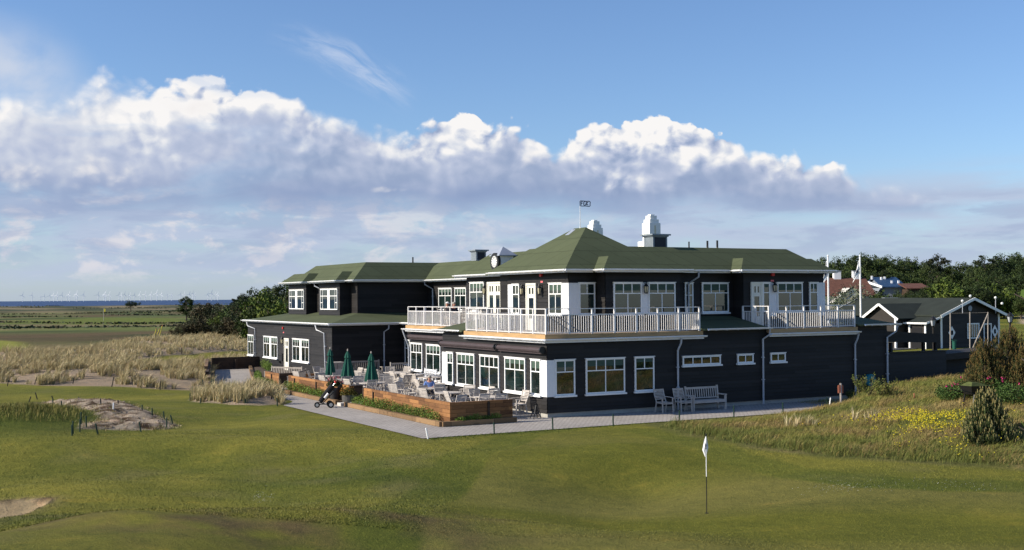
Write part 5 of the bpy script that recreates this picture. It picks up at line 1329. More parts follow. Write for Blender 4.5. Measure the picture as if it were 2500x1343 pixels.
def trunk(h, r_, limbs=6, spread=1.0, seed=0, lean=0, start=.35):
    q = random.Random(seed); b_ = MB()
    pts = [Vector((lean*z/h+q.uniform(-.05, .05)*h*.2*(z > 0), q.uniform(-.05, .05)*h*.2*(z > 0), z)) for z in (-.3, h*.25, h*.5, h*.75, h)]
    b_.tube(pts, [r_*1.25, r_, r_*.75, r_*.5, r_*.18], 8)
    for i in range(limbs):
        z = h*(start+(.95-start)*i/limbs); an = q.uniform(0, 6.28); L = spread*q.uniform(.6, 1)
        k = z/h*4; a = pts[int(k) if int(k) < 4 else 3].lerp(pts[min(4, int(k)+1)], k-int(k))
        m_ = a+Vector((math.cos(an)*L*.5, math.sin(an)*L*.5, L*.28)); e_ = a+Vector((math.cos(an)*L, math.sin(an)*L, L*.62))
        b_.tube([a, m_, e_], [r_*.42, r_*.26, r_*.08], 6)
    return b_
PROT = {}
def tree_proto(key, name, cb, tb):
    r = empty(name, (0, 0, -50)); cb.build('crown', 'leaf', r); tb.build('trunk', 'bark', r); PROT[key] = [r, False]
def put(key, loc, sc, label, group, rz=None, cat='tree'):
    r, used = PROT[key]; rz = rnd.uniform(0, 6.28) if rz is None else rz
    if not used:
        PROT[key][1] = True; r.location = loc; r.rotation_euler = (0, 0, rz); r.scale = (sc,)*3 if not hasattr(sc, '__len__') else sc; return tag(r, label, cat, group)
    o_ = dup(r, loc, rz, label, group, sc); o_['category'] = cat; return o_
DG = [(.026, .042, .012), (.036, .054, .014), (.020, .032, .012)]; MG = [(.042, .066, .016), (.056, .078, .020), (.032, .052, .014)]
LG = [(.085, .125, .018), (.105, .140, .024), (.070, .105, .018)]; PG = [(.020, .030, .014), (.028, .038, .016), (.034, .036, .015)]
RB_ = [(.045, .036, .016), (.055, .045, .020), (.040, .046, .018)]; GW = [(.115, .135, .085), (.135, .15, .10), (.09, .11, .065)]
tree_proto('oakA', 'broadleaf_tree', crown(MG, 2.6, 3.2, 4.4, 95, 70, .14, .27, .8, 1), trunk(6.2, .22, 8, 2.0, 1))
tree_proto('oakB', 'broadleaf_tree', crown(DG, 2.9, 3.4, 4.6, 100, 70, .15, .27, .8, 2), trunk(6.4, .24, 8, 2.2, 2))
tree_proto('oakC', 'broadleaf_tree', crown(DG+MG, 2.3, 3.8, 4.9, 95, 70, .14, .27, .9, 5), trunk(7.2, .20, 9, 1.7, 5))
tree_proto('pineA', 'pine_tree', crown(PG, 2.3, 1.7, 6.6, 38, 90, .13, .30, .7, 7, squash=.55), trunk(7.4, .20, 9, 1.8, 7, .4, .6))
tree_proto('pineB', 'pine_tree', crown(PG+DG, 1.9, 2.6, 5.8, 46, 80, .13, .30, .8, 9, squash=.6), trunk(7.6, .18, 10, 1.5, 9, -.3, .45))
tree_proto('bush', 'rounded_shrub', crown(MG, 1.5, 1.25, 1.3, 46, 60, .10, .32, .95, 11), trunk(1.6, .09, 6, 1.0, 11, 0, .15))
tree_proto('bushR', 'dark_shrub', crown(RB_, 1.7, 1.35, 1.35, 50, 60, .10, .32, .95, 13), trunk(1.7, .09, 6, 1.1, 13, 0, .15))
tree_proto('bushL', 'light_green_shrub', crown(LG, 1.5, 1.5, 1.5, 46, 60, .11, .32, .95, 15), trunk(1.9, .09, 6, 1.0, 15, 0, .15))
tree_proto('willow', 'grey_willow', crown(GW, 2.6, 2.5, 2.9, 64, 70, .10, .30, .9, 17), trunk(4.4, .14, 9, 2.0, 17, 0, .2))
tree_proto('windtree', 'windswept_tree', crown(DG, 2.6, 1.5, 3.6, 40, 60, .14, .32, .6, 19), trunk(3.8, .16, 8, 2.2, 19, .5, .45))
rnd = random.Random(5)
# left: lone trees and the dark mass behind the wing
def gz(px, Y):
    p_ = D(px, 735, Y); return Vector((p_.x, Y, H(p_.x, Y)))
put('windtree', gz(320, 470), (1.05, 1.05, .85), 'small windswept tree alone on the dune line by the sea', 'trees on the links')
put('oakC', gz(455, 300), (.95, .95, .72), 'slim dark tree standing alone in front of the sea, left of the tree mass', 'trees on the links')
put('oakB', gz(549, 380), (.55, .55, .42), 'small round tree on the horizon just left of the tree mass', 'trees on the links')
LM = [('bushR', 440, 150, .66), ('bushR', 462, 152, .86), ('bushR', 490, 152, 1.0), ('bushR', 478, 158, .9), ('bushL', 535, 153, 1.12), ('bushR', 558, 150, 1.1), ('bushR', 512, 156, 1.15), ('bush', 585, 150, 1.2), ('bushR', 605, 147, 1.25),
      ('pineA', 592, 182, .80), ('pineB', 575, 190, .74), ('oakB', 600, 172, .78), ('oakB', 625, 168, .85), ('oakC', 560, 178, .60), ('oakA', 645, 162, .80), ('oakC', 662, 160, .84), ('oakB', 682, 156, .88), ('oakC', 700, 152, .92), ('bushL', 652, 140, 1.9), ('oakB', 635, 150, .66),
      ('bush', 620, 140, 1.7), ('oakA', 715, 160, .85), ('bushR', 482, 205, 1.15), ('bushR', 500, 200, 1.6), ('bushR', 518, 202, 1.7), ('bush', 540, 196, 1.4), ('bushR', 560, 190, 1.5), ('bush', 572, 176, 1.7), ('bush', 590, 165, 1.8), ('bushR', 615, 160, 1.8)]
for i, (k, px, Y, sc) in enumerate(LM):
    put(k, gz(px, Y), sc*rnd.uniform(.94, 1.05)*(.9 if k[0] in 'op' else 1), '%s in the tree mass left of the wing, %s one planted there' % ({'bushR': 'dark reddish shrub', 'bushL': 'bright lime green shrub', 'bush': 'green shrub', 'pineA': 'flat topped pine', 'pineB': 'dark pine'}.get(k, 'dense broadleaf tree'), ordn(i+1)), 'trees and shrubs behind the wing')
# right: the wooded rise
def slope_pt(px, Y): 
    p_ = D(px, 700, Y); return Vector((p_.x, Y, H(p_.x, Y)-.1))
RT = []
tops = [(1990, 646), (2030, 636), (2070, 630), (2110, 622), (2150, 632), (2190, 640), (2225, 634), (2255, 640), (2285, 624), (2312, 640), (2345, 652), (2375, 650), (2405, 620), (2440, 618), (2475, 624), (2510, 628), (2545, 630), (2590, 628)]
kinds = ['oakB', 'oakA', 'oakB', 'oakB', 'oakC', 'oakC', 'oakC', 'oakA', 'pineA', 'oakA', 'oakA', 'oakC', 'pineB', 'oakB', 'oakB', 'oakC', 'oakB', 'oakB']
for i, (px, yt) in enumerate(tops):
    Y = rnd.uniform(205, 225); p_ = slope_pt(px, Y); zt_ = 5+Y*((735.3-.00726*px)-yt)/2891
    hh = {'pineA': 8.4, 'pineB': 8.5}.get(kinds[i], 8.2); RT.append((kinds[i], px, Y, (zt_-p_.z)/hh, 'back row'))
for i in range(20):
    px = 1985+30*i+rnd.uniform(-6, 6); Y = rnd.uniform(226, 240); p_ = slope_pt(px, Y); yt = 640-14*math.sin((px-1990)/80.)*.6-12*sm(px, 2380, 2420); RT.append((rnd.choice(['oakB', 'oakC', 'oakB']), px, Y, (5+Y*((735.3-.00726*px)-yt)/2891-p_.z)/8.0, 'hindmost row'))
for i in range(22):
    px = 1995+26*i+rnd.uniform(-9, 9); Y = rnd.uniform(180, 196); RT.append((rnd.choice(['oakA', 'oakB', 'oakC', 'oakA', 'pineB']), px, Y, rnd.uniform(.66, .86), 'middle row'))
for i in range(19):
    px = 2190+20*i+rnd.uniform(-8, 8); Y = rnd.uniform(152, 170); RT.append((rnd.choice(['bush', 'bushL', 'oakA', 'bush', 'oakB']), px, Y, 0, 'front row'))
for i, (k, px, Y, sc, row) in enumerate(RT):
    if sc == 0: sc = rnd.uniform(.46, .60) if k.startswith('oak') else rnd.uniform(1.35, 1.85)
    nm = {'bushL': 'bright green shrub', 'bush': 'green shrub', 'pineA': 'flat topped dark pine', 'pineB': 'dark pine', 'oakA': 'mid green broadleaf tree', 'oakB': 'dark broadleaf tree', 'oakC': 'tall narrow broadleaf tree'}[k]
    put(k, slope_pt(px, Y), sc*rnd.uniform(.96, 1.04), '%s in the %s of the wooded rise, %s counted along it' % (nm, row, ordn(i+1)), 'trees on the wooded rise')
put('willow', slope_pt(2082, 112), 1.02, 'silvery grey-green willow in front of the red roofed house', 'shrubs by the houses')
put('willow', slope_pt(2040, 106), .62, 'smaller silvery willow behind the far balcony rail', 'shrubs by the houses')
put('bush', slope_pt(2146, 138), 1.75, 'dark green shrub below the blue roofed house', 'shrubs by the houses'); put('bushL', slope_pt(2175, 128), 1.0, 'olive shrub right of the willow', 'shrubs by the houses')
put('bush', slope_pt(2250, 140), 1.3, 'low green shrub behind the black lodge ridge', 'shrubs by the houses')
# tree tops behind the chimney
put('pineB', Vector((19.5, 160, 0)), 1.42, 'dark pine top showing beside the tall white chimney', 'trees behind the clubhouse', 1.0)

def gp3(px, py, z0_=.8):
    d = ray(px, py); d = d/d.y; Y = 26.0
    while Y < 90:
        p_ = CAM+d*Y
        if p_.z < H(p_.x, p_.y): break
        Y += .08
    return Vector((p_.x, p_.y, H(p_.x, p_.y)))

# grass blades
def blade(b_, p_, h_, w_, lean, col, bend=.5):
    a = rnd.uniform(0, 6.28); d = Vector((math.cos(a), math.sin(a), 0))*w_/2; p_ = Vector(p_)
    m_ = p_+Vector((lean[0]*bend*.5, lean[1]*bend*.5, h_*.6)); e_ = p_+Vector((lean[0], lean[1], h_))
    b_.q(p_-d, p_+d, m_+d*.75, m_-d*.75, col=col); b_.q(m_-d*.75, m_+d*.75, e_, col=col)
MC = [(.54, .44, .25), (.46, .37, .20), (.60, .50, .30), (.36, .30, .155)]; MCg = [(.20, .20, .085), (.24, .22, .10)]
def tuft(b_, x, y, z, h_, n_, spread, wind=(.28, -.1)):
    g0 = rnd.random()*.8
    for i in range(n_):
        a = rnd.uniform(0, 6.28); r_ = rnd.random()**.6*spread
        lx = math.cos(a)*h_*rnd.uniform(.05, .6)+wind[0]*h_; ly = math.sin(a)*h_*rnd.uniform(.05, .6)+wind[1]*h_
        c = jit(rnd.choice(MCg), .2) if rnd.random() < .34*g0+.08 else jit(rnd.choice(MC), .2)
        blade(b_, (x+math.cos(a)*r_, y+math.sin(a)*r_, z-.02), h_*rnd.uniform(.6, 1.08), .016+.0001*y, (lx, ly), c)
rnd = random.Random(21); b = MB(); x0, x1 = -75, -12; cnt = 0
for k in range(24000):
    Y = 64+(rnd.random()**1.15)*95; x = rnd.uniform(-.52*Y, -.13*Y)
    if dpoly(x, Y, MARRAM) < .15 or dpoly(x, Y, STRIP) > -.3: continue
    back = sm(Y, 67, 84)
    if noise.noise(Vector((x*.45, Y*.45, 0)))+.1 < .24-.40*back: continue
    s_, t_ = loc2(x, Y)
    h_ = rnd.uniform(.35, .85)+.45*max(0, noise.noise(Vector((x*.3, Y*.3, 7)))) if rnd.random() > .12 else rnd.uniform(.8, 1.15)
    tuft(b, x, Y, H(x, Y), h_*.84, 24 if Y > 85 else 40, .10+.09*rnd.random()); cnt += 1
    if cnt > 3000: break
tag(b.build('marram_grass', 'leaf'), 'straw coloured marram grass covering the low sand dunes left of the clubhouse', 'grass', kind='stuff')
b = MB()
for k in range(5000):
    px = rnd.uniform(460, 700); p_ = G(px, rnd.uniform(948, 992)); x, y = p_.x, p_.y
    if dpoly(x, y, ISLE) < .06 or noise.noise(Vector((x*.9, y*.6, 2))) < -.12+.28*sm(992-G(0, 0).x*0-(731-(0-5)*2891/y), 0, 1)*0: continue
    if rnd.random() < .55: continue
    tuft(b, x, y, H(x, y), rnd.uniform(.45, .8), 34, .07, (.14, -.03))
    cnt += 1
    if cnt > 3240: break
tuft(b, *G(676, 985)[:2], 0, .5, 60, .08, (.05, 0))
tag(b.build('marram_grass', 'leaf'), 'marram grass in the small sandy bed beside the paved path', 'grass', kind='stuff')
# rough grass on the right bank
rnd = random.Random(31); b = MB(); RG = [(.180, .170, .040), (.25, .200, .062), (.11, .125, .028), (.31, .235, .092), (.21, .145, .062), (.155, .165, .036)]
nb = 0
while nb < 130000:
    Y = rnd.uniform(36, 63); x = rnd.uniform(.09*Y, .50*Y)
    d = dpoly(x, Y, TOE)
    if d < .0 or (d < .8 and rnd.random() > d/.8+.15): continue
    s_, t_ = loc2(x, Y)
    if t_ > -4.9-.5*noise.noise(Vector((x*.6, 0, 0))) and s_ < 11.5: continue
    if t_ > -4.1 and s_ < 13.4: continue
    if t_ > -.15 and s_ < 30: continue
    if rnd.random() < (Y-36)/27*.5: continue
    q = noise.noise(Vector((x*.55, Y*.55, 0)))+.5*noise.noise(Vector((x*1.7, Y*1.7, 3)))
    i0 = max(0, min(5, int(3+q*4+rnd.uniform(-1.2, 1.2)))); i0 = (2, 5, 0, 1, 4, 3)[i0]
    if d < 2.6 and rnd.random() > d/2.8: i0 = 2  # shade of the bank's lower edge put into darker blade colour
    h_ = (.08+.13*rnd.random())*(1+1.1*max(0, noise.noise(Vector((x*.8, Y*.8, 8)))))*(.75+.25*sm(d, 0, 1.2)+.5*sm(d, 2.2, .6)*sm(d, 0, .5))
    blade(b, (x, Y, H(x, Y)-.03) if nb % 3 == 0 else (x, Y, zz), h_, .012, (.10+rnd.uniform(-.12, .16), rnd.uniform(-.12, .08)), jit(RG[i0], .25)) if nb % 3 == 0 else None
    zz = H(x, Y)-.03; c0 = RG[i0]
    for k in range(4): blade(b, (x+rnd.gauss(0, .07), Y+rnd.gauss(0, .07), zz), h_*rnd.uniform(.6, 1.1), .011, (.08+rnd.uniform(-.12, .16), rnd.uniform(-.12, .08)), jit(c0, .25))
    nb += 4
for px, py in ((1965, 1020), (1995, 1024), (2105, 1010), (2120, 1012), (1940, 1026)):
    p_ = gp3(px, py+16)
    for k in range(2): tuft(b, p_.x+rnd.uniform(-.3, .3), p_.y+rnd.uniform(-.3, .3), H(p_.x, p_.y), rnd.uniform(.35, .6), 22, .10, (.1, 0))
tag(b.build('rough_grass', 'leaf'), 'long olive and tan rough grass covering the bank in front of the shaded wall', 'grass', kind='stuff')
b = MB(); nb = 0
while nb < 9000:
    x = rnd.gauss(-20.2, 2.0); Y = rnd.gauss(47.2, 2.0); nb += 1
    if math.hypot((x+20.5)/4.2, (Y-47.2)/3.4) > 1 or dpoly(x, Y, SCRAPE) > -.4: continue
    k_ = rnd.random()
    blade(b, (x, Y, H(x, Y)-.02), rnd.uniform(.10, .32), .016, (rnd.uniform(-.05, .15), rnd.uniform(-.08, .08)), jit(RG[0] if k_ < .45 else (RG[1] if k_ < .7 else RG[2]), .25))
tag(b.build('rough_grass', 'leaf'), 'rough grass tuft on the small mound at the left edge', 'grass', kind='stuff')
# low dark heath scrub in bands over the far links
rnd = random.Random(55); b = MB()
for k in range(3600):
    Y = rnd.uniform(200, 620); x = rnd.uniform(-.46*Y, -.10*Y)
    q = noise.noise(Vector((x*.018, Y*.05, 31)))
    if q < .24 or (270 < Y < 345 and x > -.40*Y): continue
    h_ = rnd.uniform(.25, .7)*(.4+Y/900); c0 = jit(rnd.choice([(.040, .052, .020), (.060, .050, .025), (.030, .042, .018), (.075, .068, .034)]), .2); z0_ = H(x, Y)
    for j in range(9): leafq(b, (x+rnd.gauss(0, 1.6), Y+rnd.gauss(0, 2.2), z0_+h_*rnd.random()*.5), .42, jit(c0, .25))
tag(b.build('heath_scrub', 'leaf'), 'low dark heath scrub growing in bands across the far links', 'scrub', kind='stuff')
# clods and stones on the sand scrape
b = MB()
for k in range(2200):
    p_ = G(rnd.uniform(85, 440), rnd.uniform(974, 1062)); x, y = p_.x, p_.y; d = dpoly(x, y, SCRAPE)
    if d < .05: continue
    r_ = rnd.uniform(.02, .05) if rnd.random() < .95 else rnd.uniform(.05, .10); c = Vector((x, y, H(x, y))); c0 = jit(rnd.choice([(.14, .10, .065), (.32, .265, .20), (.09, .065, .045), (.24, .19, .14)]), .2)
    q_ = [c+Vector((math.cos(a)*r_*rnd.uniform(.6, 1.4), math.sin(a)*r_*rnd.uniform(.6, 1.4), -.01)) for a in (0, 1.3, 2.5, 3.8, 5.0)]; tp = c+Vector((rnd.gauss(0, .2)*r_, 0, r_*rnd.uniform(.3, .6)))
    for i in range(5): b.q(q_[i], q_[(i+1) % 5], tp, col=c0)
tag(b.build('clods', 'leaf'), 'dark clods and pale stones strewn over the sand scrape', 'stones', kind='stuff')
# short turf blades of the lawn in the foreground
rnd = random.Random(91); b = MB()
for k in range(110000):
    Y = 26.2+19*(rnd.random()**1.5); x = rnd.uniform(-.455*Y, .455*Y)
    if x > 4 and dpoly(x, Y, TOE) > -.1: continue
    if x < -6 and dpoly(x, Y, BUNK) > -.05: continue
    if Y > 41 and dpoly(x, Y, PATHW) > -.1: continue
    pt = dpoly(x, Y, PUTT) > 0; c_ = ground_col(x, Y); c_ = (c_[0]*1.10, c_[1]*1.08, c_[2]*1.1); h_ = rnd.uniform(.012, .026) if pt else rnd.uniform(.02, .05)
    a = rnd.uniform(0, 6.28); dx_, dy_ = math.cos(a)*.009, math.sin(a)*.009; z0_ = H(x, Y)-.004
    b.q((x-dx_, Y-dy_, z0_), (x+dx_, Y+dy_, z0_), (x+rnd.uniform(-.02, .02), Y+rnd.uniform(-.02, .02), z0_+h_), col=jit(c_, .22))
tag(b.build('turf', 'leaf'), 'short mown turf of the green and its surrounds in the foreground', 'grass', kind='stuff')
# straggly grass on the sand scrape and clumps along the edges of the path
b = MB()
for k in range(1500):
    p_ = G(rnd.uniform(90, 440), rnd.uniform(975, 1060)); d = dpoly(p_.x, p_.y, SCRAPE)
    if d < -.25 or d > .9 and rnd.random() < .7: continue
    if noise.noise(Vector((p_.x*1.1, p_.y*1.1, 4))) < .05 and d > .2: continue
    for j in range(5): blade(b, (p_.x+rnd.gauss(0, .05), p_.y+rnd.gauss(0, .05), H(p_.x, p_.y)-.01), rnd.uniform(.05, .14), .014, (rnd.uniform(-.08, .12), rnd.uniform(-.06, .06)), jit(rnd.choice(RG+MC), .2))
tag(b.build('scrape_grass', 'leaf'), 'thin dead grass lying on the sand scrape at the left', 'grass', kind='stuff')
b = MB()
for k in range(3600):
    px = rnd.uniform(1050, 2010); y_ = 1070-(px-1046)*.0755 if px < 1900 else 1008-(px-1900)*.14
    p_ = G(px, y_+rnd.uniform(0, 5)); s_, t_ = loc2(p_.x, p_.y)
    if t_ > -3.83: continue
    blade(b, (p_.x, p_.y, H(p_.x, p_.y)-.01), rnd.uniform(.03, .09), .012, (rnd.uniform(-.04, .05), rnd.uniform(-.04, .04)), jit(rnd.choice([(.07, .105, .02), (.10, .13, .025)]), .2))
tag(b.build('edge_grass', 'leaf'), 'uncut grass fringe along the near edge of the paved path', 'grass', kind='stuff')
# daisies on the fringe and yellow rattle on the bank
b = MB()
for k in range(1300):
    px = rnd.gauss(2270, 95) if rnd.random() < .8 else rnd.uniform(2120, 2500); py = rnd.gauss(1032, 14) if rnd.random() < .72 else rnd.uniform(1015, 1140)
    if px < 2180 and py > 1060: continue
    p_ = gp3(px, py+8); z0_ = p_.z
    if dpoly(p_.x, p_.y, TOE) < .2 or noise.noise(Vector((p_.x*.8, p_.y*.8, 5))) < -.05: continue
    for j in range(2): leafq(b, (p_.x+rnd.gauss(0, .03), p_.y, z0_+rnd.uniform(.20, .38)), .024, jit((.72, .58, .03), .15), 0, Vector((rnd.gauss(0, .3), -1, rnd.gauss(.2, .3))).normalized())
tag(b.build('yellow_flowers', 'leaf'), 'yellow wild flowers scattered over the rough grass bank at the right', 'flowers', kind='stuff')
b = MB()
for k in range(420):
    px = rnd.choice([rnd.gauss(640, 14), rnd.gauss(2100, 60), rnd.gauss(2330, 60), rnd.gauss(2040, 50)]); py = rnd.gauss(1212, 7) if px < 1000 else rnd.gauss(1196, 6)
    p_ = G(px, py, -.6); z0_ = H(p_.x, p_.y); leafq(b, (p_.x, p_.y, z0_+.03), .011, (.7, .7, .68), 3)
tag(b.build('daisies', 'leaf'), 'tiny white daisies in the short grass round the green', 'flowers', kind='stuff')

# low hedges in the timber edged beds
def hedge(pts, label, h_=.46, w_=.46, dens_=640, cols=((.115, .185, .028), (.085, .14, .022), (.16, .215, .038)), z0=.1):
    r = empty('low_hedge', (0, 0, 0), 0, label, 'hedge', 'low box hedges in the terrace beds'); b_ = MB(); tb = MB()
    for (a, c) in zip(pts, pts[1:]):
        A_, C_2 = W(*a), W(*c); L = (C_2-A_).length; d = (C_2-A_)/L; nrm = Vector((-d.y, d.x, 0))
        for i in range(max(2, int(L/.42))):
            c0 = A_+d*((i+.5)*.42+rnd.uniform(-.08, .08))+nrm*rnd.uniform(-.04, .04); hh = h_*rnd.uniform(.75, 1.2); base = jit(rnd.choice(cols), .15)
            tb.tube([c0+Vector((0, 0, -.02)), c0+Vector((0, 0, z0+hh*.7))], [.015, .006], 5)
            for j in range(int(dens_*.5)):
                q_ = Vector((rnd.gauss(0, 1), rnd.gauss(0, 1), rnd.gauss(0, 1))).normalized()*(rnd.random()**.35)
                leafq(b_, c0+Vector((q_.x*.25, q_.y*w_*.55, z0+hh*.5+q_.z*hh*.62)), .028, jit(base, .3))
    b_.build('foliage', 'leaf', r); tb.build('stems', 'bark', r)
hedge([(-4.97, 9.3), (-4.97, -.2)], 'low green box hedge in front of the long near timber wall'); hedge([(-4.6, -.68), (-2.4, -.68)], 'shaded low hedge round the corner of the near timber wall', .26, .2)
hedge([(-4.97, 19.2), (-4.97, 12.6)], 'low green box hedge behind the golf trolley')
hedge([(-4.95, 21.2), (-4.95, 24.0), (-3.0, 31.0)], 'low green hedge in the curved bed before the farthest timber wall', .4, .5)
hedge([(-2.0, 31.5), (-.9, 35.5), (-.2, 39.0)], 'pale feathery hedge under the wing windows', .55, .6, 420, ((.13, .19, .03), (.10, .15, .025)), .25)
b = MB()
b.prism([(-5.1, -.56), (-4.76, -.56), (-4.76, 9.4), (-5.1, 9.4)], 0, .14); o = b.build('planting_bed', 'soil'); o.location = C0; o.rotation_euler = (0, 0, YAW); tag(o, kind='structure')
b = MB(); b.prism([(-5.1, 10.8), (-4.76, 10.8), (-4.76, 19.5), (-5.1, 19.5)], 0, .14); o = b.build('planting_bed', 'soil'); o.location = C0; o.rotation_euler = (0, 0, YAW); tag(o, kind='structure')
b = MB(); b.prism([(-5.2, 21.0), (-4.76, 21.0), (-4.6, 24), (-1.2, 30.0), (.4, 30.2), (.4, 41.0), (-.5, 41.0), (-3.0, 31.6), (-5.2, 23.2)], 0, .15); o = b.build('planting_bed', 'soil'); o.location = C0; o.rotation_euler = (0, 0, YAW); tag(o, kind='structure')
# potted plants at the terrace opening
def pot(s_, t_, prof, mt, label, fr, fz, cols, fl=None):
    r = place('plant_pot', s_, t_, 0, label=label, cat='plant pot'); b_ = MB(); b_.lathe(prof, 20); p_ = b_.build('pot', mt, r)
    b_ = MB()
    for i in range(1500):
        q_ = Vector((rnd.gauss(0, 1), rnd.gauss(0, 1), rnd.gauss(0, 1))).normalized()*(rnd.random()**.4); q_.z = abs(q_.z)*.9-.15
        leafq(b_, (q_.x*fr, q_.y*fr, fz+q_.z*fr*.95), .032, jit(rnd.choice(cols), .3))
    b_.build('foliage', 'leaf', r)
    if fl:
        b_ = MB()
        for i in range(46):
            q_ = Vector((rnd.gauss(0, 1), rnd.gauss(0, 1), abs(rnd.gauss(0, 1))+.4)).normalized()
            for j in range(4): leafq(b_, (q_.x*fr+rnd.gauss(0, .02), q_.y*fr+rnd.gauss(0, .02), fz+q_.z*fr*.95+.02), .035, jit(fl, .2))
        b_.build('flowers', 'leaf', r)
pot(-5.0, 11.6, [(.17, 0), (.24, .4), (.30, .66), (.32, .68), (.32, .72), (.28, .72)], 'pot_dark', 'tall dark tapered pot with bushy plant and pink flowers behind the golf trolley', .42, .86, DG+[(.05, .06, .015)], (.42, .14, .15))
pot(-4.75, 10.35, [(.27, 0), (.33, .22), (.34, .42), (.33, .46), (.30, .46)], 'barrel', 'low weathered half barrel planted with orange-green shrub at the terrace opening', .42, .52, [(.11, .105, .02), (.14, .11, .025), (.075, .085, .018)], (.35, .17, .03))

# pines, roses, wheelbarrow and hose at the right
def candle_pine(loc, h_, w_, n_, label, cols, tip, seed):
    global rnd
    rnd = random.Random(seed); r = empty('mountain_pine', loc, 0, label, 'pine'); b_ = MB(); tb = MB()
    tb.tube([(0, 0, -.2), (0, .02, h_*.5), (0, 0, h_*.92)], [.06, .045, .012], 7)
    for i in range(n_):
        f_ = rnd.random(); an = rnd.uniform(0, 6.28); rr = w_*.5*(1-.78*f_**1.4)*(.5+.5*rnd.random())*(.82+.26*math.sin(3*an+seed)+.14*math.sin(7*an+4*f_)); z = h_*(.02+.86*f_)*(.86+.24*rnd.random())
        p_ = Vector((math.cos(an)*rr, math.sin(an)*rr, z)); ln = rnd.uniform(.12, .26); c0 = jit(rnd.choice(cols), .2)
        dr = Vector((math.cos(an)*.35, math.sin(an)*.35, 1)).normalized()
        if i % 9 == 0: tb.tube([(0, 0, max(.05, z-.3)), tuple(p_)], [.018, .008], 5)
        for j in range(16):
            q_ = p_+dr*ln*(j/16-.3); a2 = rnd.uniform(0, 6.28); nd_ = Vector((math.cos(a2), math.sin(a2), .75)).normalized()*.085
            side = nd_.cross(dr).normalized()*.010; b_.q(q_-side, q_+side, q_+nd_, col=jit(c0, .2))
        if rnd.random() < .8:
            t0 = p_+dr*ln*.6; sd2 = Vector((.011, 0, 0)); up_ = Vector((0, 0, rnd.uniform(.06, .12)))
            b_.q(t0-sd2, t0+sd2, t0+sd2*.7+up_, t0-sd2*.7+up_, col=jit(tip, .2)); sd2 = Vector((0, .011, 0)); b_.q(t0-sd2, t0+sd2, t0+sd2*.7+up_, t0-sd2*.7+up_, col=jit(tip, .2))
    b_.build('needles', 'leaf', r); tb.build('trunk', 'bark', r)
candle_pine(gp3(2416, 1078)+Vector((0, .3, -.12)), 1.82, 2.15, 2100, 'small dark pine with upright pale shoots on the grassy bank at right', [(.055, .078, .026), (.07, .092, .032)], (.42, .36, .16), 3)
Pb = gp3(2450, 962)
for i, (dx_, dy_, h_, w_) in enumerate(((-.7, 0, 2.2, 2.5), (.6, .8, 2.7, 2.8), (1.9, .3, 3.0, 3.0), (.8, -.6, 2.0, 2.5))):
    candle_pine(Pb+Vector((dx_, dy_, -.1)), h_, w_, 1250, '%s rusty tinged pine of the clump at the right edge' % ('leftmost', 'tall middle', 'rightmost', 'nearest low')[i], [(.080, .082, .027), (.062, .075, .025), (.10, .082, .030)], (.23, .155, .055), 40+i)
rnd = random.Random(77)
def rose(px, py, sc, label):
    r = empty('rose_bush', gp3(px, py), 0, label, 'bush', 'wild rose bushes by the wall'); b_ = MB(); f_ = MB(); tb = MB()
    for i in range(5): tb.tube([(0, 0, 0), (rnd.uniform(-.3, .3)*sc, rnd.uniform(-.3, .3)*sc, .5*sc)], [.015, .006], 5)
    for i in range(1700):
        q_ = Vector((rnd.gauss(0, 1), rnd.gauss(0, 1), rnd.gauss(0, 1))).normalized()*(rnd.random()**.4)
        leafq(b_, (q_.x*.75*sc, q_.y*.6*sc, .32*sc+q_.z*.36*sc), .036, jit(rnd.choice([(.05, .095, .02), (.07, .12, .028), (.035, .065, .016)]), .3))
    for i in range(6):
        q_ = Vector((rnd.uniform(-.7, .7), -abs(rnd.gauss(.3, .3)), rnd.uniform(.5, 1))).normalized(); c = Vector((q_.x*.75*sc, q_.y*.6*sc, .34*sc+q_.z*.38*sc))
        for j in range(6): leafq(f_, c+Vector((rnd.gauss(0, .02), rnd.gauss(0, .02), rnd.gauss(0, .02))), .036, jit((.52, .045, .17), .2))
    b_.build('foliage', 'leaf', r); f_.build('flowers', 'leaf', r); tb.build('stems', 'bark', r)
rose(2325, 978, .9, 'wild rose bush left of the wheelbarrow'); rose(2372, 966, 1.1, 'pink flowering wild rose bush behind the wheelbarrow'); rose(2425, 972, 1.1, 'wild rose bush between wheelbarrow and the rusty pines'); rose(2475, 985, 1.1, 'wild rose bush at the right picture edge below the pines')
def weedy(px, py, h_, label, cols):
    r = empty('wild_bush', gp3(px, py, .3), 0, label, 'bush', 'wild bushes at the foot of the wall'); b_ = MB(); tb = MB()
    for i in range(9):
        a = rnd.uniform(0, 6.28); e_ = Vector((math.cos(a)*.4*h_, math.sin(a)*.3*h_, h_*rnd.uniform(.6, 1.05))); tb.tube([(0, 0, 0), tuple(e_*.5+Vector((0, 0, .05))), tuple(e_)], [.012, .008, .004], 5)
        for j in range(60):
            k_ = rnd.uniform(.2, 1.02); p_ = e_*k_+Vector((rnd.gauss(0, .05), rnd.gauss(0, .05), rnd.gauss(0, .04))); leafq(b_, p_, .03, jit(rnd.choice(cols), .3))
    b_.build('foliage', 'leaf', r); tb.build('stems', 'bark', r)
WC = [(.12, .15, .03), (.09, .115, .025), (.15, .15, .04)]
for i, (px, py, h_) in enumerate(((2098, 972, .75), (2122, 968, .95), (2150, 968, .65), (2172, 966, .7), (2075, 975, .5), (2295, 972, .6))): weedy(px, py, h_, 'straggly yellow-green bush at the foot of the black wall, %s from the left' % ordn((2, 3, 4, 5, 1, 6)[i]), WC)
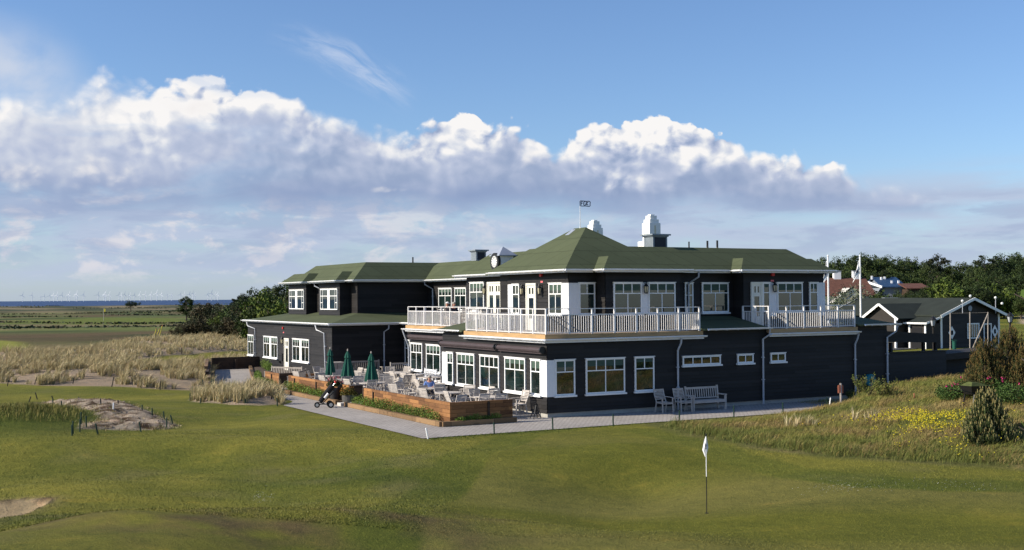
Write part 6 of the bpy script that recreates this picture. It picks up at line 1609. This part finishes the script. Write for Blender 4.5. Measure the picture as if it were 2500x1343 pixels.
wb = empty('wheelbarrow', gp3(2378, 990), R(205), 'black wheelbarrow heaped with grass cuttings in front of the rose bushes', 'wheelbarrow')
b = MB(); b.fs([(-.25, -.18, .42), (.28, -.18, .42), (.28, .18, .42), (-.25, .18, .42), (-.55, -.32, .72), (.45, -.32, .74), (.45, .32, .74), (-.55, .32, .72)], [(3, 2, 1, 0), (0, 1, 5, 4), (1, 2, 6, 5), (2, 3, 7, 6), (3, 0, 4, 7)]); b.build('tray', 'black_metal', wb)
b = MB(); b.fs([(-.5, -.29, .70), (.42, -.29, .72), (.42, .29, .72), (-.5, .29, .70), (-.2, -.1, .84), (.2, -.08, .88), (.2, .12, .86), (-.2, .12, .83)], [(0, 1, 5, 4), (1, 2, 6, 5), (2, 3, 7, 6), (3, 0, 4, 7), (4, 5, 6, 7)]); b.build('grass_heap', 'grass_heap', wb)
b = MB(); b.bar((-.6, -.2, .22), (.9, -.26, .62), .035); b.bar((-.6, .2, .22), (.9, .26, .62), .035); b.bar((.2, -.22, .42), (.3, -.24, 0), .04); b.bar((.2, .22, .42), (.3, .24, 0), .04); b.build('frame', 'black_metal', wb)
wheel((-.62, 0, .2), .2, .08, (0, 1, 0), wb)
hr = place('hose_reel', 18.15, -.16, 0, label='round turquoise hose reel against the black wall behind the weeds', cat='hose reel')
b = MB(); b.tube([(0, -.10, .85), (0, .06, .85)], .30, 26); b.build('reel', 'hose_teal', hr); b = MB(); b.tube([(0, -.12, .85), (0, -.1, .85)], .09, 14); b.bar((0, .0, .0), (0, .0, .85), .05); b.build('hub', 'black_metal', hr)
# small tree at the right edge close to the camera, a few leaves reach into view
r = empty('leafy_sapling', (3.62, 7.4, -.6), 0, 'leafy sapling close by, only blurred green leaves showing at the right edge', 'tree')
tb = MB(); tb.tube([(0, 0, 0), (-.05, 0, 2.4), (.02, 0, 4.2), (0, 0, 5.6)], [.06, .05, .03, .01], 8); lb_ = MB()
for i in range(16):
    z = 2.2+.21*i; a = PI+(-1)**i*.9*rnd.random()+ (0 if i % 2 else PI); L = .34+.12*rnd.random(); e_ = Vector((math.cos(a)*L, math.sin(a)*L, z+.25)); tb.tube([(0, 0, z), tuple(e_)], [.012, .004], 5)
    for j in range(8):
        k_ = .3+.7*j/8; p_ = Vector((0, 0, z)).lerp(e_, k_)+Vector((rnd.gauss(0, .03), rnd.gauss(0, .03), rnd.gauss(0, .03))); leafq(lb_, p_, .036, jit((.085, .15, .03), .25))
lb_.build('foliage', 'leaf', r); tb.build('trunk', 'bark', r)

# ---------------------------------------------------------------- right: dark walls, shelter, lodge, houses
r = empty('boundary_wall', C0, YAW, 'black boarded yard wall joining the right end of the clubhouse', 'wall')
b = MB(); b.box(19.52, 23.7, .06, .2, .2, 2.10)
clap(b, Face('t', .05), 19.52, 23.7, .2, 2.10); b.build('boards', 'clad', r); b = MB(); b.box(19.5, 23.75, .0, .25, 2.10, 2.15); b.build('coping', 'clad', r)
r = empty('open_shelter', C0, YAW, 'black open sided shelter with a deep flat fascia behind the yard wall', 'shelter')
b = MB(); b.fs([(19.9, 1.2, 2.62), (24.6, 1.2, 2.48), (24.6, 4.2, 2.48), (19.9, 4.2, 2.62), (19.9, 1.2, 3.20), (24.6, 1.2, 2.92), (24.6, 4.2, 2.92), (19.9, 4.2, 3.20)], [(3, 2, 1, 0), (4, 5, 6, 7), (0, 1, 5, 4), (1, 2, 6, 5), (2, 3, 7, 6), (3, 0, 4, 7)]); b.build('roof', 'clad', r)
for s_ in (21.2, 23.55, 24.45): b = MB(); b.box(s_-.07, s_+.07, 1.3, 1.44, .3, 2.55); b.build('post', 'clad', r)
sh_ = empty('garden_shed', C0, YAW, 'weathered brown boarded shed with flat dark roof, half hidden by the rusty pines', 'shed')
b = MB(); b.box(23.9, 30, .6, 2.0, .2, 1.62); clap(b, Face('t', .6), 23.9, 30, .3, 1.62); b.build('wall', 'clad_worn', sh_)
b = MB(); b.fs([(23.3, .1, 1.62), (30.5, .1, 1.84), (30.5, 2.2, 1.84), (23.3, 2.2, 1.62), (23.3, .1, 1.94), (30.5, .1, 2.16), (30.5, 2.2, 2.14), (23.3, 2.2, 1.92)], [(3, 2, 1, 0), (4, 5, 6, 7), (0, 1, 5, 4), (1, 2, 6, 5), (2, 3, 7, 6), (3, 0, 4, 7)]); b.build('roof', 'clad_worn', sh_)
# lodge: local axes: y along the ridge (away from us, to the left), x across the gable
gd = Vector((-.5, .866, 0)); ang = math.atan2(gd.y, gd.x)-PI/2
LO = D(2368, 731, 100); lz = .5
lod = empty('black_lodge', (LO.x, LO.y, lz), ang, 'long black boarded lodge with white barge boards and grey-green roof behind the yard', 'lodge')
hw, Lr, ze, zr = 3.7, 12.0, 2.80, 4.06
b = MB(); b.fs([(-hw, 0, 0), (hw, 0, 0), (hw, Lr, 0), (-hw, Lr, 0), (-hw, 0, ze), (hw, 0, ze), (hw, Lr, ze), (-hw, Lr, ze), (0, 0, zr-.08), (0, Lr, zr-.08)], [(0, 1, 5, 8, 4), (1, 2, 6, 5), (2, 3, 7, 9, 6), (3, 0, 4, 7)])
clap(b, Face('t', 0), -hw, hw, 0, ze-.05); b.build('wall', 'clad', lod)
b = MB(); e = .45; th = .14; k_ = (zr-ze)/hw
P_l = [(-hw-.4, -e, ze-.4*k_), (0, -e, zr), (0, Lr+e, zr), (-hw-.4, Lr+e, ze-.4*k_)]; P_r = [(0, -e, zr), (hw+.4, -e, ze-.4*k_), (hw+.4, Lr+e, ze-.4*k_), (0, Lr+e, zr)]
for P_ in (P_l, P_r): b.fs([(x, y, z) for x, y, z in P_]+[(x, y, z+th) for x, y, z in P_], [(3, 2, 1, 0), (4, 5, 6, 7), (0, 1, 5, 4), (1, 2, 6, 5), (2, 3, 7, 6), (3, 0, 4, 7)])
rf = b.build('roof', 'roof_dark', lod)
for y_ in (-e-.03, Lr+e+.03):
    b = MB(); b.bar((-hw-.45, y_, ze-.45*k_+.03), (0, y_, zr+.05), .05, .22); b.build('barge_board', 'white_paint', rf); b = MB(); b.bar((hw+.45, y_, ze-.45*k_+.03), (0, y_, zr+.05), .05, .22); b.build('barge_board', 'white_paint', rf)
for x in (-hw-.02, hw-.2): b = MB(); b.box(x, x+.22, -.05, .0, 0, ze); b.build('corner_board', 'white_paint', lod)
def lwin(x0, x1, z0, z1, nx=4):
    b_ = MB(); b_.box(x0-.1, x1+.1, -.08, -.03, z0-.1, z0); b_.box(x0-.1, x1+.1, -.08, -.03, z1, z1+.1); b_.box(x0-.1, x0, -.08, -.03, z0, z1); b_.box(x1, x1+.1, -.08, -.03, z0, z1)
    for i in range(1, nx): x = x0+(x1-x0)*i/nx; b_.box(x-.02, x+.02, -.07, -.04, z0, z1)
    o_ = b_.build('window', 'white_paint', lod); b_ = MB(); b_.q((x0, -.045, z0), (x1, -.045, z0), (x1, -.045, z1), (x0, -.045, z1)); b_.build('pane', 'pane_glass', o_)
lwin(-.35, .95, .85, 1.95, 5)
b = MB(); b.box(1.6, 1.7, -.09, -.03, 0, 2.0); b.box(2.5, 2.6, -.09, -.03, 0, 2.0); b.box(1.7, 2.5, -.09, -.03, 1.9, 2.0); df = b.build('door_frame', 'white_paint', lod); b = MB(); b.q((1.7, -.04, 0), (2.5, -.04, 0), (2.5, -.04, 1.9), (1.7, -.04, 1.9)); b.build('doorway', 'black_cloth', df)
for x in (-2.35, 3.05):
    b = MB(); b.fs([(x, -.06, .75), (x+.42, -.06, 1.3), (x, -.06, 1.85), (x-.42, -.06, 1.3), (x, -.03, .75), (x+.42, -.03, 1.3), (x, -.03, 1.85), (x-.42, -.03, 1.3)], [(0, 1, 2, 3), (7, 6, 5, 4), (0, 4, 5, 1), (1, 5, 6, 2), (2, 6, 7, 3), (3, 7, 4, 0)]); dm = b.build('diamond_panel', 'white_paint', lod)
    b = MB(); b.box(x-.12, x+.12, -.075, -.06, 1.12, 1.48); b.build('diamond_pane', 'black_cloth', dm)
b = MB(); b.tube([(-.05, -.06, 3.3), (-.05, -.02, 3.3)], .24, 18); b.build('round_plaque', 'zinc', lod)
# porch gable on the left slope, lower lean-to with garage door
po = MB(); PX, PY = -hw-2.6, 3.9
po.fs([(PX, PY-1.6, 0), (PX, PY+1.6, 0), (-1.5, PY+1.6, 0), (-1.5, PY-1.6, 0), (PX, PY-1.6, 2.6), (PX, PY+1.6, 2.6), (-1.5, PY+1.6, 2.6), (-1.5, PY-1.6, 2.6), (PX, PY, 3.55), (-1.5, PY, 3.55)], [(0, 4, 8, 5, 1), (1, 5, 6, 2), (2, 6, 9, 7, 3), (3, 7, 4, 0), (4, 7, 9, 8), (5, 8, 9, 6)])
lp_ = empty('porch', (0, 0, 0)); bpy.data.objects.remove(lp_)
pw = po.build('porch', 'clad_worn', lod)
b = MB(); b.fs([(PX-.3, PY-2.0, 2.45), (PX-.3, PY, 3.66), (-1.2, PY, 3.66), (-1.2, PY-2.0, 2.45), (PX-.3, PY-2.0, 2.53), (PX-.3, PY, 3.74), (-1.2, PY, 3.74), (-1.2, PY-2.0, 2.53)], [(3, 2, 1, 0), (4, 5, 6, 7), (0, 1, 5, 4), (1, 2, 6, 5), (2, 3, 7, 6), (3, 0, 4, 7)])
b.fs([(PX-.3, PY+2.0, 2.45), (PX-.3, PY, 3.665), (-1.2, PY, 3.665), (-1.2, PY+2.0, 2.45), (PX-.3, PY+2.0, 2.53), (PX-.3, PY, 3.745), (-1.2, PY, 3.745), (-1.2, PY+2.0, 2.53)], [(3, 2, 1, 0), (4, 5, 6, 7), (0, 1, 5, 4), (1, 2, 6, 5), (2, 3, 7, 6), (3, 0, 4, 7)]); prf = b.build('porch_roof', 'roof_dark', pw)
for sg in (-1, 1): b = MB(); b.bar((PX-.34, PY+sg*2.05, 2.42), (PX-.34, PY, 3.70), .05, .20); b.build('barge_board', 'white_paint', prf)
b = MB(); b.box(PX-.2, PX-.05, PY-1.7, PY-1.55, 0, 2.5); b.build('porch_post', 'white_paint', pw)
b = MB(); b.box(-hw-1.7, -hw, -.02, 2.0, 0, 2.1); lt = b.build('lean_to', 'clad_worn', lod)
b = MB(); b.fs([(-hw-2.0, -.3, 2.10), (-hw, -.3, 2.62), (-hw, 2.1, 2.62), (-hw-2.0, 2.1, 2.10), (-hw-2.0, -.3, 2.2), (-hw, -.3, 2.72), (-hw, 2.1, 2.72), (-hw-2.0, 2.1, 2.2)], [(3, 2, 1, 0), (4, 5, 6, 7), (0, 1, 5, 4), (1, 2, 6, 5), (2, 3, 7, 6), (3, 0, 4, 7)]); b.build('lean_to_roof', 'roof_dark', lt)
b = MB(); b.bar((-hw-2.03, -.33, 2.14), (-hw, -.33, 2.68), .05, .16); b.build('barge_board', 'white_paint', lt); b = MB(); b.bar((-hw-2.03, -.3, 2.13), (-hw-2.03, 2.1, 2.13), .05, .14); b.build('fascia', 'white_paint', lt)
b = MB(); b.box(-hw-1.73, -hw-1.7, .4, 1.5, 0, 1.8); b.build('garage_opening', 'black_cloth', lt)
for y_ in (.06, 1.7): b = MB(); b.box(-hw-1.76, -hw-1.7, y_-.08, y_+.08, 0, 2.1); b.build('door_post', 'white_paint', lt)
def light_pole(px, Y, yb_, yt_, label, heads=1):
    p_ = D(px, yb_, Y); h_ = (yb_-yt_)/F_PX*Y; o_ = empty('flood_light', p_, 0, label, 'light'); b_ = MB(); b_.tube([(0, 0, 0), (0, 0, h_)], .03, 6); b_.build('pole', 'galvanised', o_)
    for i in range(heads): b_ = MB(); b_.lathe([(.05, 0), (.11, .07), (.10, .18), (.03, .22)], 10, (.0 if i == 0 else .55, 0, h_-.1-.5*i)); b_.build('lamp_head', 'clock_face', o_)
light_pole(2350, 98, 765, 735, 'white globe light standing on the left slope of the lodge gable'); light_pole(2431, 101, 765, 727, 'tall double white light at the right end of the lodge', 2); light_pole(2369, 100, 732, 723, 'small white light on the lodge gable peak')
# practice net frame in front of the gable
pf_ = empty('pole_frame', (0, 0, 0), 0, 'frame of slim wooden poles standing in front of the lodge gable', 'frame'); Yf = 92
for a, c in (((2320, 862), (2320, 764)), ((2368, 854), (2368, 762)), ((2412, 852), (2412, 762)), ((2374, 852), (2412, 766)), ((2320, 765), (2368, 764)), ((2368, 764), (2412, 763))):
    b = MB(); b.tube([D(*a, Yf), D(*c, Yf)], .045 if a[0] == c[0] or a[0] == 2374 else .010, 7); b.build('pole' if a[0] == c[0] else 'brace', 'teak_dark', pf_)
bn = D(2330, 852, 93); o = empty('litter_bin', bn, 0, 'small green litter bin beside the left pole of the frame', 'bin', scale=.7); b = MB(); b.lathe([(.2, -.3), (.22, .75), (.24, .78), (.2, .85)], 12); b.build('bin_body', 'green_canvas', o); b = MB(); b.box(-.24, .24, -.24, .24, .95, 1.0); b.bar((-.2, 0, .8), (-.2, 0, .96), .03); b.bar((.2, 0, .8), (.2, 0, .96), .03); b.build('lid', 'green_canvas', o)
def street_lamp(px, yb_, yt_, Y, label):
    p_ = D(px, yb_, Y); p_.z = min(p_.z, H(p_.x, p_.y)); h_ = D(px, yt_, Y).z-p_.z; o_ = empty('street_lamp', p_, 0, label, 'street lamp', 'black street lamps'); b_ = MB(); b_.tube([(0, 0, 0), (0, 0, .6), (0, 0, h_-.75)], [.11, .085, .07], 10); b_.build('post', 'clad', o_)
    b_ = MB(); b_.lathe([(.07, h_-.75), (.12, h_-.70), (.12, h_-.66)], 6); b_.lathe([(.27, h_-.28), (.16, h_-.14), (.05, h_-.04), (.03, h_)], 6)
    for i in range(6): a = i*PI/3; b_.bar((.13*math.cos(a), .13*math.sin(a), h_-.68), (.23*math.cos(a), .23*math.sin(a), h_-.27), .025)
    b_.build('lantern', 'black_metal', o_); b_ = MB(); b_.lathe([(.11, h_-.66), (.2, h_-.29)], 6); b_.build('lamp_glass', 'galvanised', o_)
street_lamp(2467, 842, 762, 78, 'black lantern street lamp rising behind the rusty pines at the right'); street_lamp(2279, 845, 771, 78, 'black lantern street lamp in front of the lodge lean-to')
def flagpole(px, yb_, yt_, Y, label, gust):
    p_ = D(px, yb_, Y); h_ = (yb_-yt_)/F_PX*Y; o_ = empty('flagpole', (p_.x, p_.y, 0), 0, label, 'flagpole', 'white flagpoles beyond the balcony'); zb_ = p_.z; b_ = MB(); b_.tube([(0, 0, 0), (0, 0, zb_+h_)], [.075, .05], 10); b_.build('pole', 'cloth_white', o_)
    b_ = MB(); b_.lathe([(.01, zb_+h_-.01), (.07, zb_+h_+.05), (.07, zb_+h_+.09), (.01, zb_+h_+.14)], 10); b_.build('finial', 'cloth_white', o_)
    b_ = MB(); top_ = zb_+h_-.25; n_ = 12
    for i in range(n_+1):
        v_ = i/n_; w_ = .03+gust*v_
        b_.v += [(-.06, .02*math.sin(v_*8), top_-h_*.34*v_), (-.06-w_*.55, .07*math.sin(v_*9+1), top_-h_*.38*v_-.02), (-.06-w_, .03*math.cos(v_*7), top_-h_*.50*v_-.04)]
    for i in range(n_):
        for j in range(2): a = i*3+j; b_.f.append((a, a+1, a+4, a+3)); b_.c.append(None)
    fo = b_.build('flag', 'cloth_white', o_, smooth=True); sdm = fo.modifiers.new('t', 'SOLIDIFY'); sdm.thickness = .02
    b_ = MB(); b_.bar((-.10-gust*.22, -.06, top_-h_*.22), (-.12-gust*.3, -.06, top_-h_*.27), .12, .02, up=(0, 1, 0)); b_.build('flag_crest', 'flag_navy', fo)
flagpole(2101, 735, 627, 78, 'tall white flagpole with furled white flag above the lodge roof', .42); flagpole(2023, 760, 627, 78, 'white flagpole with hanging flag partly behind the roof corner', .34)
# red roofed house
def gable_house(px0, px1, Y, yr, ye, yb_, name, label, roof, wallm, dep=8, chim=(), depth_shift=3.0):
    a, c = D(px0, ye, Y), D(px1, ye, Y); zr_ = D(px0, yr, Y+depth_shift).z; zb_ = D(px0, yb_, Y).z-4; ze_ = a.z; o_ = empty(name, (a.x, Y, 0), 0, label, 'house', 'houses on the wooded rise'); L = c.x-a.x
    b_ = MB(); b_.fs([(0, 0, zb_), (L, 0, zb_), (L, dep, zb_), (0, dep, zb_), (0, 0, ze_), (L, 0, ze_), (L, dep, ze_), (0, dep, ze_), (0, dep/2, zr_-.1), (L, dep/2, zr_-.1)], [(0, 1, 5, 4), (1, 2, 6, 9, 5), (2, 3, 7, 6), (3, 0, 4, 8, 7)]); b_.build('wall', wallm, o_)
    b_ = MB(); q = .4
    for sg in (0, 1):
        y0, z0 = (-q, ze_-q*.2) if sg == 0 else (dep+q, ze_-q*.2)
        b_.fs([(-q, y0, z0), (L+q, y0, z0), (L+q, dep/2, zr_), (-q, dep/2, zr_), (-q, y0, z0+.15), (L+q, y0, z0+.15), (L+q, dep/2, zr_+.15), (-q, dep/2, zr_+.15)], [(0, 1, 2, 3), (7, 6, 5, 4), (0, 4, 5, 1), (1, 5, 6, 2), (2, 6, 7, 3), (3, 7, 4, 0)])
    rf_ = b_.build('roof', roof, o_)
    for cx in chim: x = D(cx, yr, Y+dep/2).x-a.x; b_ = MB(); b_.box(x-.45, x+.45, dep/2-.4, dep/2+.4, zr_-.3, zr_+1.0); ch_ = b_.build('chimney', 'white_board', rf_); b_ = MB(); b_.box(x-.5, x+.5, dep/2-.45, dep/2+.45, zr_+1.0, zr_+1.1); b_.build('chimney_cap', 'grey_wall', ch_)
    return o_, L, ze_, zr_
hs, L_h, zeh, zrh = gable_house(1985, 2131, 150, 682, 722, 745, 'red_roofed_house', 'white walled house with steep red tiled roof and two white chimneys', 'brick_tile', 'pale_wall', 9, (2043, 2090), 4.5)
b = MB(); b.box(L_h, L_h+.1, 0, 9, zeh-2, zeh); b.fs([(L_h+.06, 0, zeh), (L_h+.06, 9, zeh), (L_h+.06, 4.5, zrh-.15)], [(0, 1, 2)]); b.build('gable_wall', 'maroon_wall', hs)
b = MB(); x = 4.6; b.fs([(x-2.6, -2.6, zeh-.9), (x+1.8, -2.6, zeh-.9), (x-.4, -2.6, zeh+.95), (x-2.6, 1, zeh-.9), (x+1.8, 1, zeh-.9), (x-.4, 1.5, zeh+.95), (x-2.6, -2.6, zeh-5), (x+1.8, -2.6, zeh-5)], [(0, 1, 2), (6, 7, 1, 0), (0, 2, 5, 3), (1, 4, 5, 2)]); b.build('gabled_porch', 'pale_wall', hs)
b = MB(); b.bar((x-2.9, -2.65, zeh-1.1), (x-.4, -2.65, zeh+1.05), .2, .16); b.build('porch_trim', 'roof_dark', hs); b = MB(); b.bar((x+2.1, -2.65, zeh-1.1), (x-.4, -2.65, zeh+1.05), .2, .16); b.build('porch_trim', 'roof_dark', hs)
h2, L2, ze2, zr2 = gable_house(2158, 2205, 175, 679, 701, 724, 'blue_roofed_house', 'grey boarded house with blue roof and small white roof fittings', 'blue_tile', 'grey_wall', 9, (), 4.5)
b = MB(); b.fs([(-.5, -.3, ze2), (-3.2, 4.5, zr2+.05), (-.5, 9.2, ze2), (-3.0, -.0, ze2-4), (-3.0, 8, ze2-4)], [(0, 1, 2), (0, 3, 4, 2)]); b.build('gable_wall', 'grey_wall', h2)
b = MB(); b.bar((-.4, -.5, ze2), (-3.2, 4.5, zr2+.15), .25, .3); b.build('barge_board', 'white_paint', h2)
for i, (x, k_) in enumerate(((-.6, .85), (.6, .7), (1.2, .75), (1.6, .3), (2.6, .3))): b = MB(); y_ = 4.5*k_; z = ze2+(zr2-ze2)*k_; b.box(x-.12, x+.12, y_-.12, y_+.12, z, z+.55); b.build('roof_cowl', 'cloth_white', h2)
p_ = D(2213, 726, 172); o = empty('balcony_annex', p_, 0, 'small dark annex with tan roof and white rail right of the blue roofed house', 'annex', 'houses on the wooded rise')
b = MB(); b.box(.3, 3.0, 0, 3, -2, 1.2); b.build('wall', 'dark_timber', o); b = MB(); b.fs([(-.1, -.4, 1.2), (3.4, -.4, 1.2), (3.4, 3.3, 1.9), (-.1, 3.3, 1.9), (-.1, -.4, 1.35), (3.4, -.4, 1.35), (3.4, 3.3, 2.05), (-.1, 3.3, 2.05)], [(3, 2, 1, 0), (4, 5, 6, 7), (0, 1, 5, 4), (1, 2, 6, 5), (2, 3, 7, 6), (3, 0, 4, 7)]); b.build('roof', 'brick_tile', o)
b = MB(); b.box(-.2, 3.4, -.9, -.84, .35, .42)
for i in range(14): b.box(-.15+.26*i, -.10+.26*i, -.9, -.86, -.5, .35)
b.build('rail', 'galvanised', o)
r = empty('picket_fence', (0, 0, 0), 0, 'low grey picket fence behind the lodge ridge', 'fence'); b = MB(); A_, C_2 = D(2190, 731, 120), D(2240, 731, 120)
for i in range(26): p_ = A_.lerp(C_2, i/25); b.box(p_.x-.03, p_.x+.03, p_.y-.02, p_.y+.02, p_.z-1.2, p_.z+.15)
b.bar(A_, C_2, .06); b.build('pickets', 'grey_wall', r)
p_ = D(2180, 735, 118); o = empty('utility_box', p_, 0, 'grey utility box standing behind the lodge ridge', 'box'); b = MB(); b.box(-.8, .5, 0, 1, -1.5, .35); b.build('body', 'grey_wall', o); b = MB(); b.box(.5, .9, .1, .9, -1.5, .30); b.build('side_unit', 'louvre_dark', o)
# asphalt strip and low hedge between yard and lodge
b = MB(); q_ = [G(2150, 858, .5), G(2235, 853, .5), G(2285, 845, .5), G(2270, 836, .5), G(2150, 836, .5)]; b.q(*[(p.x, p.y, .56) for p in q_]); tag(b.build('car_park', 'asphalt'), kind='structure')
rnd = random.Random(8)
r = empty('low_hedge', (0, 0, 0), 0, 'low dark green hedge on the grass in front of the lodge', 'hedge'); b = MB(); tb = MB()
for i in range(46):
    px = 2285+3.0*i; Y = 72+.02*i; p_ = D(px, 855, Y); z0_ = H(p_.x, p_.y)
    tb.tube([(p_.x, p_.y, z0_-.1), (p_.x, p_.y, z0_+.2)], .02, 5)
    for j in range(60): leafq(b, (p_.x+rnd.gauss(0, .1), p_.y+rnd.gauss(0, .25), z0_+.1+rnd.random()**.7*(.28+.25*(i > 30))), .05, jit(rnd.choice(MG+DG), .3))
b.build('foliage', 'leaf', r); tb.build('stems', 'bark', r)

# ---------------------------------------------------------------- offshore wind farm and far golf flags
TX = [55, 78, 99, 108, 121, 131, 140, 151, 164, 170, 184, 188, 204, 239, 254, 258, 268, 290, 297, 304, 313, 318, 328, 342, 355, 369, 383, 395, 408, 419, 440, 450, 462, 471, 476, 507, 516, 525, 532]
tp_ = empty('wind_turbine', (0, 0, -100)); b = MB(); b.tube([(0, 0, 0), (0, 0, 62)], [2.6, 1.6], 8); b.build('tower', 'turbine_grey', tp_)
b = MB(); b.box(-1.8, 1.8, -5, 4, 61, 65); b.build('nacelle', 'turbine_grey', tp_)
ro = MB(); ro.lathe([(1.6, 0), (.8, 2.5)], 8); hub = empty('rotor_hub')
bpy.data.objects.remove(hub)
for k in range(3):
    a = k*2*PI/3+.3; d = Vector((math.sin(a), 0, math.cos(a))); sdv = Vector((math.cos(a), 0, -math.sin(a))); c = Vector((0, -6, 63)); b = MB()
    b.fs([c+sdv*.9, c-sdv*.9, c+d*8-sdv*1.6, c+d*8+sdv*1.4, c+d*36+sdv*.2, c+d*36-sdv*.3], [(0, 1, 2, 3), (3, 2, 5, 4)])
    b.fs([c+sdv*.9+Vector((0, .8, 0)), c-sdv*.9+Vector((0, .8, 0)), c+d*8-sdv*1.6+Vector((0, .8, 0)), c+d*8+sdv*1.4+Vector((0, .8, 0)), c+d*36+sdv*.2+Vector((0, .5, 0)), c+d*36-sdv*.3+Vector((0, .5, 0))], [(3, 2, 1, 0), (4, 5, 2, 3)])
    b.build('blade', 'turbine_grey', tp_)
for i, px in enumerate(TX):
    Y = rnd.uniform(10800, 14200); p_ = D(px, 735, Y); loc = Vector((p_.x, Y, -3.9)); lb = 'pale wind turbine out on the sea horizon, %s counted from the left' % ordn(i+1); sc = rnd.uniform(.93, 1.12)
    if i == 0: tp_.location = loc; tp_.rotation_euler = (0, 0, .3); tag(tp_, lb, 'wind turbine', 'offshore wind turbines')
    else: dup(tp_, loc, rnd.uniform(-.6, .6), lb, 'offshore wind turbines', sc)
def farflag(px, py, Y, label, mt):
    p_ = D(px, py, Y); o_ = empty('golf_flag', (p_.x, Y, H(p_.x, Y)), 0, label, 'golf flag', 'far golf flags'); b_ = MB(); b_.tube([(0, 0, 0), (0, 0, 3.1)], .05, 6); b_.build('stick', 'teak', o_)
    b_ = MB(); b_.fs([(0, -.03, 3.1), (.0, -.03, 2.1), (.45, -.03, 2.3), (.5, -.03, 2.9), (0, .03, 3.1), (.0, .03, 2.1), (.45, .03, 2.3), (.5, .03, 2.9)], [(0, 1, 2, 3), (7, 6, 5, 4), (0, 3, 7, 4), (1, 5, 6, 2), (2, 6, 7, 3)]); b_.build('flag', mt, o_)
farflag(253, 778, 300, 'yellow golf flag on the far green by the sea', 'yellow_cloth')
for i, (px, a) in enumerate(((376, .3), (381, .45), (389, .4))):
    p_ = D(px, 812, 165); o_ = empty('leaning_pole', (p_.x, 165, H(p_.x, 165)), 0, 'leaning orange pole on the links left of the shrubs, %s of three' % ordn(i+1), 'pole', 'orange poles on the links'); b = MB(); b.tube([(0, 0, -.1), (a, 0, .9+.5*(i == 2))], .05, 6); b.build('shaft', 'yellow_cloth', o_); b = MB(); b.tube([(a, 0, .9+.5*(i == 2)), (a*1.12, 0, 1.05+.5*(i == 2))], .055, 6); b.build('tip', 'sign_red', o_)
# posed prototypes that were never used are removed
for k, (r, used) in PROT.items():
    if not used:
        for ch in list(r.children): bpy.data.objects.remove(ch)
        bpy.data.objects.remove(r)
